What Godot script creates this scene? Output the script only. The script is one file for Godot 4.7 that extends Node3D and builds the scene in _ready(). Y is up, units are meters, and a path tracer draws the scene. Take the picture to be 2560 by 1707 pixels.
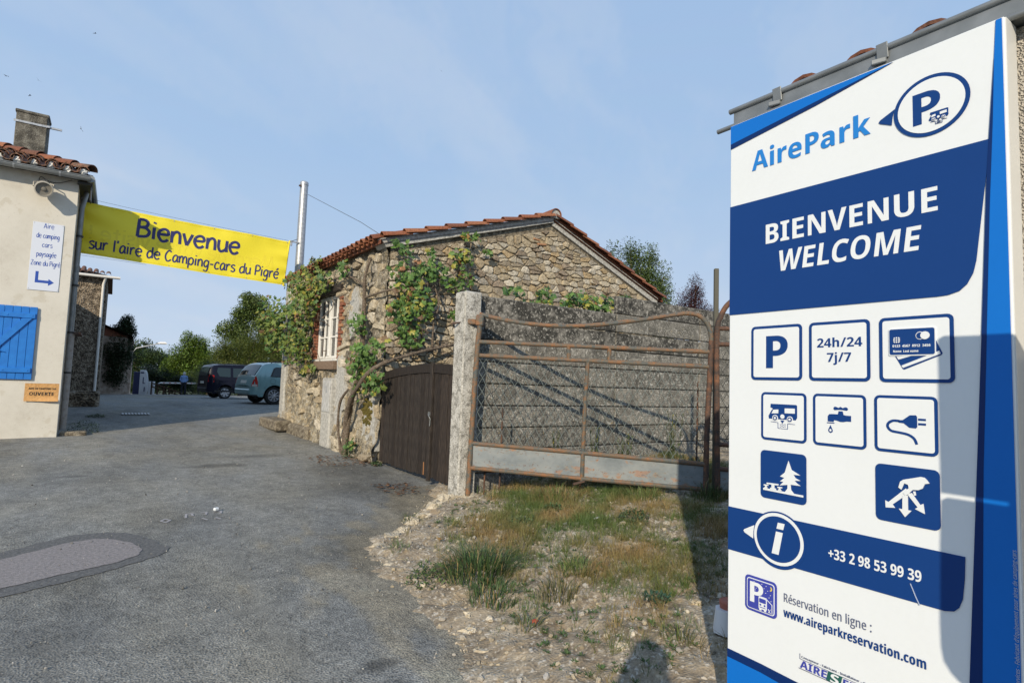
extends Node3D
# A village drive with a parking sign, an old stone barn, a rusty gate and a yellow banner.

var rng := RandomNumberGenerator.new()
var M := {}
var used_names := {}
var noise_a := FastNoiseLite.new()
var noise_b := FastNoiseLite.new()

# ---------------------------------------------------------------- mesh collecting
class MB:
	var v := PackedVector3Array()
	var n := PackedVector3Array()
	var t := PackedVector2Array()
	var t2 := PackedVector2Array()
	var c := PackedColorArray()
	var col := Color(1, 1, 1)
	var colored := false
	# a, b, c run counter-clockwise seen from outside
	func tri(a: Vector3, b: Vector3, d: Vector3) -> void:
		var nn := (b - a).cross(d - a)
		if nn.length_squared() < 1e-16:
			return
		nn = nn.normalized()
		v.append(a); v.append(d); v.append(b)
		n.append(nn); n.append(nn); n.append(nn)
		if colored:
			c.append(col); c.append(col); c.append(col)
	func quad(a: Vector3, b: Vector3, d: Vector3, e: Vector3) -> void:
		tri(a, b, d)
		tri(a, d, e)
	func stri(a: Vector3, b: Vector3, d: Vector3, na: Vector3, nb: Vector3, nd: Vector3) -> void:
		v.append(a); v.append(d); v.append(b)
		n.append(na); n.append(nd); n.append(nb)
		if colored:
			c.append(col); c.append(col); c.append(col)
	func squad(a: Vector3, b: Vector3, d: Vector3, e: Vector3, na: Vector3, nb: Vector3, nd: Vector3, ne: Vector3) -> void:
		stri(a, b, d, na, nb, nd)
		stri(a, d, e, na, nd, ne)
	func mesh() -> ArrayMesh:
		var m := ArrayMesh.new()
		var ar := []
		ar.resize(Mesh.ARRAY_MAX)
		ar[Mesh.ARRAY_VERTEX] = v
		ar[Mesh.ARRAY_NORMAL] = n
		if t.size() == v.size() and v.size() > 0:
			ar[Mesh.ARRAY_TEX_UV] = t
		if t2.size() == v.size() and v.size() > 0:
			ar[Mesh.ARRAY_TEX_UV2] = t2
		if colored:
			ar[Mesh.ARRAY_COLOR] = c
		m.add_surface_from_arrays(Mesh.PRIMITIVE_TRIANGLES, ar)
		return m

func box(mb: MB, xf: Transform3D, size: Vector3, bevel := 0.0) -> void:
	var h := size * 0.5
	var b: float = minf(bevel, minf(h.x, minf(h.y, h.z)) * 0.9)
	if b <= 0.0:
		var p := []
		for i in 8:
			p.append(xf * Vector3(h.x if i & 1 else -h.x, h.y if i & 2 else -h.y, h.z if i & 4 else -h.z))
		mb.quad(p[4], p[5], p[7], p[6]); mb.quad(p[1], p[0], p[2], p[3])
		mb.quad(p[5], p[1], p[3], p[7]); mb.quad(p[0], p[4], p[6], p[2])
		mb.quad(p[6], p[7], p[3], p[2]); mb.quad(p[0], p[1], p[5], p[4])
		return
	var k := h - Vector3(b, b, b)
	# per corner three points: pushed out along x, y, z
	var q := []
	for i in 8:
		var s := Vector3(1.0 if i & 1 else -1.0, 1.0 if i & 2 else -1.0, 1.0 if i & 4 else -1.0)
		q.append([xf * (Vector3(h.x, k.y, k.z) * s), xf * (Vector3(k.x, h.y, k.z) * s), xf * (Vector3(k.x, k.y, h.z) * s)])
	mb.quad(q[4][2], q[5][2], q[7][2], q[6][2]); mb.quad(q[1][2], q[0][2], q[2][2], q[3][2])
	mb.quad(q[5][0], q[1][0], q[3][0], q[7][0]); mb.quad(q[0][0], q[4][0], q[6][0], q[2][0])
	mb.quad(q[6][1], q[7][1], q[3][1], q[2][1]); mb.quad(q[0][1], q[1][1], q[5][1], q[4][1])
	# edges along z
	mb.quad(q[5][0], q[7][0], q[7][2], q[5][2]); mb.quad(q[6][0], q[4][0], q[4][2], q[6][2])
	mb.quad(q[3][0], q[1][0], q[1][2], q[3][2]); mb.quad(q[0][0], q[2][0], q[2][2], q[0][2])
	mb.quad(q[6][2], q[7][2], q[7][1], q[6][1]); mb.quad(q[5][2], q[4][2], q[4][1], q[5][1])
	mb.quad(q[3][2], q[2][2], q[2][1], q[3][1]); mb.quad(q[0][2], q[1][2], q[1][1], q[0][1])
	mb.quad(q[7][0], q[3][0], q[3][1], q[7][1]); mb.quad(q[1][0], q[5][0], q[5][1], q[1][1])
	mb.quad(q[2][0], q[6][0], q[6][1], q[2][1]); mb.quad(q[4][0], q[0][0], q[0][1], q[4][1])
	for i in 8:
		var flip: bool = ((i & 1) + ((i >> 1) & 1) + ((i >> 2) & 1)) % 2 == 0
		if flip:
			mb.tri(q[i][0], q[i][2], q[i][1])
		else:
			mb.tri(q[i][0], q[i][1], q[i][2])

func at(p: Vector3, yaw := 0.0, pitch := 0.0, roll := 0.0) -> Transform3D:
	return Transform3D(Basis.from_euler(Vector3(pitch, yaw, roll)), p)

func tube(mb: MB, pts: Array, r, sides := 8, caps := true) -> void:
	var rings := []
	var nr := []
	var prev := Vector3.ZERO
	for i in pts.size():
		var d: Vector3 = (pts[mini(i + 1, pts.size() - 1)] - pts[maxi(i - 1, 0)]).normalized()
		var side: Vector3
		if prev == Vector3.ZERO:
			side = d.cross(Vector3.UP if absf(d.y) < 0.9 else Vector3.RIGHT).normalized()
		else:
			side = (prev - d * prev.dot(d)).normalized()
		prev = side
		var up: Vector3 = d.cross(side)
		var rr: float = r[i] if r is Array else r
		var ring := []
		var ns := []
		for k in sides:
			var a := TAU * k / sides
			var o: Vector3 = side * cos(a) + up * sin(a)
			ring.append(pts[i] + o * rr)
			ns.append(o)
		rings.append(ring); nr.append(ns)
	for i in pts.size() - 1:
		for k in sides:
			var k2 := (k + 1) % sides
			mb.squad(rings[i][k], rings[i][k2], rings[i + 1][k2], rings[i + 1][k], nr[i][k], nr[i][k2], nr[i + 1][k2], nr[i + 1][k])
	if caps:
		for k in range(1, sides - 1):
			mb.tri(rings[0][0], rings[0][k + 1], rings[0][k])
			var L: Array = rings[rings.size() - 1]
			mb.tri(L[0], L[k], L[k + 1])

# lathe round local y: profile of (radius, height)
func lathe(mb: MB, xf: Transform3D, prof: Array, seg := 16) -> void:
	for i in prof.size() - 1:
		var p: Vector2 = prof[i]
		var q: Vector2 = prof[i + 1]
		var nn := Vector2(q.y - p.y, -(q.x - p.x)).normalized()
		for k in seg:
			var a := TAU * k / seg
			var b := TAU * (k + 1) / seg
			var ca := Vector3(cos(a), 0, -sin(a))
			var cb := Vector3(cos(b), 0, -sin(b))
			var na := (xf.basis * (ca * nn.x + Vector3.UP * nn.y)).normalized()
			var nb := (xf.basis * (cb * nn.x + Vector3.UP * nn.y)).normalized()
			var A: Vector3 = xf * (ca * p.x + Vector3.UP * p.y)
			var B: Vector3 = xf * (cb * p.x + Vector3.UP * p.y)
			var D: Vector3 = xf * (cb * q.x + Vector3.UP * q.y)
			var E: Vector3 = xf * (ca * q.x + Vector3.UP * q.y)
			if p.x > 1e-5:
				mb.stri(A, B, D, na, nb, nb)
			if q.x > 1e-5:
				mb.stri(A, D, E, na, nb, na)

# a polygon in local xy (any winding) with thickness along z from z0 to z1
func prism(mb: MB, xf: Transform3D, poly_in: PackedVector2Array, z0: float, z1: float) -> void:
	var poly := poly_in
	if Geometry2D.is_polygon_clockwise(poly):
		poly = poly.duplicate(); poly.reverse()
	var ix := Geometry2D.triangulate_polygon(poly)
	for i in range(0, ix.size(), 3):
		var a := poly[ix[i]]
		var b := poly[ix[i + 1]]
		var d := poly[ix[i + 2]]
		if (b - a).cross(d - a) < 0.0:
			var w := b; b = d; d = w
		mb.tri(xf * Vector3(a.x, a.y, z1), xf * Vector3(b.x, b.y, z1), xf * Vector3(d.x, d.y, z1))
		if z1 - z0 > 1e-5:
			mb.tri(xf * Vector3(a.x, a.y, z0), xf * Vector3(d.x, d.y, z0), xf * Vector3(b.x, b.y, z0))
	if z1 - z0 > 1e-5:
		for i in poly.size():
			var a := poly[i]
			var b := poly[(i + 1) % poly.size()]
			mb.quad(xf * Vector3(a.x, a.y, z0), xf * Vector3(b.x, b.y, z0), xf * Vector3(b.x, b.y, z1), xf * Vector3(a.x, a.y, z1))

func round_rect(x0: float, y0: float, x1: float, y1: float, r: float, seg := 4) -> PackedVector2Array:
	var p := PackedVector2Array()
	for cnr in [[x1 - r, y1 - r, 0.0], [x0 + r, y1 - r, 0.5], [x0 + r, y0 + r, 1.0], [x1 - r, y0 + r, 1.5]]:
		for k in seg + 1:
			var a: float = PI * cnr[2] + PI * 0.5 * k / seg
			p.append(Vector2(cnr[0] + r * cos(a), cnr[1] + r * sin(a)))
	return p

func add_mesh(m: Mesh, called: String, mat_: Material, parent: Node) -> MeshInstance3D:
	var o := MeshInstance3D.new()
	o.name = called
	o.mesh = m
	o.material_override = mat_
	parent.add_child(o, true)
	return o

func part(mb: MB, called: String, mat_: Material, parent: Node) -> MeshInstance3D:
	return add_mesh(mb.mesh(), called, mat_, parent)

func numbered(called: String) -> String:
	if not used_names.has(called):
		used_names[called] = 0
		return called
	used_names[called] += 1
	return "%s_%03d" % [called, used_names[called]]

func tag(o: Node, label: String, category: String, group := "") -> void:
	o.set_meta("label", label)
	o.set_meta("category", category)
	if group:
		o.set_meta("group", group)

func thing(called: String, label: String, category: String, p := Vector3.ZERO, yaw := 0.0, group := "") -> Node3D:
	var o := Node3D.new()
	o.name = numbered(called)
	add_child(o)
	o.position = p
	o.rotation.y = yaw
	tag(o, label, category, group)
	return o

func one(mb: MB, called: String, mat_: Material, label: String, category: String, group := "") -> MeshInstance3D:
	var o := part(mb, numbered(called), mat_, self)
	tag(o, label, category, group)
	return o

func struct(mb: MB, called: String, mat_: Material) -> MeshInstance3D:
	var o := part(mb, numbered(called), mat_, self)
	o.set_meta("kind", "structure")
	return o

func copies(mesh_: Mesh, xfs: Array, cols: Array, called: String, mat_: Material, parent: Node) -> MultiMeshInstance3D:
	var mm := MultiMesh.new()
	mm.transform_format = MultiMesh.TRANSFORM_3D
	mm.use_colors = cols.size() > 0
	mm.mesh = mesh_
	mm.instance_count = xfs.size()
	for i in xfs.size():
		mm.set_instance_transform(i, xfs[i])
		if cols.size():
			mm.set_instance_color(i, cols[i])
	var o := MultiMeshInstance3D.new()
	o.name = called
	o.multimesh = mm
	o.material_override = mat_
	parent.add_child(o, true)
	return o

func rr(a: float, b: float) -> float:
	return rng.randf_range(a, b)

func rand_dir() -> Vector3:
	var z := rr(-1, 1)
	var a := rr(0, TAU)
	var q := sqrt(1.0 - z * z)
	return Vector3(q * cos(a), z, q * sin(a))

# ---------------------------------------------------------------- materials
func lin(r: float, g: float, b: float, a := 1.0) -> Color:
	var c := Color(r, g, b).linear_to_srgb()
	c.a = a
	return c

func ntex(freq: float, stops: Array, size := 512, kind := FastNoiseLite.TYPE_SIMPLEX_SMOOTH, octaves := 4, sd := 1) -> NoiseTexture2D:
	var f := FastNoiseLite.new()
	f.noise_type = kind
	f.frequency = freq
	f.fractal_octaves = octaves
	f.seed = sd
	if kind == FastNoiseLite.TYPE_CELLULAR:
		f.cellular_return_type = FastNoiseLite.RETURN_CELL_VALUE
		f.fractal_type = FastNoiseLite.FRACTAL_NONE if octaves <= 1 else FastNoiseLite.FRACTAL_FBM
	var t := NoiseTexture2D.new()
	t.width = size
	t.height = size
	t.seamless = true
	t.seamless_blend_skirt = 0.15
	t.noise = f
	var g := Gradient.new()
	var off := PackedFloat32Array()
	var cc := PackedColorArray()
	for s in stops:
		off.append(s[0])
		cc.append(s[1])
	g.offsets = off
	g.colors = cc
	t.color_ramp = g
	return t

func grey_tex(freq: float, size := 512, kind := FastNoiseLite.TYPE_SIMPLEX_SMOOTH, octaves := 4, sd := 1) -> NoiseTexture2D:
	return ntex(freq, [[0.0, Color(0, 0, 0)], [1.0, Color(1, 1, 1)]], size, kind, octaves, sd)

func mat(color: Color, rough := 0.8, tex: Texture2D = null, metres := 1.0, bump: Texture2D = null, bump_cm := 0.0, metal := 0.0) -> StandardMaterial3D:
	var m := StandardMaterial3D.new()
	m.albedo_color = color
	m.roughness = rough
	m.metallic = metal
	if tex:
		m.albedo_texture = tex
	if bump:
		m.heightmap_enabled = true
		m.heightmap_texture = bump
		m.heightmap_scale = bump_cm
	if tex or bump:
		m.uv1_triplanar = true
		m.uv1_world_triplanar = true
		m.uv1_scale = Vector3.ONE / metres
	return m

# layered pattern: weighted noises -> colour ramp, then speckles of other matter on top; returns [colour, relief]
func layer(freq: float, octaves: int, sd: int, size: int, kind := FastNoiseLite.TYPE_SIMPLEX_SMOOTH) -> PackedByteArray:
	var f := FastNoiseLite.new()
	f.noise_type = kind
	f.frequency = freq
	f.fractal_octaves = octaves
	f.fractal_gain = 0.55
	f.seed = sd
	return f.get_seamless_image(size, size, false, false, 0.12, true).get_data()

func compose(size: int, base: Array, stops: Array, spots := [], contrast := 1.6) -> Array:
	var L := []
	for b in base:
		L.append(layer(b[0], b[1], b[2], size))
	var g := Gradient.new()
	var off := PackedFloat32Array()
	var cc := PackedColorArray()
	for e in stops:
		off.append(e[0])
		cc.append(e[1])
	g.offsets = off
	g.colors = cc
	var lr := PackedInt32Array()
	var lg := PackedInt32Array()
	var lb := PackedInt32Array()
	for i in 256:
		var c := g.sample(i / 255.0)
		lr.append(int(c.r8)); lg.append(int(c.g8)); lb.append(int(c.b8))
	var n := size * size
	var val := PackedFloat32Array()
	val.resize(n)
	for k in L.size():
		var w: float = base[k][3]
		var src: PackedByteArray = L[k]
		for i in n:
			val[i] += w * (src[i] - 127.5)
	var out := PackedByteArray()
	out.resize(n * 3)
	var hgt := PackedByteArray()
	hgt.resize(n)
	for i in n:
		var v := clampi(int(127.5 + contrast * val[i]), 0, 255)
		hgt[i] = v
		out[i * 3] = lr[v]
		out[i * 3 + 1] = lg[v]
		out[i * 3 + 2] = lb[v]
	for s in spots:
		var src := layer(s[0], s[1], s[2], size)
		var c: Color = s[5]
		var lut := PackedFloat32Array()
		for i in 256:
			lut.append(smoothstep(s[3], s[4], i / 255.0) * s[6])
		var r8 := c.r8
		var g8 := c.g8
		var b8 := c.b8
		for i in n:
			var a := lut[src[i]]
			if a > 0.0:
				out[i * 3] += int((r8 - out[i * 3]) * a)
				out[i * 3 + 1] += int((g8 - out[i * 3 + 1]) * a)
				out[i * 3 + 2] += int((b8 - out[i * 3 + 2]) * a)
	return [ImageTexture.create_from_image(Image.create_from_data(size, size, false, Image.FORMAT_RGB8, out)), ImageTexture.create_from_image(Image.create_from_data(size, size, false, Image.FORMAT_L8, hgt))]

# stains of the drive, laid over the whole of it once: oil, damp, dust, old repairs
func drive_stains() -> ImageTexture:
	var n := 1024
	var a := layer(.006, 5, 91, n)
	var b := layer(.03, 4, 92, n)
	var c := layer(.012, 3, 93, n)
	var spots := [[1.33, -3.1, .13, .08, .55], [1.30, -2.85, .14, .09, .6], [-.3, -9.6, .2, .09, .4], [1.45, -9.9, .5, .22, .5], [2.1, -10.7, .6, .25, .4], [2.9, -7.6, .9, .7, .3], [3.2, -8.9, .6, .8, .35], [.8, -6.7, .5, .2, .2], [-1.2, -8.2, .6, .25, .3]]
	var val := PackedFloat32Array()
	val.resize(n * n)
	for k in n * n:
		val[k] = .88 + .0022 * (a[k] - 127) + .0013 * (b[k] - 127)
	for s in spots:
		var i0 := clampi(int((s[0] - 1.5 * s[2] + 8.0) / 16.0 * n), 0, n - 1)
		var i1 := clampi(int((s[0] + 1.5 * s[2] + 8.0) / 16.0 * n), 0, n - 1)
		var j0 := clampi(int((s[1] - 1.5 * s[3] + 26.0) / 32.0 * n), 0, n - 1)
		var j1 := clampi(int((s[1] + 1.5 * s[3] + 26.0) / 32.0 * n), 0, n - 1)
		for j in range(j0, j1 + 1):
			for i in range(i0, i1 + 1):
				var dx: float = (-8.0 + 16.0 * (i + .5) / n - s[0]) / s[2]
				var dz: float = (-26.0 + 32.0 * (j + .5) / n - s[1]) / s[3]
				var k := j * n + i
				val[k] *= 1.0 - s[4] * clampf(1.15 - dx * dx - dz * dz + .7 * (b[k] - 127) / 127.0, 0.0, 1.0)
	# tan dust trodden off the bank, in patches
	var dust := PackedFloat32Array()
	dust.resize(n * n)
	for j in range(int(18.6 / 32.0 * n), int(25.2 / 32.0 * n)):
		for i in range(int(8.6 / 16.0 * n), int(11.9 / 16.0 * n)):
			var k := j * n + i
			var d := bank_in(-8.0 + 16.0 * (i + .5) / n, -26.0 + 32.0 * (j + .5) / n)
			if d > -1.1:
				dust[k] = .75 * smoothstep(.42, .62, (b[k] * .6 + c[k] * .4) / 255.0 + .30 + d * .5)
	var gam := PackedByteArray()
	for i in 1025:
		gam.append(Color(i / 1024.0, 0, 0).linear_to_srgb().r8)
	var out := PackedByteArray()
	out.resize(n * n * 3)
	for k in n * n:
		var v := clampf(val[k], .3, 1.0) * 1024.0
		var warm := clampf(.5 + .007 * (c[k] - 127), 0.0, 1.0)
		var du := dust[k]
		out[k * 3] = gam[mini(1024, int(v * (.93 + .07 * warm) * (1.0 + .16 * du)))]
		out[k * 3 + 1] = gam[mini(1024, int(v * (.97 + .015 * warm) * (1.0 + .02 * du)))]
		out[k * 3 + 2] = gam[int(v * (1.0 - .09 * warm) * (1.0 - .2 * du))]
	return ImageTexture.create_from_image(Image.create_from_data(n, n, false, Image.FORMAT_RGB8, out))

func mat2(pair: Array, rough: float, metres: float, bump_cm: float, tint := Color(1, 1, 1)) -> StandardMaterial3D:
	return mat(tint, rough, pair[0], metres, pair[1], bump_cm)

func make_materials() -> void:
	var W := Color(1, 1, 1)
	var bump_fine := grey_tex(0.06, 512, FastNoiseLite.TYPE_SIMPLEX_SMOOTH, 4, 5)
	var bump_mid: Texture2D = null
	# asphalt: pale worn aggregate
	var asp := compose(512, [[.22, 2, 11, .8], [.06, 3, 12, .35], [.012, 3, 10, .25]], [[0.0, lin(.06, .06, .057)], [0.25, lin(.15, .148, .139)], [0.5, lin(.24, .235, .219)], [0.75, lin(.33, .322, .298)], [1.0, lin(.56, .54, .49)]], [[.16, 2, 13, .80, .87, lin(.56, .52, .45), .7], [.15, 2, 14, .80, .87, lin(.05, .05, .05), .6]], 1.25)
	var a := mat(W, 0.93)
	a.albedo_texture = asp[0]
	a.heightmap_enabled = true
	a.heightmap_texture = asp[1]
	a.heightmap_scale = 0.7
	a.detail_enabled = true
	a.detail_albedo = drive_stains()
	a.detail_blend_mode = BaseMaterial3D.BLEND_MODE_MUL
	a.detail_uv_layer = BaseMaterial3D.DETAIL_UV_2
	M.asphalt = a
	var pink := compose(512, [[.3, 2, 15, .7], [.05, 3, 16, .35]], [[0.0, lin(.12, .11, .11)], [0.5, lin(.245, .225, .222)], [1.0, lin(.42, .385, .37)]])
	M.patch = mat2(pink, 0.95, 0.9, 0.5)
	var dk := compose(512, [[.3, 2, 17, .6], [.05, 3, 18, .4]], [[0.0, lin(.05, .051, .052)], [0.5, lin(.115, .116, .115)], [1.0, lin(.24, .237, .228)]])
	M.tar = mat2(dk, 0.9, 0.9, 0.4)
	var soil := compose(512, [[.008, 4, 19, .5], [.05, 4, 20, .4], [.25, 2, 21, .35]], [[0.0, lin(.10, .077, .053)], [0.3, lin(.205, .165, .115)], [0.5, lin(.285, .235, .168)], [0.7, lin(.36, .305, .225)], [1.0, lin(.50, .445, .355)]], [[.09, 3, 22, .66, .74, lin(.64, .6, .52), .8], [.13, 2, 23, .72, .8, lin(.16, .13, .10), .7], [.02, 3, 24, .60, .75, lin(.42, .29, .15), .45]], 1.5)
	M.soil = mat2(soil, 0.97, 2.3, 1.6)
	M.field = mat(lin(.06, .085, .03), 1.0, ntex(0.03, [[0.0, lin(.5, .5, .4)], [1.0, lin(1, 1, .9)]], 256), 6.0)
	# walls
	var cream := ntex(0.012, [[0.0, lin(.60, .56, .47)], [1.0, lin(.7, .7, .6)]], 16)
	cream = null
	var crm := compose(512, [[.006, 4, 21, .4], [.05, 3, 22, .2], [.25, 2, 25, .2]], [[0.0, lin(.46, .43, .365)], [0.4, lin(.575, .55, .485)], [0.6, lin(.605, .58, .515)], [1.0, lin(.655, .635, .575)]], [[.012, 5, 23, .70, .82, lin(.43, .385, .30), .35], [.15, 2, 24, .84, .88, lin(.3, .28, .24), .4]], 1.2)
	M.cream = mat2(crm, 0.9, 3.4, 0.35)
	M.roughcast = mat(W, 0.95, ntex(0.1, [[0.0, lin(.33, .30, .255)], [0.5, lin(.50, .465, .40)], [1.0, lin(.62, .585, .52)]], 512, FastNoiseLite.TYPE_SIMPLEX, 4, 22), 0.55, grey_tex(0.1, 512, FastNoiseLite.TYPE_SIMPLEX, 4, 22), 1.2)
	var mor := compose(512, [[.02, 4, 31, .5], [.12, 3, 32, .5]], [[0.0, lin(.05, .04, .028)], [0.4, lin(.15, .125, .09)], [0.65, lin(.27, .235, .175)], [1.0, lin(.45, .41, .33)]])
	M.mortar = mat2(mor, 0.97, 1.4, 2.5)
	var ren := compose(512, [[.006, 4, 33, .5], [.03, 4, 34, .45], [.12, 3, 35, .35]], [[0.0, lin(.04, .034, .025)], [0.25, lin(.125, .107, .078)], [0.45, lin(.235, .205, .152)], [0.6, lin(.34, .30, .222)], [0.8, lin(.44, .40, .315)], [1.0, lin(.62, .58, .505)]], [[.02, 4, 36, .58, .72, lin(.55, .42, .22), .5], [.035, 4, 37, .62, .74, lin(.58, .565, .52), .6], [.05, 3, 38, .70, .8, lin(.07, .065, .05), .7]], 1.6)
	M.rubble = mat2(ren, 0.97, 2.2, 6.0)
	var sn := compose(512, [[.02, 4, 39, .5], [.10, 3, 40, .5]], [[0.0, lin(.34, .30, .25)], [0.35, lin(.78, .75, .70)], [0.6, lin(1.0, .99, .96)], [1.0, lin(1.0, 1.0, 1.0)]], [[.06, 3, 41, .70, .8, lin(.28, .25, .2), .7], [.05, 3, 42, .72, .82, lin(1, 1, .98), .8]])
	var stone_noise: Texture2D = sn[0]
	bump_mid = sn[1]
	var stone_cols := [[.42, .36, .26], [.36, .30, .21], [.47, .42, .33], [.31, .265, .20], [.40, .31, .19], [.50, .46, .385], [.27, .22, .17], [.34, .315, .27]]
	for i in stone_cols.size():
		var s: Array = stone_cols[i]
		var m := mat(lin(s[0] * 1.22, s[1] * 1.22, s[2] * 1.22), 0.95, stone_noise, 0.8 + 0.13 * i, bump_mid, 2.2)
		m.uv1_offset = Vector3(i * 0.37, i * 0.21, i * 0.13)
		M["stone%d" % i] = m
	var sv := mat(W, 0.95, stone_noise, 0.9, bump_mid, 2.2)
	sv.vertex_color_use_as_albedo = true
	M.stone_v = sv
	M.cement = mat(W, 0.95, ntex(0.03, [[0.0, lin(.25, .245, .225)], [0.5, lin(.40, .395, .37)], [1.0, lin(.52, .515, .48)]], 512, FastNoiseLite.TYPE_SIMPLEX, 5, 26), 1.4, bump_fine, 0.6)
	# concrete slabs grown over with pale lichen and dark algae
	var slabs := []
	slabs.append(compose(512, [[.008, 4, 51, .45], [.05, 3, 52, .4], [.2, 2, 53, .3]], [[0.0, lin(.075, .073, .065)], [0.4, lin(.155, .151, .134)], [0.6, lin(.215, .208, .187)], [1.0, lin(.35, .337, .305)]], [[.13, 3, 54, .60, .72, lin(.58, .57, .53), .75], [.045, 4, 55, .70, .76, lin(.64, .63, .60), .7], [.01, 5, 56, .55, .8, lin(.08, .078, .07), .5], [.05, 3, 49, .82, .86, lin(.42, .32, .15), .8]], 1.5))
	slabs.append(compose(512, [[.008, 4, 57, .5], [.05, 3, 58, .4], [.2, 2, 59, .3]], [[0.0, lin(.06, .058, .052)], [0.4, lin(.125, .122, .108)], [0.6, lin(.18, .174, .156)], [1.0, lin(.31, .30, .27)]], [[.12, 3, 60, .58, .70, lin(.56, .55, .51), .75], [.04, 4, 61, .70, .76, lin(.64, .63, .6), .75], [.01, 5, 62, .55, .8, lin(.07, .068, .06), .5]], 1.5))
	slabs.append(compose(512, [[.01, 4, 63, .5], [.04, 4, 64, .5], [.2, 2, 65, .25]], [[0.0, lin(.022, .022, .02)], [0.45, lin(.06, .059, .053)], [0.62, lin(.125, .122, .11)], [1.0, lin(.30, .29, .265)]], [[.10, 3, 66, .70, .78, lin(.56, .55, .51), .8], [.04, 3, 67, .76, .8, lin(.5, .49, .45), .7]], 1.6))
	for i in 4:
		var m := mat2(slabs[[0, 1, 0, 2][i]], 0.96, 1.9 + 0.25 * i, 0.3, lin(.84, .82, .79))
		m.uv1_offset = Vector3(i * 0.41, i * 0.3, 0)
		M["slab%d" % i] = m
	var pc := compose(512, [[.015, 4, 68, .5], [.08, 3, 69, .5]], [[0.0, lin(.13, .125, .11)], [0.4, lin(.31, .30, .265)], [0.6, lin(.42, .41, .37)], [1.0, lin(.58, .57, .53)]], [[.14, 3, 70, .56, .70, lin(.70, .69, .66), .75], [.02, 5, 71, .60, .8, lin(.13, .125, .11), .55]])
	M.post_concrete = mat2(pc, 0.96, 1.2, 0.6)
	# rust and old paint
	var ru := compose(512, [[.012, 4, 72, .6], [.07, 3, 73, .4]], [[0.0, lin(.05, .072, .085)], [0.33, lin(.085, .098, .096)], [0.5, lin(.13, .105, .07)], [0.64, lin(.20, .105, .052)], [0.82, lin(.28, .12, .048)], [1.0, lin(.15, .065, .032)]], [[.1, 3, 74, .7, .8, lin(.06, .035, .022), .6]], 1.5)
	M.rust = mat2(ru, 0.75, 0.9, 0.15)
	var ru2 := compose(512, [[.012, 4, 75, .6], [.07, 3, 76, .4]], [[0.0, lin(.03, .03, .032)], [0.45, lin(.075, .045, .033)], [0.7, lin(.14, .068, .04)], [1.0, lin(.22, .10, .05)]])
	M.rust_dark = mat2(ru2, 0.8, 0.8, 0.15)
	var sh := compose(512, [[.006, 3, 77, .6], [.05, 3, 78, .3]], [[0.0, lin(.12, .145, .16)], [0.5, lin(.215, .24, .25)], [1.0, lin(.30, .30, .28)]], [[.014, 5, 79, .72, .80, lin(.34, .13, .04), .9], [.02, 4, 80, .66, .8, lin(.25, .19, .12), .4], [.06, 3, 81, .74, .8, lin(.12, .05, .03), .8]])
	M.sheet = mat2(sh, 0.7, 1.7, 0.1)
	M.wire = mat(lin(.20, .235, .225), 0.6, null, 1, null, 0, 0.4)
	M.wire_dark = mat(lin(.07, .075, .07), 0.7, null, 1, null, 0, 0.3)
	M.zinc = mat(W, 0.5, ntex(0.02, [[0.0, lin(.19, .205, .21)], [1.0, lin(.29, .305, .31)]], 256, FastNoiseLite.TYPE_SIMPLEX, 4, 45), 0.9, null, 0, 0.55)
	M.galv = mat(W, 0.45, ntex(0.05, [[0.0, lin(.36, .375, .39)], [1.0, lin(.5, .515, .53)]], 256, FastNoiseLite.TYPE_CELLULAR, 1, 46), 0.4, null, 0, 0.6)
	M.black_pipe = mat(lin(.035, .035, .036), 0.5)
	M.grey_pipe = mat(W, 0.7, ntex(0.02, [[0.0, lin(.17, .12, .09)], [0.3, lin(.27, .26, .25)], [1.0, lin(.36, .36, .355)]], 256, FastNoiseLite.TYPE_SIMPLEX, 4, 47), 0.8)
	M.white_pipe = mat(lin(.66, .64, .59), 0.5)
	# wood
	var wd := ntex(0.02, [[0.0, lin(.012, .009, .007)], [0.4, lin(.032, .023, .018)], [0.7, lin(.062, .045, .034)], [1.0, lin(.12, .09, .07)]], 512, FastNoiseLite.TYPE_SIMPLEX, 5, 51)
	for i in 3:
		var m := mat(lin([.72, .42, .62][i], [.70, .40, .65][i], [.68, .39, .68][i]), 0.8, wd, 1.0, bump_fine, 0.2)
		m.uv1_scale = Vector3(5.0, 0.45, 5.0)
		m.uv1_offset = Vector3(0.3 * i, 0.27 * i, 0.4 * i)
		M["wood%d" % i] = m
	M.raw_wood = mat(lin(.30, .14, .055), 0.8)
	var rw := ntex(0.02, [[0.0, lin(.12, .08, .055)], [1.0, lin(.26, .19, .14)]], 256, FastNoiseLite.TYPE_SIMPLEX, 4, 52)
	M.sill_wood = mat(W, 0.85, rw, 0.3)
	M.rail_wood = mat(lin(.30, .21, .12), 0.85, rw, 0.5)
	M.post_wood = mat(lin(.10, .098, .078), 0.9)
	M.blue_paint = mat(W, 0.42, ntex(0.02, [[0.0, lin(.011, .145, .50)], [1.0, lin(.017, .19, .60)]], 256, FastNoiseLite.TYPE_SIMPLEX, 4, 53), 1.0, bump_fine, 0.06)
	M.white_paint = mat(W, 0.55, ntex(0.02, [[0.0, lin(.66, .65, .61)], [1.0, lin(.80, .79, .76)]], 256, FastNoiseLite.TYPE_SIMPLEX, 4, 54), 0.6)
	M.cabinet = mat(W, 0.8, ntex(0.03, [[0.0, lin(.24, .24, .23)], [0.5, lin(.44, .445, .44)], [1.0, lin(.62, .62, .61)]], 256, FastNoiseLite.TYPE_SIMPLEX, 5, 55), 0.5)
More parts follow.
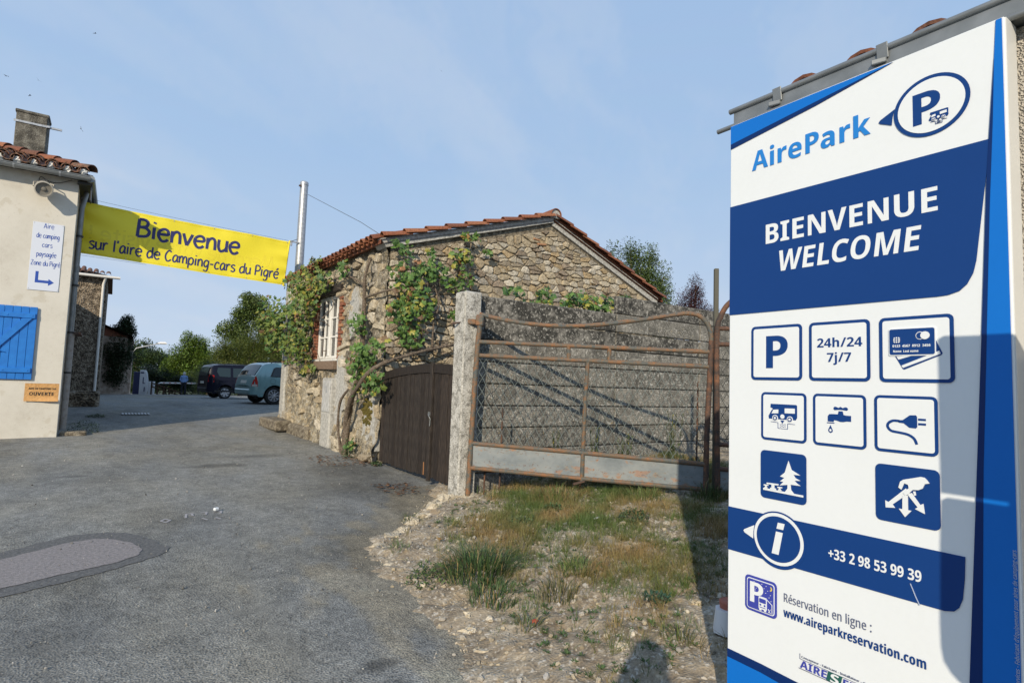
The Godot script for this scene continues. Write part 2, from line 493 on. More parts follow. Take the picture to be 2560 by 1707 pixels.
	(M.cabinet as StandardMaterial3D).uv1_scale = Vector3(4, 0.9, 4)
	# terracotta
	var tc := [[.27, .098, .047], [.20, .075, .041], [.31, .128, .064], [.155, .068, .042]]
	var tnoise := ntex(0.03, [[0.0, lin(.30, .28, .25)], [0.35, lin(.75, .70, .66)], [0.6, lin(1, 1, 1)], [1.0, lin(1, .97, .92)]], 512, FastNoiseLite.TYPE_SIMPLEX, 5, 61)
	for i in 4:
		var m := mat(lin(tc[i][0], tc[i][1], tc[i][2]), 0.85, tnoise, 0.7, bump_fine, 0.3)
		m.uv1_offset = Vector3(0.31 * i, 0.2 * i, 0.11 * i)
		M["tile%d" % i] = m
	var oldp := compose(512, [[.012, 4, 82, .5], [.08, 3, 83, .5]], [[0.0, lin(.028, .026, .022)], [0.42, lin(.075, .06, .044)], [0.58, lin(.19, .08, .046)], [0.75, lin(.29, .11, .055)], [1.0, lin(.38, .22, .14)]], [[.05, 3, 84, .68, .76, lin(.42, .4, .34), .7]])
	var old: Texture2D = oldp[0]
	for i in 3:
		var m := mat(W, 0.92, old, 0.8, bump_fine, 0.5)
		m.uv1_offset = Vector3(0.31 * i, 0.43 * i, 0.21 * i)
		M["oldtile%d" % i] = m
	M.brick = mat(W, 0.9, ntex(0.05, [[0.0, lin(.15, .055, .033)], [0.5, lin(.25, .092, .052)], [1.0, lin(.36, .17, .10)]], 256, FastNoiseLite.TYPE_SIMPLEX, 4, 63), 0.4, bump_fine, 0.3)
	M.brick_pale = mat(lin(.42, .23, .125), 0.9, tnoise, 0.5)
	M.chimney = mat2(compose(512, [[.01, 4, 85, .5], [.08, 3, 86, .4]], [[0.0, lin(.025, .024, .02)], [0.45, lin(.09, .083, .069)], [0.65, lin(.15, .14, .115)], [1.0, lin(.24, .23, .2)]], [[.09, 3, 87, .74, .8, lin(.5, .5, .46), .8]]), 0.97, 1.4, 1.0)
	M.farstone = mat2(compose(512, [[.03, 4, 88, .5], [.1, 3, 89, .5]], [[0.0, lin(.045, .035, .025)], [0.35, lin(.15, .118, .082)], [0.6, lin(.26, .208, .148)], [1.0, lin(.46, .40, .31)]], [], 1.9), 0.97, 4.5, 8.0)
	M.pinkwall = mat(W, 0.95, ntex(0.02, [[0.0, lin(.22, .17, .135)], [0.5, lin(.35, .29, .24)], [1.0, lin(.46, .41, .355)]], 512, FastNoiseLite.TYPE_SIMPLEX, 5, 66), 4.0)
	# print and plastics
	M.sign_white = mat(lin(.745, .785, .81), 0.36)
	M.sign_side = mat(lin(.66, .67, .66), 0.4)
	M.navy = mat(lin(.007, .046, .20), 0.34)
	M.navy2 = mat(lin(.004, .026, .13), 0.34)
	M.azure = mat(lin(.006, .155, .58), 0.34)
	M.ink_blue = mat(lin(.012, .20, .60), 0.35)
	M.night_blue = mat(lin(.045, .06, .36), 0.35)
	M.teal = mat(lin(.015, .10, .085), 0.4)
	M.moon_yellow = mat(lin(.75, .6, .05), 0.4)
	M.ink_grey = mat(lin(.10, .12, .2), 0.4)
	M.pale_print = mat(lin(.40, .47, .62), 0.35)
	M.yellow = mat(lin(.84, .715, .032), 0.55)
	(M.yellow as StandardMaterial3D).backlight_enabled = true
	(M.yellow as StandardMaterial3D).backlight = lin(.22, .17, .004)
	M.yellow_ghost = mat(lin(.74, .62, .028), 0.55)
	M.comic = mat(lin(.022, .026, .13), 0.6)
	M.plaque = mat(lin(.62, .66, .74), 0.35)
	M.plaque_ink = mat(lin(.02, .07, .36), 0.4)
	M.paper = mat(W, 0.8, ntex(0.03, [[0.0, lin(.56, .29, .10)], [1.0, lin(.68, .40, .16)]], 256, FastNoiseLite.TYPE_SIMPLEX, 4, 71), 0.5, bump_mid, 0.8)
	M.plastic_clear = mat(lin(.62, .60, .56), 0.3)
	M.black_ink = mat(lin(.012, .012, .014), 0.6)
	M.beige_plastic = mat(lin(.44, .41, .35), 0.6)
	M.grille = mat(lin(.20, .185, .155), 0.7)
	# vehicles
	M.rubber = mat(lin(.012, .012, .013), 0.85)
	M.alloy = mat(lin(.50, .51, .53), 0.35, null, 1, null, 0, 0.7)
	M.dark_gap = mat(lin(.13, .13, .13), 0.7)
	var cg := mat(lin(.20, .355, .365), 0.3, null, 1, null, 0, 0.25)
	cg.clearcoat_enabled = true
	cg.clearcoat = 1.0
	cg.clearcoat_roughness = 0.05
	M.car_green = cg
	var cb := mat(lin(.005, .006, .016), 0.35)
	cb.metallic_specular = .25
	cb.clearcoat_enabled = true
	cb.clearcoat = .25
	cb.clearcoat_roughness = 0.05
	M.car_black = cb
	M.car_glass = mat(lin(.02, .035, .04), 0.05)
	M.tail_red = mat(lin(.45, .02, .015), 0.15)
	M.tail_clear = mat(lin(.6, .55, .5), 0.15)
	M.trim_black = mat(lin(.018, .018, .02), 0.55)
	M.plate = mat(lin(.65, .63, .55), 0.5)
	var gl := mat(lin(.03, .035, .035, 0.35), 0.05)
	gl.transparency = BaseMaterial3D.TRANSPARENCY_ALPHA
	M.glass = gl
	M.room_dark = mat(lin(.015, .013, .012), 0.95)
	# leaves: colour comes with each copy
	var lf := mat(W, 0.55)
	lf.vertex_color_use_as_albedo = true
	lf.backlight_enabled = true
	lf.backlight = lin(.16, .22, .045)
	M.leaf = lf
	var gr := mat(W, 0.7)
	gr.vertex_color_use_as_albedo = true
	gr.backlight_enabled = true
	gr.backlight = lin(.10, .10, .03)
	M.blade = gr
	M.bark = mat(W, 0.97, ntex(0.04, [[0.0, lin(.05, .036, .026)], [0.5, lin(.15, .115, .085)], [1.0, lin(.31, .265, .21)]], 256, FastNoiseLite.TYPE_SIMPLEX, 5, 81), 0.5, bump_mid, 1.2)
	M.moss = mat(W, 1.0, ntex(0.08, [[0.0, lin(.06, .045, .01)], [0.5, lin(.16, .13, .025)], [1.0, lin(.25, .21, .05)]], 256, FastNoiseLite.TYPE_SIMPLEX, 4, 82), 0.3, bump_mid, 2.0)
	M.dead = mat(W, 1.0, ntex(0.08, [[0.0, lin(.05, .03, .02)], [1.0, lin(.2, .12, .08)]], 256, FastNoiseLite.TYPE_SIMPLEX, 4, 83), 0.3, bump_mid, 2.0)
	var vc := mat(W, 0.85)
	vc.vertex_color_use_as_albedo = true
	M.vcol = vc
	M.bird = mat(lin(.02, .02, .022), 0.9)
	M.red_stripe = mat(lin(.42, .04, .03), 0.5)
	M.arm_white = mat(lin(.75, .75, .74), 0.5)
	M.kiosk_white = mat(lin(.66, .68, .70), 0.4)
	M.kiosk_blue = mat(lin(.025, .035, .10), 0.4)
	for k in ["navy", "navy2", "azure", "sign_white"]:
		(M[k] as StandardMaterial3D).metallic_specular = .32
	var grime := compose(512, [[.01, 4, 95, .5], [.08, 3, 96, .4]], [[0.0, lin(.95, .95, .945)], [0.5, lin(.98, .98, .977)], [1.0, lin(1, 1, 1)]], [], 1.0)
	for k in ["sign_white", "navy", "azure", "sign_side"]:
		var gm: StandardMaterial3D = M[k]
		gm.albedo_texture = grime[0]
		gm.roughness = .38
		gm.uv1_triplanar = true
		gm.uv1_world_triplanar = true
		gm.uv1_scale = Vector3.ONE / 1.3
	M.terracotta_pot = mat(lin(.36, .12, .08), 0.8)

# ---------------------------------------------------------------- where the ground lies
const PROFILE := [[-60.0, -0.3], [-6.0, -0.06], [0.0, 0.0], [8.0, 0.2], [14.0, 0.34], [16.0, 0.44], [19.0, 0.57], [23.0, 0.63], [26.0, 0.58], [31.0, 0.45], [37.0, 0.33], [43.0, 0.18], [50.0, -0.04], [56.0, -0.22], [70.0, -0.6], [100.0, -1.5], [200.0, -3.0], [900.0, -4.0]]
const BANK := [Vector2(3.66, -6.95), Vector2(2.92, -5.95), Vector2(2.25, -5.27), Vector2(2.0, -4.95), Vector2(1.93, -4.2), Vector2(1.92, -3.65), Vector2(1.84, -3.06), Vector2(1.74, -2.75), Vector2(1.5, -2.4), Vector2(1.2, -1.6), Vector2(1.05, 0.0), Vector2(1.0, 3.0)]

func ground_y(x: float, z: float) -> float:
	var d := -z
	for i in PROFILE.size() - 1:
		if d <= PROFILE[i + 1][0]:
			var t: float = clampf((d - PROFILE[i][0]) / (PROFILE[i + 1][0] - PROFILE[i][0]), 0.0, 1.0)
			var y: float = lerpf(PROFILE[i][1], PROFILE[i + 1][1], t)
			return y - 0.03 * clampf(-x - 1.0, 0.0, 3.0) * clampf((d - 4.0) / 8.0, 0.0, 1.0) * clampf((24.0 - d) / 8.0, 0.0, 1.0)
	return -4.0

# metres inside the bank's edge, negative on the drive
func bank_in(x: float, z: float) -> float:
	var p := Vector2(x, z)
	var best := 1e9
	var sgn := 1.0
	for i in BANK.size() - 1:
		var a: Vector2 = BANK[i]
		var b: Vector2 = BANK[i + 1]
		var q := Geometry2D.get_closest_point_to_segment(p, a, b)
		var dd := q.distance_to(p)
		if dd < best - 1e-6:
			best = dd
			sgn = 1.0 if (b - a).cross(p - a) < 0.0 else -1.0
	return best * sgn

func bank_lift(x: float, z: float) -> float:
	var d := bank_in(x, z) + 0.18 * noise_a.get_noise_2d(x * 9.0, z * 9.0) + 0.16 * noise_a.get_noise_2d(x * 34.0, z * 34.0) + 0.09 * noise_b.get_noise_2d(x * 110.0, z * 110.0)
	var y: float
	if d < 1.0:
		y = 0.16 * d
	else:
		y = 0.16 + 0.095 * (minf(d, 3.8) - 1.0)
	if d > 0.0:
		y += clampf(d * 3.0, 0.0, 1.0) * (0.02 * noise_a.get_noise_2d(x * 14.0, z * 14.0) + 0.018 * noise_b.get_noise_2d(x * 60.0, z * 60.0))
		# the broken stone lip along the drive
		y += 0.05 * exp(-pow((d - 0.3) / 0.18, 2.0)) * clampf(0.5 + noise_a.get_noise_2d(x * 12.0 + 50.0, z * 12.0), 0.0, 1.0) * clampf((-z - 3.6) / 0.8, 0.0, 1.0)
	return y

func land_y(x: float, z: float) -> float:
	return ground_y(x, z) + maxf(0.0, bank_lift(x, z)) if x > 0.6 and z > -7.4 and x < 9.6 else ground_y(x, z)

func grid(xs: Array, zs: Array, height: Callable, uvm := 1.0, uvm2 := 1.0) -> MB:
	var mb := MB.new()
	var hs := []
	for z in zs:
		var row := PackedFloat32Array()
		for x in xs:
			row.append(height.call(x, z))
		hs.append(row)
	var nn := []
	for j in zs.size():
		var row := []
		for i in xs.size():
			var i0 := maxi(i - 1, 0)
			var i1 := mini(i + 1, xs.size() - 1)
			var j0 := maxi(j - 1, 0)
			var j1 := mini(j + 1, zs.size() - 1)
			row.append(Vector3(-(hs[j][i1] - hs[j][i0]) / (xs[i1] - xs[i0]), 1.0, -(hs[j1][i] - hs[j0][i]) / (zs[j1] - zs[j0])).normalized())
		nn.append(row)
	for j in zs.size() - 1:
		for i in xs.size() - 1:
			var c := [[i, j], [i, j + 1], [i + 1, j + 1], [i + 1, j]]
			var p := []
			var q := []
			for e in c:
				p.append(Vector3(xs[e[0]], hs[e[1]][e[0]], zs[e[1]]))
				q.append(nn[e[1]][e[0]])
			mb.squad(p[0], p[1], p[2], p[3], q[0], q[1], q[2], q[3])
			for k in [0, 2, 1, 0, 3, 2]:
				mb.t.append(Vector2(p[k].x, p[k].z) / uvm)
				mb.t2.append(Vector2(p[k].x, p[k].z) / uvm2)
	return mb

func steps(a: float, b: float, d: float) -> Array:
	var out := []
	var n := maxi(1, int(ceil((b - a) / d - 1e-6)))
	for i in n + 1:
		out.append(lerpf(a, b, float(i) / n))
	return out

func spread(list: Array) -> Array:
	# [[from, to, step], ...] joined
	var out := []
	for s in list:
		var q := steps(s[0], s[1], s[2])
		if out.size():
			q.remove_at(0)
		out.append_array(q)
	return out

func build_ground() -> void:
	var far := grid(spread([[-500, -60, 110], [-60, 60, 8], [60, 500, 110]]), spread([[-600, -100, 100], [-100, 60, 4]]), func(x, z): return ground_y(x, z) - 0.03)
	struct(far, "ground", M.field)
	var drive := grid(spread([[-14, -3, 1.0], [-3, 6, 0.3], [6, 16, 1.0]]), spread([[-62, -30, 1.5], [-30, -10, 0.5], [-10, 2, 0.25], [2, 14, 2.0]]), func(x, z): return ground_y(x, z) + 0.0015 * noise_a.get_noise_2d(x * 2.0, z * 2.0), 1.7, 1.0)
	for i in drive.t2.size():
		drive.t2[i] = Vector2((drive.t2[i].x + 8.0) / 16.0, (drive.t2[i].y + 26.0) / 32.0)
	struct(drive, "drive", M.asphalt)
	var bank := grid(steps(0.7, 9.4, 0.05), steps(-7.35, 0.6, 0.05), func(x, z): return ground_y(x, z) + bank_lift(x, z) - (0.0 if bank_in(x, z) > -0.5 else 0.25))
	struct(bank, "gravel_bank", M.soil)
	# resurfaced trench with its dark tar seam
	flat_patch([[-0.9, -5.98], [-0.61, -6.21], [-0.19, -6.53], [0.02, -6.53], [0.22, -6.45], [0.38, -6.22], [0.44, -6.01], [0.54, -5.81], [0.45, -5.62], [0.17, -5.43], [-0.16, -5.25], [-0.48, -5.11], [-0.8, -4.98]], "tar_seam", M.tar, 0.005)
	flat_patch([[-0.9, -5.76], [-0.59, -5.99], [-0.18, -6.29], [0.0, -6.32], [0.1, -6.27], [0.26, -6.08], [0.33, -5.84], [0.29, -5.66], [0.11, -5.54], [-0.2, -5.42], [-0.5, -5.28], [-0.8, -5.15]], "trench_patch", M.patch, 0.009)
	# chalk marks left on the tarmac
	var chalk := MB.new()
	for st in [[[-.1, 0], [-.06, .035], [-.02, .0], [-.06, -.03], [-.1, 0]], [[.12, -.02], [.14, -.1], [.19, -.1], [.19, -.05]], [[.26, 0.02], [.3, .06]], [[.27, -.1], [.33, -.1], [.31, -.05]], [[.4, -.1], [.47, -.1], [.45, -.05]], [[.38, 0.03], [.42, .06]]]:
		for i in st.size() - 1:
			var a := Vector2(0.62 + st[i][0], -6.75 + st[i][1] * 2.0)
			var b := Vector2(0.62 + st[i + 1][0], -6.75 + st[i + 1][1] * 2.0)
			var s2 := (b - a).orthogonal().normalized() * 0.011
			var e := (b - a).normalized() * 0.003
			var q := []
			for p in [a - e - s2, b + e - s2, b + e + s2, a - e + s2]:
				q.append(Vector3(p.x, ground_y(p.x, p.y) + 0.005 + 0.0006 * i, p.y))
			chalk.quad(q[0], q[1], q[2], q[3])
	var co := struct(chalk, "chalk_mark", mat(lin(.34, .33, .34), 0.95))
	co.set_meta("kind", "structure")
	# scattered grit and broken stone
	var peb := pebble_mesh(7)
	var xfs := []
	var cols := []
	for i in 7000:
		var x := rr(1.0, 6.4)
		var z := rr(-7.0, -1.2)
		var d := bank_in(x, z)
		if d < -0.6 or (d < 0.0 and rng.randf() < 0.75 - d):
			continue
		var s := 0.005 + 0.016 * pow(rng.randf(), 3.0)
		if d < 0.0:
			s *= 0.6
		var y := land_y(x, z)
		xfs.append(Transform3D(Basis.from_euler(Vector3(rr(0, 6), rr(0, 6), rr(0, 6))).scaled(Vector3.ONE * s), Vector3(x, y + s * 0.25, z)))
		var g := rr(0.7, 1.25)
		var warm := rng.randf()
		cols.append(Color(.34 * g, (.285 + .04 * warm) * g, (.19 + .11 * warm) * g))
	for i in 5200:
		# grit washed off the bank onto the tarmac, thinning with distance
		var k := rng.randi() % (BANK.size() - 2)
		var p: Vector2 = BANK[k].lerp(BANK[k + 1], rng.randf())
		var nrm: Vector2 = (BANK[k + 1] - BANK[k]).orthogonal().normalized()
		p -= nrm * (.02 + .38 * log(1.0 - .999 * rng.randf()))
		if bank_in(p.x, p.y) > .05:
			continue
		var s := 0.002 + 0.007 * pow(rng.randf(), 6.0)
		xfs.append(Transform3D(Basis.from_euler(Vector3(rr(0, 6), rr(0, 6), rr(0, 6))).scaled(Vector3.ONE * s), Vector3(p.x, ground_y(p.x, p.y) + .003, p.y)))
		var g := rr(0.6, 1.15)
		cols.append(Color(.44 * g, .38 * g, .29 * g))
	for i in 2200:
		var x := rr(-1.8, 3.6)
		var z := rr(-13.0, -1.6)
		if bank_in(x, z) > -0.1:
			continue
		var s := rr(0.002, 0.005) * (1.0 + 1.2 * float(rng.randf() < 0.1))
		xfs.append(Transform3D(Basis.from_euler(Vector3(rr(0, 6), rr(0, 6), rr(0, 6))).scaled(Vector3.ONE * s), Vector3(x, ground_y(x, z) + 0.012, z)))
		var g := rr(0.06, 0.42)
		cols.append(Color(g, g * .97, g * .9))
	var gv := copies(peb, xfs, cols, "gravel", M.vcol, self)
	gv.set_meta("kind", "stuff")
	tag(gv, "loose pale grit and small gravel on bank and drive", "gravel")
	# larger stones
	for i in 46:
		var x := 0.0
		var z := 0.0
		for tries in 30:
			x = rr(1.9, 5.4)
			z = rr(-6.4, -1.9)
			var d := bank_in(x, z)
			if d > 0.05 and (x - 2.0) < 3.6 + (z + 6.0) * -0.35 and not (x > 2.15 and z > -1.7):
				break
		var mb := MB.new()
		stone_lump(mb, rr(.014, .036), 100 + i)
		var o := one(mb, "stone", M["stone%d" % [5, 2, 0, 5][i % 4]], "pale broken stone lying on the gravel bank", "stone", "stones lying on the gravel bank")
		o.position = Vector3(x, land_y(x, z) + 0.006, z)
		o.rotation.y = rr(0, 6)
	# slabs of rock at the drive's edge
	for e in [[2.1, -5.05, .07, .03], [2.17, -5.0, .05, .03], [2.34, -5.27, .11, .05], [2.5, -5.42, .09, .05], [2.75, -5.72, .12, .07], [2.95, -5.85, .10, .07], [3.2, -6.05, .12, .10], [3.42, -6.28, .12, .10], [3.3, -6.2, .08, .08], [2.03, -4.55, .06, .03], [1.98, -3.2, .06, .03], [1.92, -2.95, .07, .03], [1.85, -2.75, .05, .02], [2.45, -2.35, .06, .03], [2.06, -3.35, .05, .03]]:
		var mb := MB.new()
		stone_lump(mb, e[2], int(e[0] * 100), e[3] / e[2])
		var o := one(mb, "rock", M.stone2, "flat pale rock breaking out of the bank along the drive edge", "rock", "rocks along the bank edge")
		o.position = Vector3(e[0], land_y(e[0], e[1]) - 0.02, e[1])
		o.rotation.y = e[0] * 3.0

func flat_patch(ring: Array, called: String, m: Material, up: float) -> void:
	var poly := PackedVector2Array()
	for i in ring.size():
		var a := Vector2(ring[i][0], ring[i][1])
		var b := Vector2(ring[(i + 1) % ring.size()][0], ring[(i + 1) % ring.size()][1])
		var n := maxi(1, int(a.distance_to(b) / 0.04))
		for k in n:
			var p := a.lerp(b, float(k) / n)
			poly.append(p + Vector2(noise_b.get_noise_2d(p.x * 90, p.y * 90), noise_b.get_noise_2d(p.x * 90 + 500, p.y * 90)) * 0.018)
	var mb := MB.new()
	var ix := Geometry2D.triangulate_polygon(poly)
	for i in range(0, ix.size(), 3):
		var q := []
		for k in 3:
			var p := poly[ix[i + k]]
			q.append(Vector3(p.x, ground_y(p.x, p.y) + up, p.y))
		if (q[1] - q[0]).cross(q[2] - q[0]).y < 0:
			mb.tri(q[0], q[2], q[1])
		else:
			mb.tri(q[0], q[1], q[2])
	struct(mb, called, m)

func pebble_mesh(sd: int) -> ArrayMesh:
	var mb := MB.new()
	mb.colored = true
	stone_lump(mb, 1.0, sd, 0.7)
	return mb.mesh()

func stone_lump(mb: MB, r: float, sd: int, flat := 0.62) -> void:
	var f := FastNoiseLite.new()
	f.seed = sd
	f.frequency = 0.9
	var rows := 5
	var seg := 9
	var P := []
	for j in rows + 1:
		var row := []
		for i in seg:
			var th := PI * j / rows
			var ph := TAU * i / seg + 0.3 * j
			var d := Vector3(sin(th) * cos(ph), cos(th), sin(th) * sin(ph))
			var q := 1.0 + 0.6 * f.get_noise_3dv(d * 1.4) + .25 * f.get_noise_3dv(d * 4.0)
			row.append(Vector3(d.x * q * 1.15, d.y * q * flat, d.z * q * 0.85) * r)
		P.append(row)
	for j in rows:
		for i in seg:
			var i2 := (i + 1) % seg
			mb.quad(P[j][i], P[j][i2], P[j + 1][i2], P[j + 1][i])

# ---------------------------------------------------------------- tiles
var tile_cache := {}
func barrel_tile(length: float, r0: float, r1: float, key: String) -> ArrayMesh:
	# half-round shell along +z, open side down, wide end at z = 0
	if tile_cache.has(key):
		return tile_cache[key]
	var mb := MB.new()
	var seg := 8
	var th := 0.014
	for i in seg:
		var a := PI * i / seg
		var b := PI * (i + 1) / seg
		var A := Vector3(cos(a), sin(a), 0)
		var B := Vector3(cos(b), sin(b), 0)
		var L := Vector3(0, 0, length)
		mb.squad(A * r0, B * r0, B * r1 + L, A * r1 + L, A, B, B, A)
		mb.squad(A * (r0 - th), A * (r1 - th) + L, B * (r1 - th) + L, B * (r0 - th), -A, -A, -B, -B)
		mb.quad(A * r0, A * (r0 - th), B * (r0 - th), B * r0)
		mb.quad(A * r1 + L, B * r1 + L, B * (r1 - th) + L, A * (r1 - th) + L)
	for s in [1.0, -1.0]:
		var a := Vector3(r0 * s, 0, 0)
		var b := Vector3((r0 - th) * s, 0, 0)
		var c := Vector3((r1 - th) * s, 0, length)
		var d := Vector3(r1 * s, 0, length)
		if s > 0:
			mb.quad(a, b, c, d)
		else:
			mb.quad(b, a, d, c)
	tile_cache[key] = mb.mesh()
	return tile_cache[key]

# lay a barrel tile: p is the lower end, up is the direction its axis climbs, n the roof normal
func lay_tile(parent: Node, mesh_: Mesh, m: Material, p: Vector3, axis: Vector3, n: Vector3, called := "roof_tile") -> MeshInstance3D:
	var z := axis.normalized()
	var y := (n - z * n.dot(z)).normalized()
	var x := y.cross(z)
	var o := add_mesh(mesh_, called, m, parent)
	o.transform = Transform3D(Basis(x, y, z), p)
	return o

# ---------------------------------------------------------------- rubble masonry
func clip_half(poly: PackedVector2Array, p: Vector2, nrm: Vector2) -> PackedVector2Array:
	var out := PackedVector2Array()
	for i in poly.size():
		var a := poly[i]
		var b := poly[(i + 1) % poly.size()]
		var da := (a - p).dot(nrm)
		var db := (b - p).dot(nrm)
		if da <= 0.0:
			out.append(a)
		if (da < 0.0 and db > 0.0) or (da > 0.0 and db < 0.0):
			out.append(a.lerp(b, da / (da - db)))
	return out

# seeds -> cells, stretched sideways so that the stones lie flat
func cells_of(seeds: Array, region: PackedVector2Array, stretch := 1.9) -> Array:
	var buckets := {}
	for i in seeds.size():
		var k := Vector2i(floori(seeds[i].x / 0.5), floori(seeds[i].y / 0.5))
		if not buckets.has(k):
			buckets[k] = []
		buckets[k].append(i)
	var out := []
	for i in seeds.size():
		var s: Vector2 = seeds[i]
		var poly := PackedVector2Array([s + Vector2(-.4, -.3), s + Vector2(.4, -.3), s + Vector2(.4, .3), s + Vector2(-.4, .3)])
		var k := Vector2i(floori(s.x / 0.5), floori(s.y / 0.5))
		for dx in [-1, 0, 1]:
			for dy in [-1, 0, 1]:
				for j in buckets.get(k + Vector2i(dx, dy), []):
					if j == i:
						continue
					var q: Vector2 = seeds[j]
					var d := q - s
					if absf(d.x) > 0.7 or absf(d.y) > 0.5:
						continue
					var nrm := Vector2(d.x / (stretch * stretch), d.y)
					poly = clip_half(poly, (s + q) * 0.5, nrm)
					if poly.size() < 3:
						break
		if poly.size() < 3:
			continue
		for piece in Geometry2D.intersect_polygons(poly, region):
			if piece.size() >= 3 and not Geometry2D.is_polygon_clockwise(piece):
				out.append(piece)
	return out

func poly_area(p: PackedVector2Array) -> float:
	var a := 0.0
	for i in p.size():
		a += p[i].cross(p[(i + 1) % p.size()])
	return absf(a) * 0.5

# one stone: the cell drawn in by the joint, its corners knocked off, domed outwards along +z
func stone_from(mb: MB, cell: PackedVector2Array, joint: float, proud: float, xf: Transform3D) -> bool:
	var got := Geometry2D.offset_polygon(cell, -joint)
	if got.is_empty():
		return false
	var p: PackedVector2Array = got[0]
	if p.size() < 3 or poly_area(p) < 0.0005:
		return false
	if Geometry2D.is_polygon_clockwise(p):
		p.reverse()
	# knock the corners off
	var q := PackedVector2Array()
	for i in p.size():
		var a := p[i]
		var b := p[(i + 1) % p.size()]
		var l := a.distance_to(b)
		if l < 0.02:
			q.append((a + b) * 0.5)
			continue
		var kn := (b - a).orthogonal().normalized() * rr(-.012, .008)
		q.append(a.lerp(b, 0.10 + 0.14 * rng.randf()))
		if l > .09:
			q.append(a.lerp(b, .5) + kn)
		q.append(a.lerp(b, 0.90 - 0.14 * rng.randf()))
	var c := Vector2.ZERO
	for e in q:
		c += e
	c /= q.size()
	var tx := rr(-0.12, 0.12)
	var ty := rr(-0.15, 0.15)
	var n := q.size()
	var r0 := []
	var r1 := []
	var r2 := []
	for e in q:
		var d := e - c
		var tilt := d.x * tx + d.y * ty
		r0.append(xf * Vector3(e.x, e.y, -0.045))
		var e1 := c + d * 0.95
		r1.append(xf * Vector3(e1.x, e1.y, proud * 0.55 + tilt * 0.7 + rr(-.004, .004)))
		var e2 := c + d * 0.80
		r2.append(xf * Vector3(e2.x, e2.y, proud + tilt * 0.7 + rr(-.007, .007)))
	var top: Vector3 = xf * Vector3(c.x, c.y, proud + rr(-.004, .008))
	for i in n:
		var k := (i + 1) % n
		mb.quad(r0[i], r0[k], r1[k], r1[i])
		mb.quad(r1[i], r1[k], r2[k], r2[i])
		mb.tri(r2[i], r2[k], top)
	return true

# ---------------------------------------------------------------- stone barn
const CORNER := Vector3(3.8, 0, -9.3)
const FAR_CORNER := Vector3(3.6, 0, -15.2)

func drive_wall_frame() -> Transform3D:
	# local -x runs back along the wall, y up, z out towards the drive
	var x := (CORNER - FAR_CORNER).normalized()
	return Transform3D(Basis(x, Vector3.UP, x.cross(Vector3.UP)), CORNER)

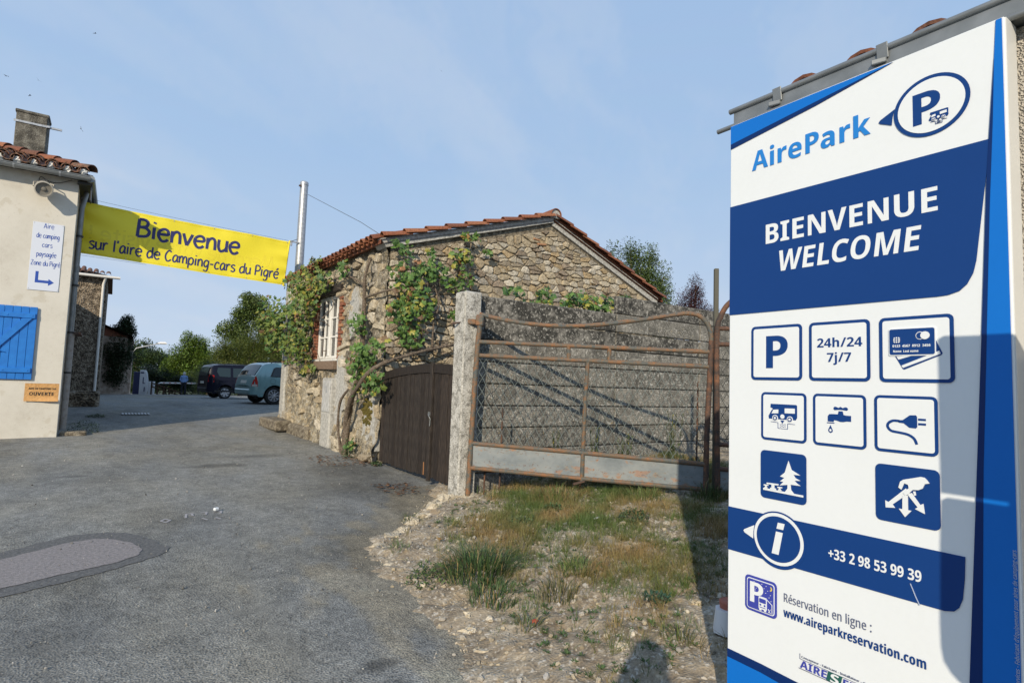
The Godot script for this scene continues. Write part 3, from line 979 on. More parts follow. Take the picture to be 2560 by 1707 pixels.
func build_barn() -> void:
	var T := thing("stone_barn", "old rubble stone barn with low tiled gable, overgrown with vine", "barn", Vector3.ZERO)
	var wlen := CORNER.distance_to(FAR_CORNER)
	var FM := drive_wall_frame()
	# gable core
	var gab := PackedVector2Array([Vector2(3.85, -0.2), Vector2(10.55, -0.2), Vector2(10.55, 3.78), Vector2(7.37, 5.02), Vector2(3.85, 3.98)])
	var G := Transform3D(Basis.IDENTITY, Vector3(0, 0, -9.3))
	var mb := MB.new()
	prism(mb, G, gab, -0.5, -0.01)
	# back and right walls so that the barn is closed
	box(mb, at(Vector3(10.3, 1.8, -12.5)), Vector3(0.4, 4.0, 5.6))
	prism(mb, Transform3D(Basis.IDENTITY, Vector3(0, 0, -15.15)), gab, 0.0, 0.4)
	part(mb, "gable_wall", M.mortar, T)
	# drive wall: uneven rubble surface, with the window left open
	var win := Rect2(2.12, 2.02, 1.42, 1.36)  # along the wall from the corner
	var xs := steps(0, wlen, 0.07)
	var ys := steps(-0.1, 4.12, 0.07)
	var P := func(x: float, y: float) -> Vector3:
		var z := 0.055 * noise_a.get_noise_2d(x * 16, y * 20) + 0.03 * noise_b.get_noise_2d(x * 45, y * 55)
		# masonry bulges near the foot
		z += 0.10 * exp(-pow((y - 0.3) / 0.45, 2.0))
		return FM * Vector3(-x, y, z)
	mb = MB.new()
	for i in xs.size() - 1:
		for j in ys.size() - 1:
			var x0: float = xs[i]
			var y0: float = ys[j]
			var x1: float = xs[i + 1]
			var y1: float = ys[j + 1]
			var mid := Vector2((x0 + x1) * .5, (y0 + y1) * .5)
			if win.has_point(mid):
				continue
			# the face looks out to the drive: local x runs away from the viewer's right
			mb.quad(P.call(x1, y0), P.call(x0, y0), P.call(x0, y1), P.call(x1, y1))
	part(mb, "drive_wall", M.rubble, T)
	mb = MB.new()
	box(mb, FM * at(Vector3(-1.05, 2.0, -0.38)), Vector3(2.1, 4.2, 0.5))
	box(mb, FM * at(Vector3(-4.75, 2.0, -0.38)), Vector3(2.3, 4.2, 0.5))
	box(mb, FM * at(Vector3(-2.84, 1.0, -0.38)), Vector3(1.5, 2.0, 0.5))
	box(mb, FM * at(Vector3(-2.84, 3.78, -0.38)), Vector3(1.5, 0.76, 0.5))
	part(mb, "wall_core", M.mortar, T)
	# rendered end pier
	mb = MB.new()
	box(mb, FM * at(Vector3(0.12 - wlen, 2.0, -0.14)), Vector3(0.34, 4.1, 0.4), 0.03)
	part(mb, "pier", M.cement, T)
	# ---- stones
	var stones := []
	var region := PackedVector2Array([Vector2(3.84, 0.1), Vector2(10.5, 0.1), Vector2(10.5, 3.66), Vector2(7.37, 4.88), Vector2(3.84, 3.84)])
	var seeds := []
	var y := 0.15
	while y < 5.0:
		var h: float = [rr(.06, .09), rr(.09, .13), rr(.13, .19)][rng.randi() % 3]
		var x := 3.7 + rr(0, 0.2)
		while x < 10.7:
			var w := rr(0.09, 0.26) + (rr(.05, .22) if rng.randf() < .3 else 0.0)
			if Geometry2D.is_point_in_polygon(Vector2(x, y), region) or rng.randf() < 0.02:
				if y > 1.6:
					seeds.append(Vector2(x + rr(-.05, .05), y + rr(-.035, .035)))
					if rng.randf() < 0.13:
						seeds.append(Vector2(x + rr(-.06, .06), y + h * 0.45))
			x += w
		y += h
	for cell in cells_of(seeds, region):
		stones.append([poly_area(cell), cell, G, 0.006 + 0.04 * pow(rng.randf(), 1.3), 0.0045])
	# drive wall stones, bedded deeper in mortar
	seeds = []
	var reg2 := PackedVector2Array([Vector2(0.0, 0.15), Vector2(wlen - .3, 0.15), Vector2(wlen - .3, 3.95), Vector2(0.0, 3.95)])
	y = 0.2
	while y < 4.0:
		var h := rr(0.1, 0.2)
		var x := rr(0, 0.2)
		while x < wlen:
			if not win.grow(0.12).has_point(Vector2(x, y)) and rng.randf() < 0.75:
				seeds.append(Vector2(x + rr(-.05, .05), y + rr(-.05, .05)))
			x += rr(0.14, 0.42)
		y += h
	for cell in cells_of(seeds, reg2):
		var cx := PackedVector2Array()
		var mid := Vector2.ZERO
		for e in cell:
			cx.append(Vector2(-e.x, e.y))
			mid += e
		mid /= cell.size()
		if win.grow(0.1).has_point(mid) or poly_area(cell) > 0.14:
			continue
		var keep := 0.5 if mid.y > 2.4 else 0.32
		if rng.randf() > keep + 0.5 * noise_a.get_noise_2d(mid.x * 14 + 90, mid.y * 14):
			continue
		cx.reverse()
		var bulge := 0.10 * exp(-pow((mid.y - 0.3) / 0.45, 2.0))
		stones.append([poly_area(cell) * 0.62, cx, FM * Transform3D(Basis.IDENTITY, Vector3(0, 0, bulge)), 0.02 + 0.05 * rng.randf(), 0.012])
	stones.sort_custom(func(a, b): return a[0] > b[0])
	var rest := MB.new()
	rest.colored = true
	var made := 0
	for s in stones:
		if made < 300:
			var one_mb := MB.new()
			if stone_from(one_mb, s[1], s[4], s[3], s[2]):
				var pick: int = [0, 1, 2, 3, 4, 5, 0, 2, 7, 1, 5, 6, 2, 0][rng.randi() % 14]
				part(one_mb, "stone", M["stone%d" % pick], T)
				made += 1
		else:
			var pk: Array = [[.42, .36, .26], [.36, .30, .21], [.47, .42, .33], [.31, .265, .20], [.40, .31, .19], [.50, .46, .385], [.27, .22, .17], [.34, .315, .27]][rng.randi() % 8]
			rest.col = Color(pk[0], pk[1], pk[2]) * 1.22
			stone_from(rest, s[1], s[4], s[3], s[2])
	var ro := part(rest, "small_stones", M.stone_v, T)
	ro.set_meta("kind", "stuff")
	# a few terracotta scraps bedded among the stones
	for e in [[4.35, 3.73, .13, .1, .3], [4.06, 3.58, .1, .09, -.2], [7.1, 4.52, .22, .045, 0.1], [6.95, 4.6, .16, .04, -.1]]:
		mb = MB.new()
		box(mb, at(Vector3(e[0], e[1], -9.27), 0, 0, e[4]), Vector3(e[2], e[3], 0.08), 0.012)
		part(mb, "tile_scrap", M.brick_pale, T)
	# ---- verge mortar under the tiles
	mb = MB.new()
	prism(mb, Transform3D(Basis.IDENTITY, Vector3(0, 0, -9.28)), PackedVector2Array([Vector2(3.74, 3.91), Vector2(7.37, 5.03), Vector2(7.37, 5.17), Vector2(3.62, 4.04)]), -0.35, 0.05)
	prism(mb, Transform3D(Basis.IDENTITY, Vector3(0, 0, -9.28)), PackedVector2Array([Vector2(7.37, 4.97), Vector2(10.6, 3.65), Vector2(10.68, 3.83), Vector2(7.37, 5.17)]), -0.35, 0.02)
	part(mb, "verge_mortar", M.cement, T)
	# ---- roof
	var roof := MB.new()
	var ridge0 := Vector3(7.37, 5.14, -9.2)
	var ridge1 := Vector3(7.37, 5.14, -15.35)
	var el0 := Vector3(3.62, 4.02, -9.2)
	var el1 := Vector3(3.57, 4.06, -15.3)
	var er0 := Vector3(10.75, 3.78, -9.2)
	var er1 := Vector3(10.75, 3.78, -15.35)
	var dn := Vector3(0, -0.07, 0)
	roof.quad(el0, ridge0, ridge1, el1)
	roof.quad(ridge0, er0, er1, ridge1)
	roof.quad(el1 + dn, ridge1 + dn, ridge0 + dn, el0 + dn)
	roof.quad(ridge1 + dn, er1 + dn, er0 + dn, ridge0 + dn)
	roof.quad(el0 + dn, el0, el1, el1 + dn)
	roof.quad(er0 + dn, er1 + dn, er1, er0)
	part(roof, "roof", M.tile1, T)
	var big := barrel_tile(0.48, 0.085, 0.07, "big")
	var dl := (ridge0 - el0).normalized()
	var nl := Vector3(-dl.y, dl.x, 0).normalized()
	# verge tiles climbing both rakes
	for i in 9:
		var p := el0 + dl * (0.02 + i * 0.425) + nl * (0.045 + 0.004 * (i % 2)) + Vector3(0, 0, rr(-.01, .01))
		lay_tile(T, big, M["tile%d" % [0, 2, 0, 1, 2, 0, 1, 0, 2][i]], p + Vector3(0, 0, 0.01), (dl - nl * 0.075).normalized(), nl)
	var drr := (ridge0 - er0).normalized()
	var nr2 := Vector3(-drr.y, drr.x, 0)
	if nr2.y < 0:
		nr2 = -nr2
	for i in 9:
		var p := er0 + drr * (-0.03 + i * 0.40) + nr2 * 0.045 + Vector3(0, 0, rr(-.01, .01))
		lay_tile(T, big, M["tile%d" % [1, 0, 2, 1, 0, 1, 2, 0, 1][i]], p + Vector3(0, 0, 0.01), (drr - nr2 * 0.075).normalized(), nr2)
	# eave tiles: two courses of covers and channels seen from below
	var n_col := 27
	for k in n_col:
		var f := (k + 0.6) / n_col
		var e := el0.lerp(el1, f)
		for cse in 2:
			var p := e - dl * (0.10 + rr(0, .025)) + dl * (0.40 * cse) + nl * (0.03 + rr(0, .012))
			lay_tile(T, big, M["tile%d" % (rng.randi() % 3)], p, (dl + nl * 0.03).normalized(), nl)
		var q := el0.lerp(el1, (k + 1.1) / n_col) - dl * (0.06 + rr(0, .02)) + nl * 0.055
		lay_tile(T, big, M["tile%d" % (rng.randi() % 4)], q, (dl + nl * 0.01).normalized(), -nl)
	# ridge tiles
	for i in 12:
		lay_tile(T, barrel_tile(0.55, 0.14, 0.12, "ridge"), M["tile%d" % (i % 3)], ridge0 + Vector3(0, 0.03, 0.06 - i * 0.5), Vector3(0, 0.02, -1), Vector3.UP, "ridge_tile")
	mb = MB.new()
	var half := PackedVector2Array()
	for i in 11:
		half.append(Vector2(cos(PI * i / 10), sin(PI * i / 10)) * 0.122)
	half.append(Vector2(-0.122, -0.06))
	half.append(Vector2(0.122, -0.06))
	prism(mb, Transform3D(Basis.IDENTITY, Vector3(7.37, 5.17, -9.2)), half, -0.05, 0.03)
	part(mb, "ridge_mortar", M.cement, T)
	# ---- window in its brick reveal
	var W := Node3D.new()
	W.name = "window"
	T.add_child(W)
	W.transform = FM * Transform3D(Basis.IDENTITY, Vector3(-(win.position.x + win.size.x * 0.5), win.position.y, -0.07))
	var ww := win.size.x - 0.02
	var wh := win.size.y - 0.02
	mb = MB.new()
	box(mb, at(Vector3(-ww * .5 + .035, wh * .5, 0)), Vector3(.07, wh, .06), .006)
	box(mb, at(Vector3(ww * .5 - .035, wh * .5, 0)), Vector3(.07, wh, .06), .006)
	box(mb, at(Vector3(0, wh - .035, 0.002)), Vector3(ww - .14, .07, .06), .006)
	box(mb, at(Vector3(0, .04, 0.002)), Vector3(ww - .14, .08, .06), .006)
	box(mb, at(Vector3(0, wh * .5, .014)), Vector3(.12, wh - .15, .07), .008)
	part(mb, "frame", M.white_paint, W)
	for s in [-1.0, 1.0]:
		mb = MB.new()
		box(mb, at(Vector3(s * (ww * .25 - .005), wh * .5, 0.004)), Vector3(.032, wh - .15, .04), .004)
		for k in [1, 2]:
			box(mb, at(Vector3(s * (ww * .25 - .005), .08 + (wh - .15) * k / 3.0, 0.007)), Vector3(ww * .5 - .13, .034, .04), .004)
		part(mb, "glazing_bars", M.white_paint, W)
		for cx in 2:
			for k in 3:
				mb = MB.new()
				var x0: float = s * .06 + (0.0 if s > 0 else -(ww * .5 - .13)) + (ww * .25 - .065) * cx + 0.0
				box(mb, at(Vector3(x0 + (ww * .25 - .065) * .5, .08 + (wh - .15) * (k + .5) / 3.0, -.012)), Vector3(ww * .25 - .066, (wh - .15) / 3.0 - .002, .004))
				part(mb, "pane", M.glass, W)
	mb = MB.new()
	box(mb, at(Vector3(0, -.012, .05)), Vector3(ww + .06, .045, .16), .008)
	part(mb, "sill", M.white_paint, W)
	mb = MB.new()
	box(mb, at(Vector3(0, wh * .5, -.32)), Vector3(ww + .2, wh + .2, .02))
	part(mb, "dark_room_sheet", M.room_dark, W)  # near-black sheet standing for the unlit room behind the panes
	# lintel beam
	mb = MB.new()
	box(mb, FM * at(Vector3(-(win.get_center().x), win.end.y + .07, .0)), Vector3(win.size.x + .35, .14, .24), .015)
	part(mb, "lintel", M.wood2, T)
	# brick jambs
	for side in [-1.0, 1.0]:
		for k in 19:
			var wdt := 0.10 if k % 2 == 0 else 0.19
			mb = MB.new()
			var xx: float = -(win.get_center().x) + side * (win.size.x * .5 + wdt * .5 - 0.0)
			box(mb, FM * at(Vector3(xx, win.position.y + .035 + k * .071, -.085 + rr(-.006, .006))), Vector3(wdt, .062, .26), .006)
			var pale: bool = rng.randf() < 0.22
			part(mb, "brick", M.brick_pale if pale else M.brick, T)
	# soldier course of small boards under the sill
	for k in 16:
		mb = MB.new()
		box(mb, FM * at(Vector3(-(win.position.x + .02 + (k + .5) * win.size.x / 16), win.position.y - .12, .05 + rr(-.006, .006))), Vector3(win.size.x / 16 - .008, .17, .1), .006)
		part(mb, "sill_brick", M.sill_wood, T)
	# meter cabinet let into the wall, with the rendered base below
	var cab := Node3D.new()
	cab.name = "meter_cabinet"
	T.add_child(cab)
	cab.transform = FM * Transform3D(Basis.IDENTITY, Vector3(-2.30, 0.95, 0.0))
	mb = MB.new()
	box(mb, at(Vector3(0, .33, .06)), Vector3(.52, .72, .16), .012)
	part(mb, "case", M.cement, cab)
	mb = MB.new()
	box(mb, at(Vector3(0, .33, .145)), Vector3(.42, .62, .02), .006)
	part(mb, "door", M.cabinet, cab)
	mb = MB.new()
	box(mb, FM * at(Vector3(-2.30, .5, .05)), Vector3(.5, .92, .2), .03)
	part(mb, "cabinet_base", M.cement, T)
	# plaster that still clings beside the cabinet and at the corner
	for e in [[1.85, 1.4, .55, 1.3], [0.35, .75, .55, 1.1], [1.3, 2.9, .5, .9]]:
		mb = MB.new()
		var ring := PackedVector2Array()
		for k in 26:
			var a := TAU * k / 26
			var q: float = 1.0 + 0.5 * noise_a.get_noise_2d(e[0] * 30 + cos(a) * 22, e[1] * 30 + sin(a) * 22)
			ring.append(Vector2(-e[0] + cos(a) * e[2] * .5 * q, e[1] + sin(a) * e[3] * .5 * q))
		prism(mb, FM, ring, -.05, .048 + 0.006 * e[0])
		part(mb, "plaster_patch", M.cement, T)
	# doorstep slab at the far corner
	mb = MB.new()
	box(mb, at(Vector3(3.42, 0.5, -14.75), 0.03), Vector3(0.5, 0.24, 1.5), .03)
	box(mb, at(Vector3(3.62, 0.42, -13.4), 0.03), Vector3(0.26, 0.3, 1.5), .05)
	part(mb, "footing", M.mortar, T)
	# moss cushion on the wall foot
	mb = MB.new()
	for k in 60:
		var a := rr(0, TAU)
		var q := sqrt(rng.randf())
		var lump := MB.new()
		stone_lump(lump, rr(.02, .05), 700 + k, .9)
		var xf := FM * Transform3D(Basis(Vector3.UP, rr(0, 6)), Vector3(-0.42 + cos(a) * q * .2, 1.1 + sin(a) * q * (.2 if sin(a) > 0 else .26), .045))
		for i in lump.v.size():
			mb.v.append(xf * lump.v[i])
			mb.n.append(xf.basis * lump.n[i])
	part(mb, "moss", M.moss, T)

# ---------------------------------------------------------------- plank gate of the yard
func build_plank_gate() -> void:
	var z0 := -9.22
	var z1 := -6.55
	var zm := -7.40
	var T := thing("plank_gate", "dark brown double plank gate with arched top between barn and concrete post", "gate", Vector3(3.8, 0.26, (z0 + z1) * .5))
	var X := Transform3D(Basis(Vector3(0, 0, 1), Vector3.UP, Vector3(-1, 0, 0)), Vector3.ZERO)
	var off := (z0 + z1) * .5
	var top := func(z: float) -> float:
		# an arch that peaks at the meeting stile
		return 1.64 - 0.045 * pow(absf(z - zm), 1.9) if z < zm else 1.64 - 0.06 * pow(z - zm, 1.6)
	for leaf in 2:
		var a: float = z0 if leaf == 0 else zm + 0.012
		var b: float = zm if leaf == 0 else z1
		var L := Node3D.new()
		L.name = "gate_leaf"
		T.add_child(L, true)
		var n := int(round((b - a) / 0.118))
		for k in n:
			var za := a + (b - a) * k / n
			var zb := a + (b - a) * (k + 1) / n
			var mb := MB.new()
			var poly := PackedVector2Array([Vector2(za + .005 - off, rr(0.0, .03) + 0.02), Vector2(zb - .005 - off, rr(0.0, .03) + 0.02), Vector2(zb - .005 - off, top.call(zb) - .1), Vector2(za + .005 - off, top.call(za) - .1)])
			var push := rr(-.006, .006)
			prism(mb, X, poly, -.012 + push, .012 + push)
			var o := part(mb, "plank", M["wood%d" % (rng.randi() % 3)], L)
			o.rotation.z = rr(-.002, .002)
		var tr := PackedVector2Array()
		for k in 13:
			var z := lerpf(a, b, k / 12.0)
			tr.append(Vector2(z - off, top.call(z)))
		for k in 13:
			var z := lerpf(b, a, k / 12.0)
			tr.append(Vector2(z - off, top.call(z) - .13))
		var mb2 := MB.new()
		prism(mb2, X, tr, -.03, .03)
		part(mb2, "top_rail", M.wood1, L)
	var mb3 := MB.new()
	box(mb3, at(Vector3(-.03, .82, zm - off + .02)), Vector3(.045, 1.66, .075), .008)
	part(mb3, "meeting_stile", M.wood2, T)
	mb3 = MB.new()
	tube(mb3, [Vector3(-.06, .92, zm - off + .0), Vector3(-.075, .9, zm - off + .05), Vector3(-.06, .86, zm - off + .07), Vector3(-.06, .76, zm - off + .06)], .008, 6)
	box(mb3, at(Vector3(-.055, .93, zm - off + .02)), Vector3(.01, .05, .06))
	part(mb3, "latch", M.zinc, T)
	for e in [[-.16, .14, .18], [-.01, .06, .07]]:
		mb3 = MB.new()
		box(mb3, at(Vector3(-.016, e[1], zm - off + e[0])), Vector3(.01, e[2], .022), .003)
		part(mb3, "bare_wood", M.raw_wood, T)

# ---------------------------------------------------------------- concrete post and slab wall
func build_concrete_wall() -> void:
	var P := thing("concrete_post", "tall lichen spotted concrete gate post at the drive edge", "post", Vector3(3.72, 0.15, -6.36))
	var mb := MB.new()
	box(mb, at(Vector3(0, 1.33, 0)), Vector3(.25, 2.64, .26), .018)
	part(mb, "shaft", M.post_concrete, P)
	mb = MB.new()
	stone_lump(mb, .24, 9, .55)
	var f := part(mb, "footing", M.stone2, P)
	f.position = Vector3(-.04, 0.02, .05)
	var T := thing("slab_wall", "grey concrete slab wall spotted with white lichen behind the rusty gate", "wall", Vector3(3.85, 0.1, -6.42))
	var hrow := .288
	for col in 3:
		var x0: float = [0.0, 2.55, 4.6][col]
		var x1: float = [2.55, 4.6, 6.4][col]
		for r in (9 if col == 0 else 10):
			mb = MB.new()
			var y0 := 0.10 + r * hrow
			box(mb, at(Vector3((x0 + x1) * .5, y0 + hrow * .5, rr(-.008, .008)), rr(-.002, .002)), Vector3(x1 - x0 - .014, hrow - .012, .07), .012)
			var top: bool = r >= (8 if col == 0 else 9)
			part(mb, "slab", M["slab%d" % (3 if top or (r == 7 and rng.randf() < .6) else rng.randi() % 3)], T)
	mb = MB.new()
	box(mb, at(Vector3(3.2, 1.2, -.06)), Vector3(6.4, 2.4, .03))
	for x in [2.55, 4.6]:
		box(mb, at(Vector3(x, 1.3, -.09)), Vector3(.12, 2.6, .1), .01)
	part(mb, "post", M.post_concrete, T)

# ---------------------------------------------------------------- rusty farm gate
func gate_frame(a: Vector3) -> Transform3D:
	var g := Vector3(5.6 - 3.72, 0, -4.1 + 6.2).normalized()
	return Transform3D(Basis(g, Vector3.UP, g.cross(Vector3.UP)), a)

func smooth_path(p: Array, sub := 6) -> Array:
	var out := []
	for i in p.size() - 1:
		var p0: Vector3 = p[maxi(i - 1, 0)]
		var p1: Vector3 = p[i]
		var p2: Vector3 = p[i + 1]
		var p3: Vector3 = p[mini(i + 2, p.size() - 1)]
		for k in sub:
			out.append(p1.cubic_interpolate(p2, p0, p3, float(k) / sub))
	out.append(p[p.size() - 1])
	return out

func V(p: Array) -> Array:
	var out := []
	for e in p:
		out.append(Vector3(e[0], e[1], e[2] if e.size() > 2 else 0.0))
	return out

func build_farm_gate() -> void:
	var T := thing("farm_gate", "rusty tubular steel farm gate with curved top rail and wire mesh", "gate", Vector3(3.72, 0, -6.2))
	T.transform = gate_frame(Vector3(3.72, 0, -6.2))
	var rt := .027
	var mb := MB.new()
	tube(mb, V([[.09, 2.5], [.06, 2.18], [.04, 1.68], [.02, .86], [.0, .22]]), .033, 10)
	part(mb, "end_post", M.rust, T)
	mb = MB.new()
	tube(mb, smooth_path(V([[.07, 2.51], [.38, 2.44], [.75, 2.39], [1.13, 2.37], [1.56, 2.39], [2.03, 2.45], [2.4, 2.51], [2.57, 2.53], [2.70, 2.505], [2.79, 2.42], [2.83, 2.31], [2.84, 2.2]])), rt, 10)
	part(mb, "top_rail", M.rust, T)
	mb = MB.new()
	tube(mb, V([[2.84, 2.22], [2.83, 1.92], [2.8, 1.17], [2.79, .45]]), .031, 10)
	part(mb, "end_post", M.rust_dark, T)
	for e in [[[.08, 2.16], [2.82, 2.09]], [[.09, 1.99], [2.83, 1.92]], [[.02, .9], [1.41, .865], [2.78, .82]], [[.03, .6], [1.4, .565], [2.79, .54]]]:
		mb = MB.new()
		tube(mb, V(e), rt, 10)
		part(mb, "rail", M.rust, T)
	for e in [[[1.44, 1.94], [1.42, 1.57], [1.41, 1.1], [1.4, .53]], [[1.2, 2.13], [1.21, 1.96]], [[1.69, 2.12], [1.69, 1.95]]]:
		mb = MB.new()
		tube(mb, V(e), rt * .95, 10)
		part(mb, "upright", M.rust, T)
	for e in [[.05, 1.38, .615, .58, .875, .845], [1.43, 2.77, .58, .55, .845, .80]]:
		mb = MB.new()
		prism(mb, Transform3D.IDENTITY, PackedVector2Array([Vector2(e[0], e[2]), Vector2(e[1], e[3]), Vector2(e[1], e[5]), Vector2(e[0], e[4])]), -.003, .003)
		part(mb, "kick_panel", M.sheet, T)
	# socket at the top corner and the tie rod to the concrete post
	mb = MB.new()
	box(mb, at(Vector3(.08, 2.43, 0), 0, 0, -.1), Vector3(.1, .14, .09), .012)
	box(mb, at(Vector3(-.03, 2.41, .0)), Vector3(.12, .07, .08), .01)
	part(mb, "corner_socket", M.rust, T)
	mb = MB.new()
	tube(mb, V([[-.05, 2.41], [-.2, 2.4], [-.3, 2.385]]), .012, 6)
	part(mb, "tie_rod", M.rust_dark, T)
	mb = MB.new()
	box(mb, at(Vector3(1.37, .52, .03), .3, 0, .3), Vector3(.14, .02, .06), .004)
	part(mb, "bracket", M.rust_dark, T)
	# diamond mesh
	mb = MB.new()
	var top_y := func(x: float) -> float: return 1.975 - .0255 * x
	var low_y := func(x: float) -> float: return .9 - .029 * x
	for dirn in [-1.0, 1.0]:
		var k := -1.2
		while k < 4.1:
			var pts := []
			for s in 23:
				var yy := lerpf(.8, 2.0, s / 22.0)
				var x: float = k + dirn * (yy - .8) * .56
				if x > .07 and x < 2.80 and yy < top_y.call(x) and yy > low_y.call(x):
					pts.append(Vector3(x + .006 * sin(yy * 31 + k * 9), yy, .004 * dirn + .012 * noise_a.get_noise_2d(x * 20, yy * 20)))
			if pts.size() > 1:
				tube(mb, pts, .003, 4, false)
			k += .092
	var wm := part(mb, "wire_mesh", M.wire, T)
	wm.set_meta("kind", "stuff")
	# ---- second leaf, mostly behind the sign
	var S := thing("farm_gate", "rusty gate leaf with steep arched top standing behind the parking sign", "gate", Vector3.ZERO)
	S.transform = gate_frame(Vector3(3.72, 0, -6.2))
	mb = MB.new()
	tube(mb, smooth_path(V([[2.92, .5], [2.905, 1.48], [2.9, 2.3], [2.94, 2.5], [3.02, 2.64], [3.14, 2.7], [3.4, 2.66], [4.2, 2.56], [5.6, 2.6]])), .031, 10)
	part(mb, "frame", M.rust_dark, S)
	for yy in [2.36, 2.18, 1.05, .78, .45]:
		mb = MB.new()
		tube(mb, V([[2.91, yy], [5.6, yy - .05]]), .026, 8)
		part(mb, "rail", M.rust_dark, S)
	mb = MB.new()
	box(mb, at(Vector3(4.25, .62, 0)), Vector3(2.65, .3, .006))
	part(mb, "kick_panel", M.sheet, S)
	mb = MB.new()
	for dirn in [-1.0, 1.0]:
		var k := 2.0
		while k < 4.4:
			var pts := []
			for s in 20:
				var yy := lerpf(1.05, 2.16, s / 19.0)
				var x: float = k + dirn * (yy - .8) * .56
				if x > 2.93 and x < 4.4:
					pts.append(Vector3(x, yy, .004 * dirn))
			if pts.size() > 1:
				tube(mb, pts, .003, 4, false)
			k += .092
	wm = part(mb, "wire_mesh", M.wire_dark, S)
	wm.set_meta("kind", "stuff")
	# ---- square-mesh stock fence strung just behind the gate
	var Fc := thing("wire_fence", "slack square wire stock fence strung behind the rusty gate", "fence", Vector3.ZERO)
	Fc.transform = gate_frame(Vector3(3.72, 0, -6.2)) * Transform3D(Basis.IDENTITY, Vector3(0, 0, -.16))
	mb = MB.new()
	for i in 22:
		var x := .15 + i * .125
		var pts := []
		for s in 14:
			var yy := lerpf(.3, 2.1, s / 13.0)
			pts.append(Vector3(x + .02 * noise_a.get_noise_2d(x * 30, yy * 14), yy, .03 * noise_a.get_noise_2d(x * 20, yy * 9 + 40)))
		tube(mb, pts, .002, 3, false)
	for j in 11:
		var yy := .35 + j * .17
		var pts := []
		for s in 24:
			var x := lerpf(.1, 2.82, s / 23.0)
			pts.append(Vector3(x, yy - .05 * sin(PI * s / 23.0) + .03 * noise_a.get_noise_2d(x * 14, yy * 30), .03 * noise_a.get_noise_2d(x * 20, yy * 9 + 40)))
		tube(mb, pts, .002, 3, false)
	var sm := part(mb, "wire_mesh", M.wire_dark, Fc)
	sm.set_meta("kind", "stuff")
	for e in [[.36, .25, 1.35], [1.36, .25, .62], [2.70, .35, 1.75], [.16, .15, .7]]:
		mb = MB.new()
		tube(mb, V([[e[0], e[1]], [e[0] + .01, e[2]]]), .011, 6)
		part(mb, "stake", M.rust_dark, Fc)
	# weathered square post behind the leaf joint
	mb = MB.new()
	box(mb, gate_frame(Vector3(3.72, 0, -6.2)) * at(Vector3(2.90, 1.7, -.12), .2), Vector3(.05, 2.75, .05), .006)
	one(mb, "fence_post", M.post_wood, "weathered square wooden post rising above the rusty gate leaves", "post")

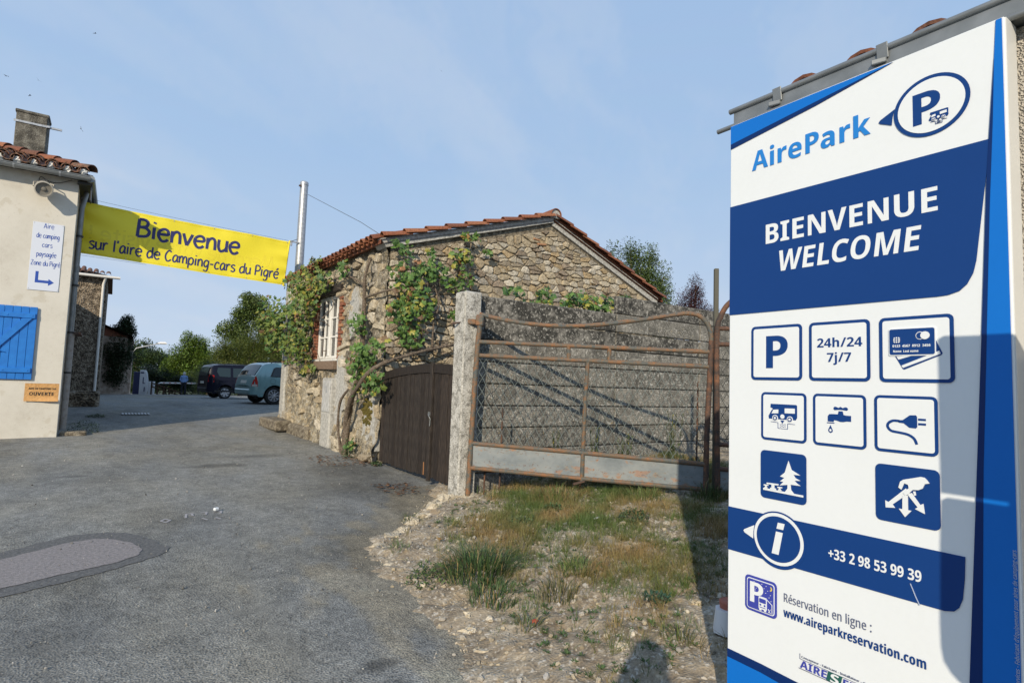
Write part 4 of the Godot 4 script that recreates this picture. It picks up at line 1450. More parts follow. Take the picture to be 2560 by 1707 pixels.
# ---------------------------------------------------------------- strokes for hand-drawn lettering
# each letter: advance, then strokes; x-height 0.5, capitals 0.75
const GLYPH := {
	"B": [.56, [[.08, .75], [.07, .4], [.06, 0]], [[.08, .74], [.3, .74], [.42, .64], [.36, .47], [.1, .41]], [[.1, .41], [.36, .4], [.5, .26], [.4, .07], [.06, .01]]],
	"i": [.24, [[.12, .5], [.115, .25], [.12, 0]], [[.115, .66], [.125, .7], [.135, .73]]],
	"e": [.52, [[.08, .27], [.25, .28], [.45, .31], [.42, .46], [.27, .51], [.1, .4], [.07, .2], [.2, .01], [.35, .01], [.46, .1]]],
	"n": [.5, [[.08, .5], [.09, .25], [.09, 0]], [[.09, .25], [.16, .43], [.28, .5], [.39, .42], [.42, .2], [.43, 0]]],
	"v": [.46, [[.04, .5], [.13, .25], [.22, 0]], [[.22, 0], [.32, .25], [.42, .51]]],
	"u": [.5, [[.07, .5], [.07, .2], [.15, .02], [.27, .02], [.41, .16], [.42, .5]], [[.42, .5], [.42, .2], [.45, 0]]],
	"s": [.44, [[.38, .43], [.28, .5], [.12, .45], [.1, .34], [.24, .27], [.37, .2], [.37, .07], [.22, 0], [.06, .06]]],
	"r": [.42, [[.09, .5], [.1, .25], [.1, 0]], [[.1, .25], [.18, .42], [.28, .49], [.38, .44]]],
	"l": [.24, [[.12, .76], [.115, .4], [.12, 0]]],
	"'": [.22, [[.12, .78], [.08, .6]]],
	"a": [.5, [[.42, .4], [.3, .5], [.15, .42], [.07, .22], [.12, .03], [.26, .03], [.38, .2], [.43, .48]], [[.43, .48], [.41, .2], [.46, 0]]],
	"d": [.54, [[.44, .42], [.3, .48], [.13, .4], [.07, .2], [.14, .02], [.28, .02], [.43, .16]], [[.45, .77], [.44, .4], [.46, 0]]],
	"C": [.6, [[.5, .64], [.42, .73], [.28, .72], [.12, .52], [.08, .25], [.2, .02], [.36, .01], [.52, .14]]],
	"m": [.74, [[.07, .5], [.09, .25], [.09, 0]], [[.09, .25], [.17, .44], [.27, .49], [.35, .38], [.36, 0]], [[.36, .25], [.44, .44], [.55, .49], [.64, .38], [.66, 0]]],
	"p": [.52, [[.08, .48], [.08, .1], [.07, -.27]], [[.08, .3], [.17, .45], [.3, .49], [.43, .38], [.43, .16], [.32, .02], [.2, .02], [.09, .1]]],
	"g": [.52, [[.42, .42], [.3, .5], [.15, .43], [.08, .25], [.15, .06], [.28, .05], [.42, .22]], [[.44, .5], [.43, .1], [.38, -.2], [.24, -.28], [.08, -.2]]],
	"-": [.4, [[.06, .27], [.34, .28]]],
	"c": [.48, [[.42, .4], [.32, .49], [.18, .46], [.08, .28], [.1, .08], [.24, 0], [.42, .08]]],
	"P": [.52, [[.08, .74], [.08, .35], [.08, 0]], [[.08, .73], [.3, .74], [.47, .6], [.42, .4], [.24, .33], [.09, .33]]],
	"A": [.62, [[.06, 0], [.2, .4], [.32, .76]], [[.32, .76], [.44, .36], [.54, 0]], [[.14, .25], [.46, .28]]],
	"y": [.48, [[.05, .5], [.14, .28], [.24, .08]], [[.43, .5], [.3, .16], [.13, -.27]]],
	"Z": [.6, [[.08, .73], [.5, .74]], [[.5, .74], [.28, .36], [.07, .02]], [[.07, .02], [.54, .02]]],
	"o": [.52, [[.26, .5], [.12, .42], [.07, .24], [.14, .05], [.27, .01]], [[.27, .01], [.42, .1], [.46, .27], [.39, .44], [.26, .5]]],
	"M": [.8, [[.06, 0], [.12, .4], [.18, .75]], [[.18, .75], [.29, .4], [.4, .1]], [[.4, .1], [.5, .4], [.6, .75]], [[.6, .75], [.66, .4], [.72, 0]]],
	"t": [.46, [[.22, .7], [.21, .3], [.23, 0]], [[.05, .48], [.4, .49]]],
	"!": [.24, [[.13, .76], [.12, .24]], [[.115, .01], [.12, .04], [.125, .07]]],
	" ": [.32],
}

func comic_width(text: String) -> float:
	var w := 0.0
	for ch in text:
		w += GLYPH["e" if ch == "é" else ch][0]
	return w

# letters as thin flat sheets on a surface: put(x, y, up) gives the point
func comic(mb: MB, text: String, x0: float, y0: float, size: float, sx: float, thick: float, put: Callable, mirror := false) -> void:
	var x := 0.0
	var total := comic_width(text)
	for ch in text:
		var g: Array = GLYPH["e" if ch == "é" else ch]
		var strokes := g.slice(1)
		if ch == "é":
			strokes.append([[.24, .62], [.4, .76]])
		# long curves are cut in two so that no stroke closes on itself
		var cut := []
		for st in strokes:
			if st.size() >= 6:
				var h: int = st.size() / 2
				cut.append([st, 0, h])
				cut.append([st, h, st.size() - 1])
			else:
				cut.append([st, 0, st.size() - 1])
		var lay := 0
		for cs in cut:
			var st: Array = cs[0]
			var pts := PackedVector2Array()
			for i in range(cs[1], cs[2]):
				var p0 := Vector2(st[maxi(i - 1, 0)][0], st[maxi(i - 1, 0)][1])
				var p1 := Vector2(st[i][0], st[i][1])
				var p2 := Vector2(st[i + 1][0], st[i + 1][1])
				var p3 := Vector2(st[mini(i + 2, st.size() - 1)][0], st[mini(i + 2, st.size() - 1)][1])
				for k in 4:
					pts.append(p1.cubic_interpolate(p2, p0, p3, k / 4.0))
			pts.append(Vector2(st[cs[2]][0], st[cs[2]][1]))
			for i in pts.size():
				pts[i] = Vector2((pts[i].x + x) * sx * size, pts[i].y * size)
			for poly in Geometry2D.offset_polyline(pts, thick * size, Geometry2D.JOIN_ROUND, Geometry2D.END_ROUND):
				if Geometry2D.is_polygon_clockwise(poly):
					continue
				var ix := Geometry2D.triangulate_polygon(poly)
				for i in range(0, ix.size(), 3):
					var q := []
					for k in 3:
						var e: Vector2 = poly[ix[i + k]]
						var ex: float = total * sx * size - e.x if mirror else e.x
						q.append(put.call(x0 + ex, y0 + e.y, 0.0025 + 0.0004 * lay))
					var nn: Vector3 = (q[1] - q[0]).cross(q[2] - q[0])
					var up: Vector3 = put.call(x0, y0, 1.0) - put.call(x0, y0, 0.0)
					if nn.dot(up) > 0:
						mb.tri(q[0], q[1], q[2])
					else:
						mb.tri(q[0], q[2], q[1])
			lay += 1
		x += g[0]

# printed lettering: the cap height and the width are given; baseline starts at p
var caps_base := {}
func print_text(parent: Node, text: String, p: Vector3, width: float, cap: float, m: Material, bold := true, shear := 0.0, called := "lettering", turn := 0.0) -> MeshInstance3D:
	var key := "b" if bold else "r"
	var mk := func(s: String) -> TextMesh:
		var t := TextMesh.new()
		var f := SystemFont.new()
		f.font_names = PackedStringArray(["Droid Sans"])
		f.font_weight = 700 if bold else 400
		t.font = f
		t.font_size = 64
		t.pixel_size = 0.01
		t.depth = 0.02
		t.curve_step = 1.0
		t.horizontal_alignment = HORIZONTAL_ALIGNMENT_LEFT
		t.text = s
		return t
	if not caps_base.has(key):
		caps_base[key] = mk.call("H").get_aabb()
	var H: AABB = caps_base[key]
	var tm: TextMesh = mk.call(text)
	var bb := tm.get_aabb()
	var o := add_mesh(tm, called, m, parent)
	var sy := cap / H.size.y
	var sx := width / bb.size.x
	var bas := Basis(Vector3(sx, 0, 0), Vector3(shear * sy, sy, 0), Vector3(0, 0, 0.0015 / 0.02))
	var local := Transform3D(bas, Vector3(-bb.position.x * sx - H.position.y * shear * sy, -H.position.y * sy, 0.0))
	o.transform = Transform3D(Basis(Vector3(0, 0, 1), turn), p) * local
	return o

# ---------------------------------------------------------------- left house
func build_left_house() -> void:
	var zf := -14.04
	var xc := -0.75
	var T := thing("cream_house", "cream rendered house with hipped tile roof, zinc gutter and tall chimney", "house", Vector3(-4.5, 0, -17.5))
	var o0 := -T.position
	var mb := MB.new()
	# walls with thickness
	box(mb, at(o0 + Vector3((xc - 8.0) * .5, 2.6, zf - .2)), Vector3(8.0 + xc + .0, 5.5, .4))
	part(mb, "front_wall", M.cream, T)
	mb = MB.new()
	box(mb, at(o0 + Vector3(xc - .21, 2.6, zf - .9)), Vector3(.4, 5.5, 1.0))
	box(mb, at(o0 + Vector3(xc - 1.2, 2.6, zf - 1.2)), Vector3(1.6, 5.5, .4))
	box(mb, at(o0 + Vector3(xc - 2.0, 2.6, zf - 4.7)), Vector3(.4, 5.5, 6.6))
	part(mb, "side_wall", M.farstone, T)
	# hipped roof
	var e := 0.22
	var yE := 5.42
	var c0 := o0 + Vector3(xc + e, yE, zf + e + .06)
	var c1 := o0 + Vector3(-8.2, yE, zf + e + .06)
	var c2 := o0 + Vector3(xc + e, yE, zf - 8.0)
	var c3 := o0 + Vector3(-8.2, yE, zf - 8.0)
	var pitch := .36
	var r0 := o0 + Vector3(xc + e - 4.1, yE + 4.1 * pitch, zf + e + .06 - 4.1)
	mb = MB.new()
	mb.tri(c0, r0, c1); mb.tri(c0, c2, r0); mb.tri(c2, c3, r0); mb.tri(c3, c1, r0)
	mb.quad(c1, c3, c2, c0)
	part(mb, "roof", M.oldtile1, T)
	# tiles of the front slope, in columns that climb to the hip
	var til := barrel_tile(0.46, 0.095, 0.08, "house")
	var up := Vector3(0, pitch, -1).normalized()
	var nn := Vector3(0, 1, pitch).normalized()
	for k in 12:
		var dx := 0.16 + k * 0.245
		var n := clampi(int(dx / .38) + 1, 1, 6)
		for j in n:
			var p := c0 + Vector3(-dx, 0, .02) + up * (j * .38 - .02) + nn * (.045 + .008 * (j % 2)) + Vector3(rr(-.01, .01), 0, 0)
			lay_tile(T, til, M["oldtile%d" % (rng.randi() % 3)], p, (up - nn * .06).normalized(), nn)
			var q := c0 + Vector3(-dx - .122, 0, .045) + up * (j * .38 - .02) + nn * .085
			lay_tile(T, til, M["oldtile%d" % (rng.randi() % 3)], q, (up + nn * .02).normalized(), -nn)
		# white mortar plug under each cover tile
		mb = MB.new()
		stone_lump(mb, .07, 20 + k, .9)
		var pl := part(mb, "mortar_plug", M.white_paint, T)
		pl.position = c0 + Vector3(-dx + .005, .035, .0)
	# hip caps
	var hd := (r0 - c0).normalized()
	var hn := (Vector3.UP - hd * hd.y).normalized()
	var cap := barrel_tile(0.5, 0.12, 0.10, "hip")
	for j in 9:
		lay_tile(T, cap, M["tile%d" % [3, 1, 0, 3, 1, 2, 3, 0, 1][j]] if j > 0 else M.oldtile0, c0 + hd * (j * .42 + .05) + hn * (.085 + .006 * (j % 2)), (hd - hn * .06).normalized(), hn, "hip_tile")
	# gutter: half-round channel with joint straps
	mb = MB.new()
	var gz := zf + .27
	var gy := 5.37
	var prof := []
	for i in 9:
		var a := PI + PI * i / 8.0
		prof.append(Vector3(0, sin(a) * .075, cos(a) * .075))
	for i in 8:
		var A: Vector3 = o0 + Vector3(0, gy, gz) + prof[i]
		var B: Vector3 = o0 + Vector3(0, gy, gz) + prof[i + 1]
		var L := Vector3(-8.2, 0, 0)
		var R := Vector3(-.56, 0, 0)
		mb.quad(A + L, B + L, B + R, A + R)
		mb.quad(A + L + Vector3(0, .006, 0), A + R + Vector3(0, .006, 0), B + R + Vector3(0, .006, 0), B + L + Vector3(0, .006, 0))
	tube(mb, [o0 + Vector3(-8.2, gy, gz + .075), o0 + Vector3(-.56, gy, gz + .075)], .011, 6)
	for i in 8:
		mb.tri(o0 + Vector3(-.56, gy, gz), o0 + Vector3(-.56, gy, gz) + prof[i + 1], o0 + Vector3(-.56, gy, gz) + prof[i])
	# return along the side eave
	tube(mb, [o0 + Vector3(-.56, gy - .02, gz), o0 + Vector3(-.54, gy - .02, zf - 2.4)], .07, 8)
	part(mb, "gutter", M.zinc, T)
	for x in [-1.05, -1.72, -2.6]:
		mb = MB.new()
		for i in 8:
			var A: Vector3 = o0 + Vector3(x, gy, gz) + prof[i] * 1.06
			var B: Vector3 = o0 + Vector3(x, gy, gz) + prof[i + 1] * 1.06
			mb.quad(A, B, B + Vector3(.028, 0, 0), A + Vector3(.028, 0, 0))
		part(mb, "gutter_strap", M.galv, T)
	# dark boarded soffit on the shaded side
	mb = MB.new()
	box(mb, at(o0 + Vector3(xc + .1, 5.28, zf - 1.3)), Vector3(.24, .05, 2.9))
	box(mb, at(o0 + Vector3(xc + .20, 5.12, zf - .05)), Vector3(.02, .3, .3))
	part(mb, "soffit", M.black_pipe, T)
	# pipes down the corner
	mb = MB.new()
	tube(mb, [o0 + Vector3(-.64, 5.25, zf - .5), o0 + Vector3(-.69, 4.9, zf - .42), o0 + Vector3(-.69, 2.35, zf - .42)], .045, 8)
	part(mb, "downpipe", M.zinc, T)
	mb = MB.new()
	tube(mb, [o0 + Vector3(-.68, 2.4, zf - .42), o0 + Vector3(-.68, .45, zf - .42)], .055, 8)
	part(mb, "downpipe_foot", M.grey_pipe, T)
	for yy in [4.3, 3.3, 2.35, 1.55]:
		mb = MB.new()
		lathe(mb, at(o0 + Vector3(-.685, yy, zf - .42)), [Vector2(.06, 0), Vector2(.062, .03), Vector2(.06, .04)], 10)
		part(mb, "pipe_clip", M.black_pipe, T)
	mb = MB.new()
	box(mb, at(o0 + Vector3(-.58, 2.36, zf - .75)), Vector3(.12, .05, .9), .01)
	part(mb, "rusty_ledge", M.rust_dark, T)
	# chimney
	var ch := Node3D.new()
	ch.name = "chimney"
	T.add_child(ch)
	ch.position = o0 + Vector3(-1.83, 5.8, -16.9)
	mb = MB.new()
	box(mb, at(Vector3(0, .78, 0)), Vector3(.56, 1.56, .5), .02)
	part(mb, "stack", M.chimney, ch)
	mb = MB.new()
	box(mb, at(Vector3(0, 1.57, 0)), Vector3(.6, .07, .54), .015)
	part(mb, "cap", M.chimney, ch)
	mb = MB.new()
	box(mb, at(Vector3(-.01, 1.33, .262)), Vector3(.6, .045, .012))
	box(mb, at(Vector3(.30, 1.33, .24)), Vector3(.05, .055, .1), .005)
	box(mb, at(Vector3(.39, 1.325, .24)), Vector3(.30, .045, .04), .004)
	part(mb, "aerial_strap", M.galv, ch)
	# shutter: boards, ledges and brace
	var S := Node3D.new()
	S.name = "shutter"
	T.add_child(S)
	S.position = o0 + Vector3(-1.66, 1.42, zf + .02)
	var nb := 8
	for k in nb:
		mb = MB.new()
		box(mb, at(Vector3(-.47 + (k + .5) * .94 / nb, .68, .014)), Vector3(.94 / nb - .004, 1.36, .026), .004)
		part(mb, "board", M.blue_paint, S)
	for yy in [1.19, .17]:
		mb = MB.new()
		box(mb, at(Vector3(.0, yy, .042)), Vector3(.9, .095, .026), .008)
		part(mb, "ledge", M.blue_paint, S)
	mb = MB.new()
	prism(mb, at(Vector3(0, 0, .03)), PackedVector2Array([Vector2(-.44, .22), Vector2(-.31, .22), Vector2(.40, 1.14), Vector2(.27, 1.14)]), 0, .024)
	part(mb, "brace", M.blue_paint, S)
	mb = MB.new()
	tube(mb, [Vector3(-.06, .5, .05), Vector3(.0, .52, .055), Vector3(.05, .5, .05)], .008, 6)
	part(mb, "catch", M.blue_paint, S)
	for p in [[.40, 1.19], [.05, 1.19], [.40, .17], [.05, .17]]:
		mb = MB.new()
		lathe(mb, Transform3D(Basis(Vector3.RIGHT, PI / 2), Vector3(p[0], p[1], .055)), [Vector2(.014, 0), Vector2(.011, .006), Vector2(0, .008)], 8)
		part(mb, "bolt", M.blue_paint, S)
	# white way sign
	var Sg := thing("direction_plaque", "white enamel plaque with blue lettering and bent arrow on cream house", "sign", Vector3(-1.15, 3.11, zf + .006))
	mb = MB.new()
	box(mb, at(Vector3(0, .65, .004)), Vector3(.465, 1.30, .006), .002)
	part(mb, "panel", M.plaque, Sg)
	var flat := func(x: float, y: float, u: float) -> Vector3: return Vector3(x, y, .0065 + u)
	var lines := [["Aire", 1.195], ["de camping", 1.005], ["cars", .83], ["paysagée", .65], ["Zone du Pigré", .475]]
	for l in lines:
		mb = MB.new()
		var w: float = [.16, .35, .16, .30, .44][lines.find(l)]
		comic(mb, l[0], -w * .5 + .005, l[1], .125, w / (comic_width(l[0]) * .125), .034, flat)
		part(mb, "lettering", M.plaque_ink, Sg)
	mb = MB.new()
	prism(mb, at(Vector3(0, 0, .0075)), PackedVector2Array([Vector2(-.13, .36), Vector2(-.085, .36), Vector2(-.085, .195), Vector2(.07, .195), Vector2(.07, .23), Vector2(.155, .165), Vector2(.07, .10), Vector2(.07, .145), Vector2(-.13, .145)]), 0, .0015)
	part(mb, "arrow", M.plaque_ink, Sg)
	for p in [[-.215, 1.28], [.215, 1.28], [-.215, .03], [.215, .03]]:
		mb = MB.new()
		lathe(mb, Transform3D(Basis(Vector3.RIGHT, PI / 2), Vector3(p[0], p[1], .007)), [Vector2(.008, 0), Vector2(.006, .003), Vector2(0, .004)], 8)
		part(mb, "screw", M.galv, Sg)
	# paper notice
	var N := thing("paper_notice", "orange paper notice in a plastic sleeve reading OUVERTE on cream house", "notice", Vector3(-1.02, 1.02, zf + .01))
	mb = MB.new()
	var pp := func(x: float, y: float) -> Vector3:
		return Vector3(x, y, .012 + .055 * pow(clampf(1.0 - y / .10, 0, 1), 2.0) * (0.6 + .4 * sin(x * 9.0)) + .0015 * sin(x * 40.0))
	var px := steps(-.255, .255, .03)
	var py := steps(0.0, .335, .03)
	for i in px.size() - 1:
		for j in py.size() - 1:
			mb.quad(pp.call(px[i], py[j]), pp.call(px[i + 1], py[j]), pp.call(px[i + 1], py[j + 1]), pp.call(px[i], py[j + 1]))
	part(mb, "sheet", M.paper, N)
	print_text(N, "AIRE DE CAMPING CAR", Vector3(-.2, .218, .0145), .41, .036, M.black_ink, true)
	print_text(N, "OUVERTE", Vector3(-.185, .108, .0155), .365, .062, M.black_ink, true)
	mb = MB.new()
	box(mb, at(Vector3(.262, .17, .03)), Vector3(.022, .34, .002))
	box(mb, at(Vector3(0, .342, .014)), Vector3(.54, .014, .002))
	part(mb, "sleeve_edge", M.plastic_clear, N)
	# horn loudspeaker
	var K := thing("loudspeaker", "round beige horn loudspeaker under the gutter of the cream house", "loudspeaker", Vector3(-1.27, 4.93, zf + .02))
	var tilt := Transform3D(Basis(Vector3.UP, .12) * Basis(Vector3.RIGHT, PI / 2 + .35), Vector3(0, .12, .12))
	mb = MB.new()
	lathe(mb, tilt, [Vector2(.0, -.02), Vector2(.09, -.02), Vector2(.12, .02), Vector2(.135, .08), Vector2(.138, .22), Vector2(.145, .235), Vector2(.145, .25), Vector2(.125, .255)], 24)
	part(mb, "housing", M.beige_plastic, K)
	mb = MB.new()
	lathe(mb, tilt, [Vector2(.126, .252), Vector2(.11, .225), Vector2(.04, .215), Vector2(.03, .24), Vector2(0, .245)], 24)
	part(mb, "grille", M.grille, K)
	mb = MB.new()
	tube(mb, [Vector3(-.14, .1, .2), Vector3(-.15, .2, .12), Vector3(0, .26, .0), Vector3(.15, .2, .12), Vector3(.14, .1, .2)], .012, 6)
	box(mb, at(Vector3(0, .26, .0)), Vector3(.08, .09, .05), .008)
	part(mb, "bracket", M.beige_plastic, K)
	# small junction dome and its cable
	var J := thing("junction_box", "small round white junction box above the loudspeaker", "junction box", Vector3(-1.36, 5.16, zf))
	mb = MB.new()
	lathe(mb, Transform3D(Basis(Vector3.RIGHT, PI / 2), Vector3(0, 0, 0)), [Vector2(.045, 0), Vector2(.045, .03), Vector2(.03, .05), Vector2(0, .055)], 14)
	part(mb, "cover", M.beige_plastic, J)
	mb = MB.new()
	tube(mb, smooth_path([Vector3(0, .04, .02), Vector3(.03, .12, .03), Vector3(.14, .06, .03), Vector3(.3, .06, .03), Vector3(.5, .16, .03)]), .006, 5)
	part(mb, "cable", M.black_pipe, J)
	# trough and step against the shaded side
	var Q := thing("stone_trough", "low stone trough standing against the shaded house side", "trough", Vector3(-.55, ground_y(-.5, -21.0) - .02, -21.2))
	mb = MB.new()
	box(mb, at(Vector3(0, .2, .85)), Vector3(.7, .42, .12), .03)
	box(mb, at(Vector3(0, .2, -.85)), Vector3(.7, .42, .12), .03)
	box(mb, at(Vector3(.3, .2, 0)), Vector3(.12, .42, 1.6), .03)
	box(mb, at(Vector3(-.3, .2, 0)), Vector3(.12, .42, 1.6), .03)
	part(mb, "basin", M.farstone, Q)
	mb = MB.new()
	box(mb, at(Vector3(0, .3, 0)), Vector3(.5, .1, 1.6))
	part(mb, "earth", M.dead, Q)
	mb = MB.new()
	box(mb, at(Vector3(-.5, .37, -14.3), 0.0), Vector3(.42, .12, .3), .02)
	one(mb, "kerb_stone", M.mortar, "flat brown kerb stone at the foot of the downpipe", "stone")

# ---------------------------------------------------------------- banner and its pole
func build_banner() -> void:
	var zb := -15.05
	var xa := -.62
	var xb := 3.50
	var T := thing("banner", "yellow welcome banner strung across the drive from house to steel pole", "banner", Vector3((xa + xb) * .5, 4.2, zb))
	# corner points measured on the photograph
	var tl := Vector2(-2.17, .98)
	var tr_ := Vector2(2.06, .83)
	var bl := Vector2(-2.19, -.12)
	var br := Vector2(1.98, -.28)
	var wave := func(s: float, t: float) -> float:
		return .03 * sin(s * 7.0 + t * 2.0) + .012 * sin(s * 17.0 - t * 5.0) + .03 * exp(-s * 10.0) * sin(t * 16.0 + s * 20.0) + .006 * sin(s * 61.0 + 4.0 * t) * pow(absf(t - .5) * 2.0, 3.0) + .014 * exp(-(1.0 - s) * 16.0) * sin(t * 21.0)
	var put := func(x: float, y: float, u: float) -> Vector3:
		# x along 0..1, y up 0..1
		var p: Vector2 = bl.lerp(br, x).lerp(tl.lerp(tr_, x), y)
		return Vector3(p.x, p.y, wave.call(x, y) + u)
	var mb := MB.new()
	var nx := 70
	var ny := 16
	for i in nx:
		for j in ny:
			var q := []
			var ns := []
			for e in [[i, j], [i + 1, j], [i + 1, j + 1], [i, j + 1]]:
				var sx := float(e[0]) / nx
				var sy := float(e[1]) / ny
				q.append(put.call(sx, sy, 0.0))
				var dxv: Vector3 = put.call(sx + .004, sy, 0.0) - put.call(sx - .004, sy, 0.0)
				var dyv: Vector3 = put.call(sx, sy + .01, 0.0) - put.call(sx, sy - .01, 0.0)
				ns.append(dxv.cross(dyv).normalized())
			mb.squad(q[0], q[1], q[2], q[3], ns[0], ns[1], ns[2], ns[3])
	part(mb, "cloth", M.yellow, T)
	# hems
	for t in [0.035, .965]:
		mb = MB.new()
		var pts := []
		for i in 40:
			pts.append(put.call(i / 39.0, t, .001))
		tube(mb, pts, .004, 5)
		part(mb, "hem", M.yellow, T)
	mb = MB.new()
	tube(mb, [put.call(1.0, -.02, 0.0), put.call(1.0, 1.03, 0.0)], .02, 8)
	part(mb, "sleeve", M.yellow, T)
	var W := 4.20
	var Hh := 1.11
	var on := func(x: float, y: float, u: float) -> Vector3: return put.call(x / W, y / Hh, u)
	mb = MB.new()
	comic(mb, "Bienvenue", 1.0, .57, .54, 2.10 / (comic_width("Bienvenue") * .54), .058, on)
	part(mb, "lettering", M.comic, T)
	mb = MB.new()
	comic(mb, "sur l'aire de Camping-cars du Pigré", .19, .135, .33, 3.86 / (comic_width("sur l'aire de Camping-cars du Pigré") * .33), .052, on)
	part(mb, "lettering", M.comic, T)
	mb = MB.new()
	var on2 := func(x: float, y: float, u: float) -> Vector3: return put.call(x / W, y / Hh, u * .5)
	comic(mb, "Merci de votre visite !", .16, .34, .42, 3.74 / (comic_width("Merci de votre visite !") * .42), .055, on2, true)
	part(mb, "show_through", M.yellow_ghost, T)
	for i in 6:
		for t in [.97, .03]:
			mb = MB.new()
			lathe(mb, Transform3D(Basis(Vector3.RIGHT, PI / 2), put.call(.012 + .976 * i / 5.0, t, .003)), [Vector2(.014, 0), Vector2(.012, .004), Vector2(.006, .003)], 8)
			part(mb, "eyelet", M.galv, T)
	# cords to wall and pole
	mb = MB.new()
	tube(mb, [put.call(0.01, .98, 0.0), Vector3(-2.19, 1.05, .05)], .005, 5)
	tube(mb, smooth_path([Vector3(-2.19, 1.06, .05), Vector3(-1.2, 1.0, 0), Vector3(.4, .92, 0), Vector3(2.06, .86, 0)]), .003, 5)
	tube(mb, [Vector3(-2.18, -.16, 0), put.call(.3, -.02, 0.0)], .003, 5)
	tube(mb, [put.call(1.0, 1.0, 0.0), Vector3(2.28, .96, -.1)], .007, 5)
	part(mb, "cord", M.black_pipe, T)
	mb = MB.new()
	box(mb, at(Vector3(-2.16, -.18, 0.05)), Vector3(.08, .14, .08), .008)
	box(mb, at(Vector3(-2.16, 1.04, 0.05)), Vector3(.05, .06, .05), .008)
	part(mb, "wall_hook", M.galv, T)
	# pole
	var P := thing("steel_pole", "tall galvanised steel pole behind the barn roof holding the banner", "pole", Vector3(3.95, ground_y(3.95, -15.9) - .05, -15.75))
	mb = MB.new()
	lathe(mb, at(Vector3.ZERO), [Vector2(.125, 0), Vector2(.105, 6.35), Vector2(.105, 6.42)], 8)
	part(mb, "shaft", M.galv, P)
	mb = MB.new()
	lathe(mb, at(Vector3(0, 6.40, 0)), [Vector2(.112, 0), Vector2(.112, .07), Vector2(.09, .1), Vector2(0, .11)], 12)
	part(mb, "cap", M.galv, P)
	mb = MB.new()
	box(mb, at(Vector3(-.17, 4.80, .1)), Vector3(.22, .03, .03), .004)
	box(mb, at(Vector3(-.26, 4.76, .1)), Vector3(.04, .14, .04), .006)
	part(mb, "banner_bracket", M.galv, P)
	mb = MB.new()
	box(mb, at(Vector3(-.12, 6.35, .06)), Vector3(.06, .04, .04), .004)
	part(mb, "insulator", M.rust_dark, P)
	mb = MB.new()
	tube(mb, [Vector3(4.06, 6.55, -15.72), Vector3(4.45, 5.2, -12.6), Vector3(4.6, 4.4, -10.9)], .006, 5)
	one(mb, "guy_wire", M.wire_dark, "thin guy wire running from the steel pole down to the barn roof", "wire")

# ---------------------------------------------------------------- birds
func build_birds() -> void:
	var mb := MB.new()
	tube(mb, [Vector3(-.1, 0, 0), Vector3(-.04, .01, 0), Vector3(.05, .012, 0), Vector3(.1, .0, 0)], [.006, .028, .026, .006], 6)
	for s in [-1.0, 1.0]:
		mb.quad(Vector3(.04, .01, 0), Vector3(-.03, .01, 0), Vector3(-.06, .07, s * .16), Vector3(.02, .075, s * .15))
		mb.quad(Vector3(.02, .075, s * .15), Vector3(-.06, .07, s * .16), Vector3(-.1, .03, s * .30), Vector3(-.07, .035, s * .3))
	mb.tri(Vector3(-.08, .0, 0), Vector3(-.17, 0, .04), Vector3(-.17, 0, -.04))
	var m := mb.mesh()
	for p in [[-2.0, 20.6, -39.5, .4], [-4.4, 17.6, -40.8, 2.0], [-5.7, 17.3, -40.6, 1.1], [-4.6, 16.4, -40.2, .2], [-2.4, 15.8, -42.0, 2.6], [16.5, 22.0, -33.0, 1.4]]:
		var o := add_mesh(m, numbered("bird"), M.bird, self)
		tag(o, "small dark swallow gliding high in the open sky", "bird", "swallows in the sky")
		o.position = Vector3(p[0], p[1], p[2])
		o.rotation = Vector3(.3 * p[3], p[3], .5)
		o.scale = Vector3.ONE * .6

# ---------------------------------------------------------------- parking sign
const SIGN_W := 1.007
const SIGN_H := 2.66
func sign_xf() -> Transform3D:
	var x := Vector3(-.021, 0, 1).normalized()
	var z := x.cross(Vector3.UP).normalized()
	return Transform3D(Basis(x, Vector3.UP, z), Vector3(2.290, 2.878, -1.572) + x * SIGN_W * .5 + Vector3(0, -SIGN_H, 0))

func suv(u: float, v: float) -> Vector2:
	return Vector2(u - SIGN_W * .5, SIGN_H - v)

func ink(parent: Node, pts: Array, lay: int, m: Material, called: String) -> MeshInstance3D:
	var poly := PackedVector2Array()
	for p in pts:
		poly.append(suv(p[0], p[1]))
	var mb := MB.new()
	prism(mb, Transform3D.IDENTITY, poly, .0002, .0010 + .0011 * lay)
	return part(mb, called, m, parent)

func ring_poly(u: float, v: float, ru: float, rv: float, n := 40) -> Array:
	var out := []
	for i in n:
		var a := TAU * i / n
		out.append([u + ru * cos(a), v + rv * sin(a)])
	return out

func rr_uv(u0: float, v0: float, u1: float, v1: float, r: float) -> Array:
	var out := []
	for p in round_rect(u0, v0, u1, v1, r):
		out.append([p.x, p.y])
	return out

func stext(parent: Node, text: String, u: float, v: float, width: float, cap: float, m: Material, bold := true, shear := 0.0, lay := 2, turn := 0.0) -> void:
	var q := suv(u, v)
	print_text(parent, text, Vector3(q.x, q.y, .0011 * lay), width, cap, m, bold, shear, "lettering", turn)

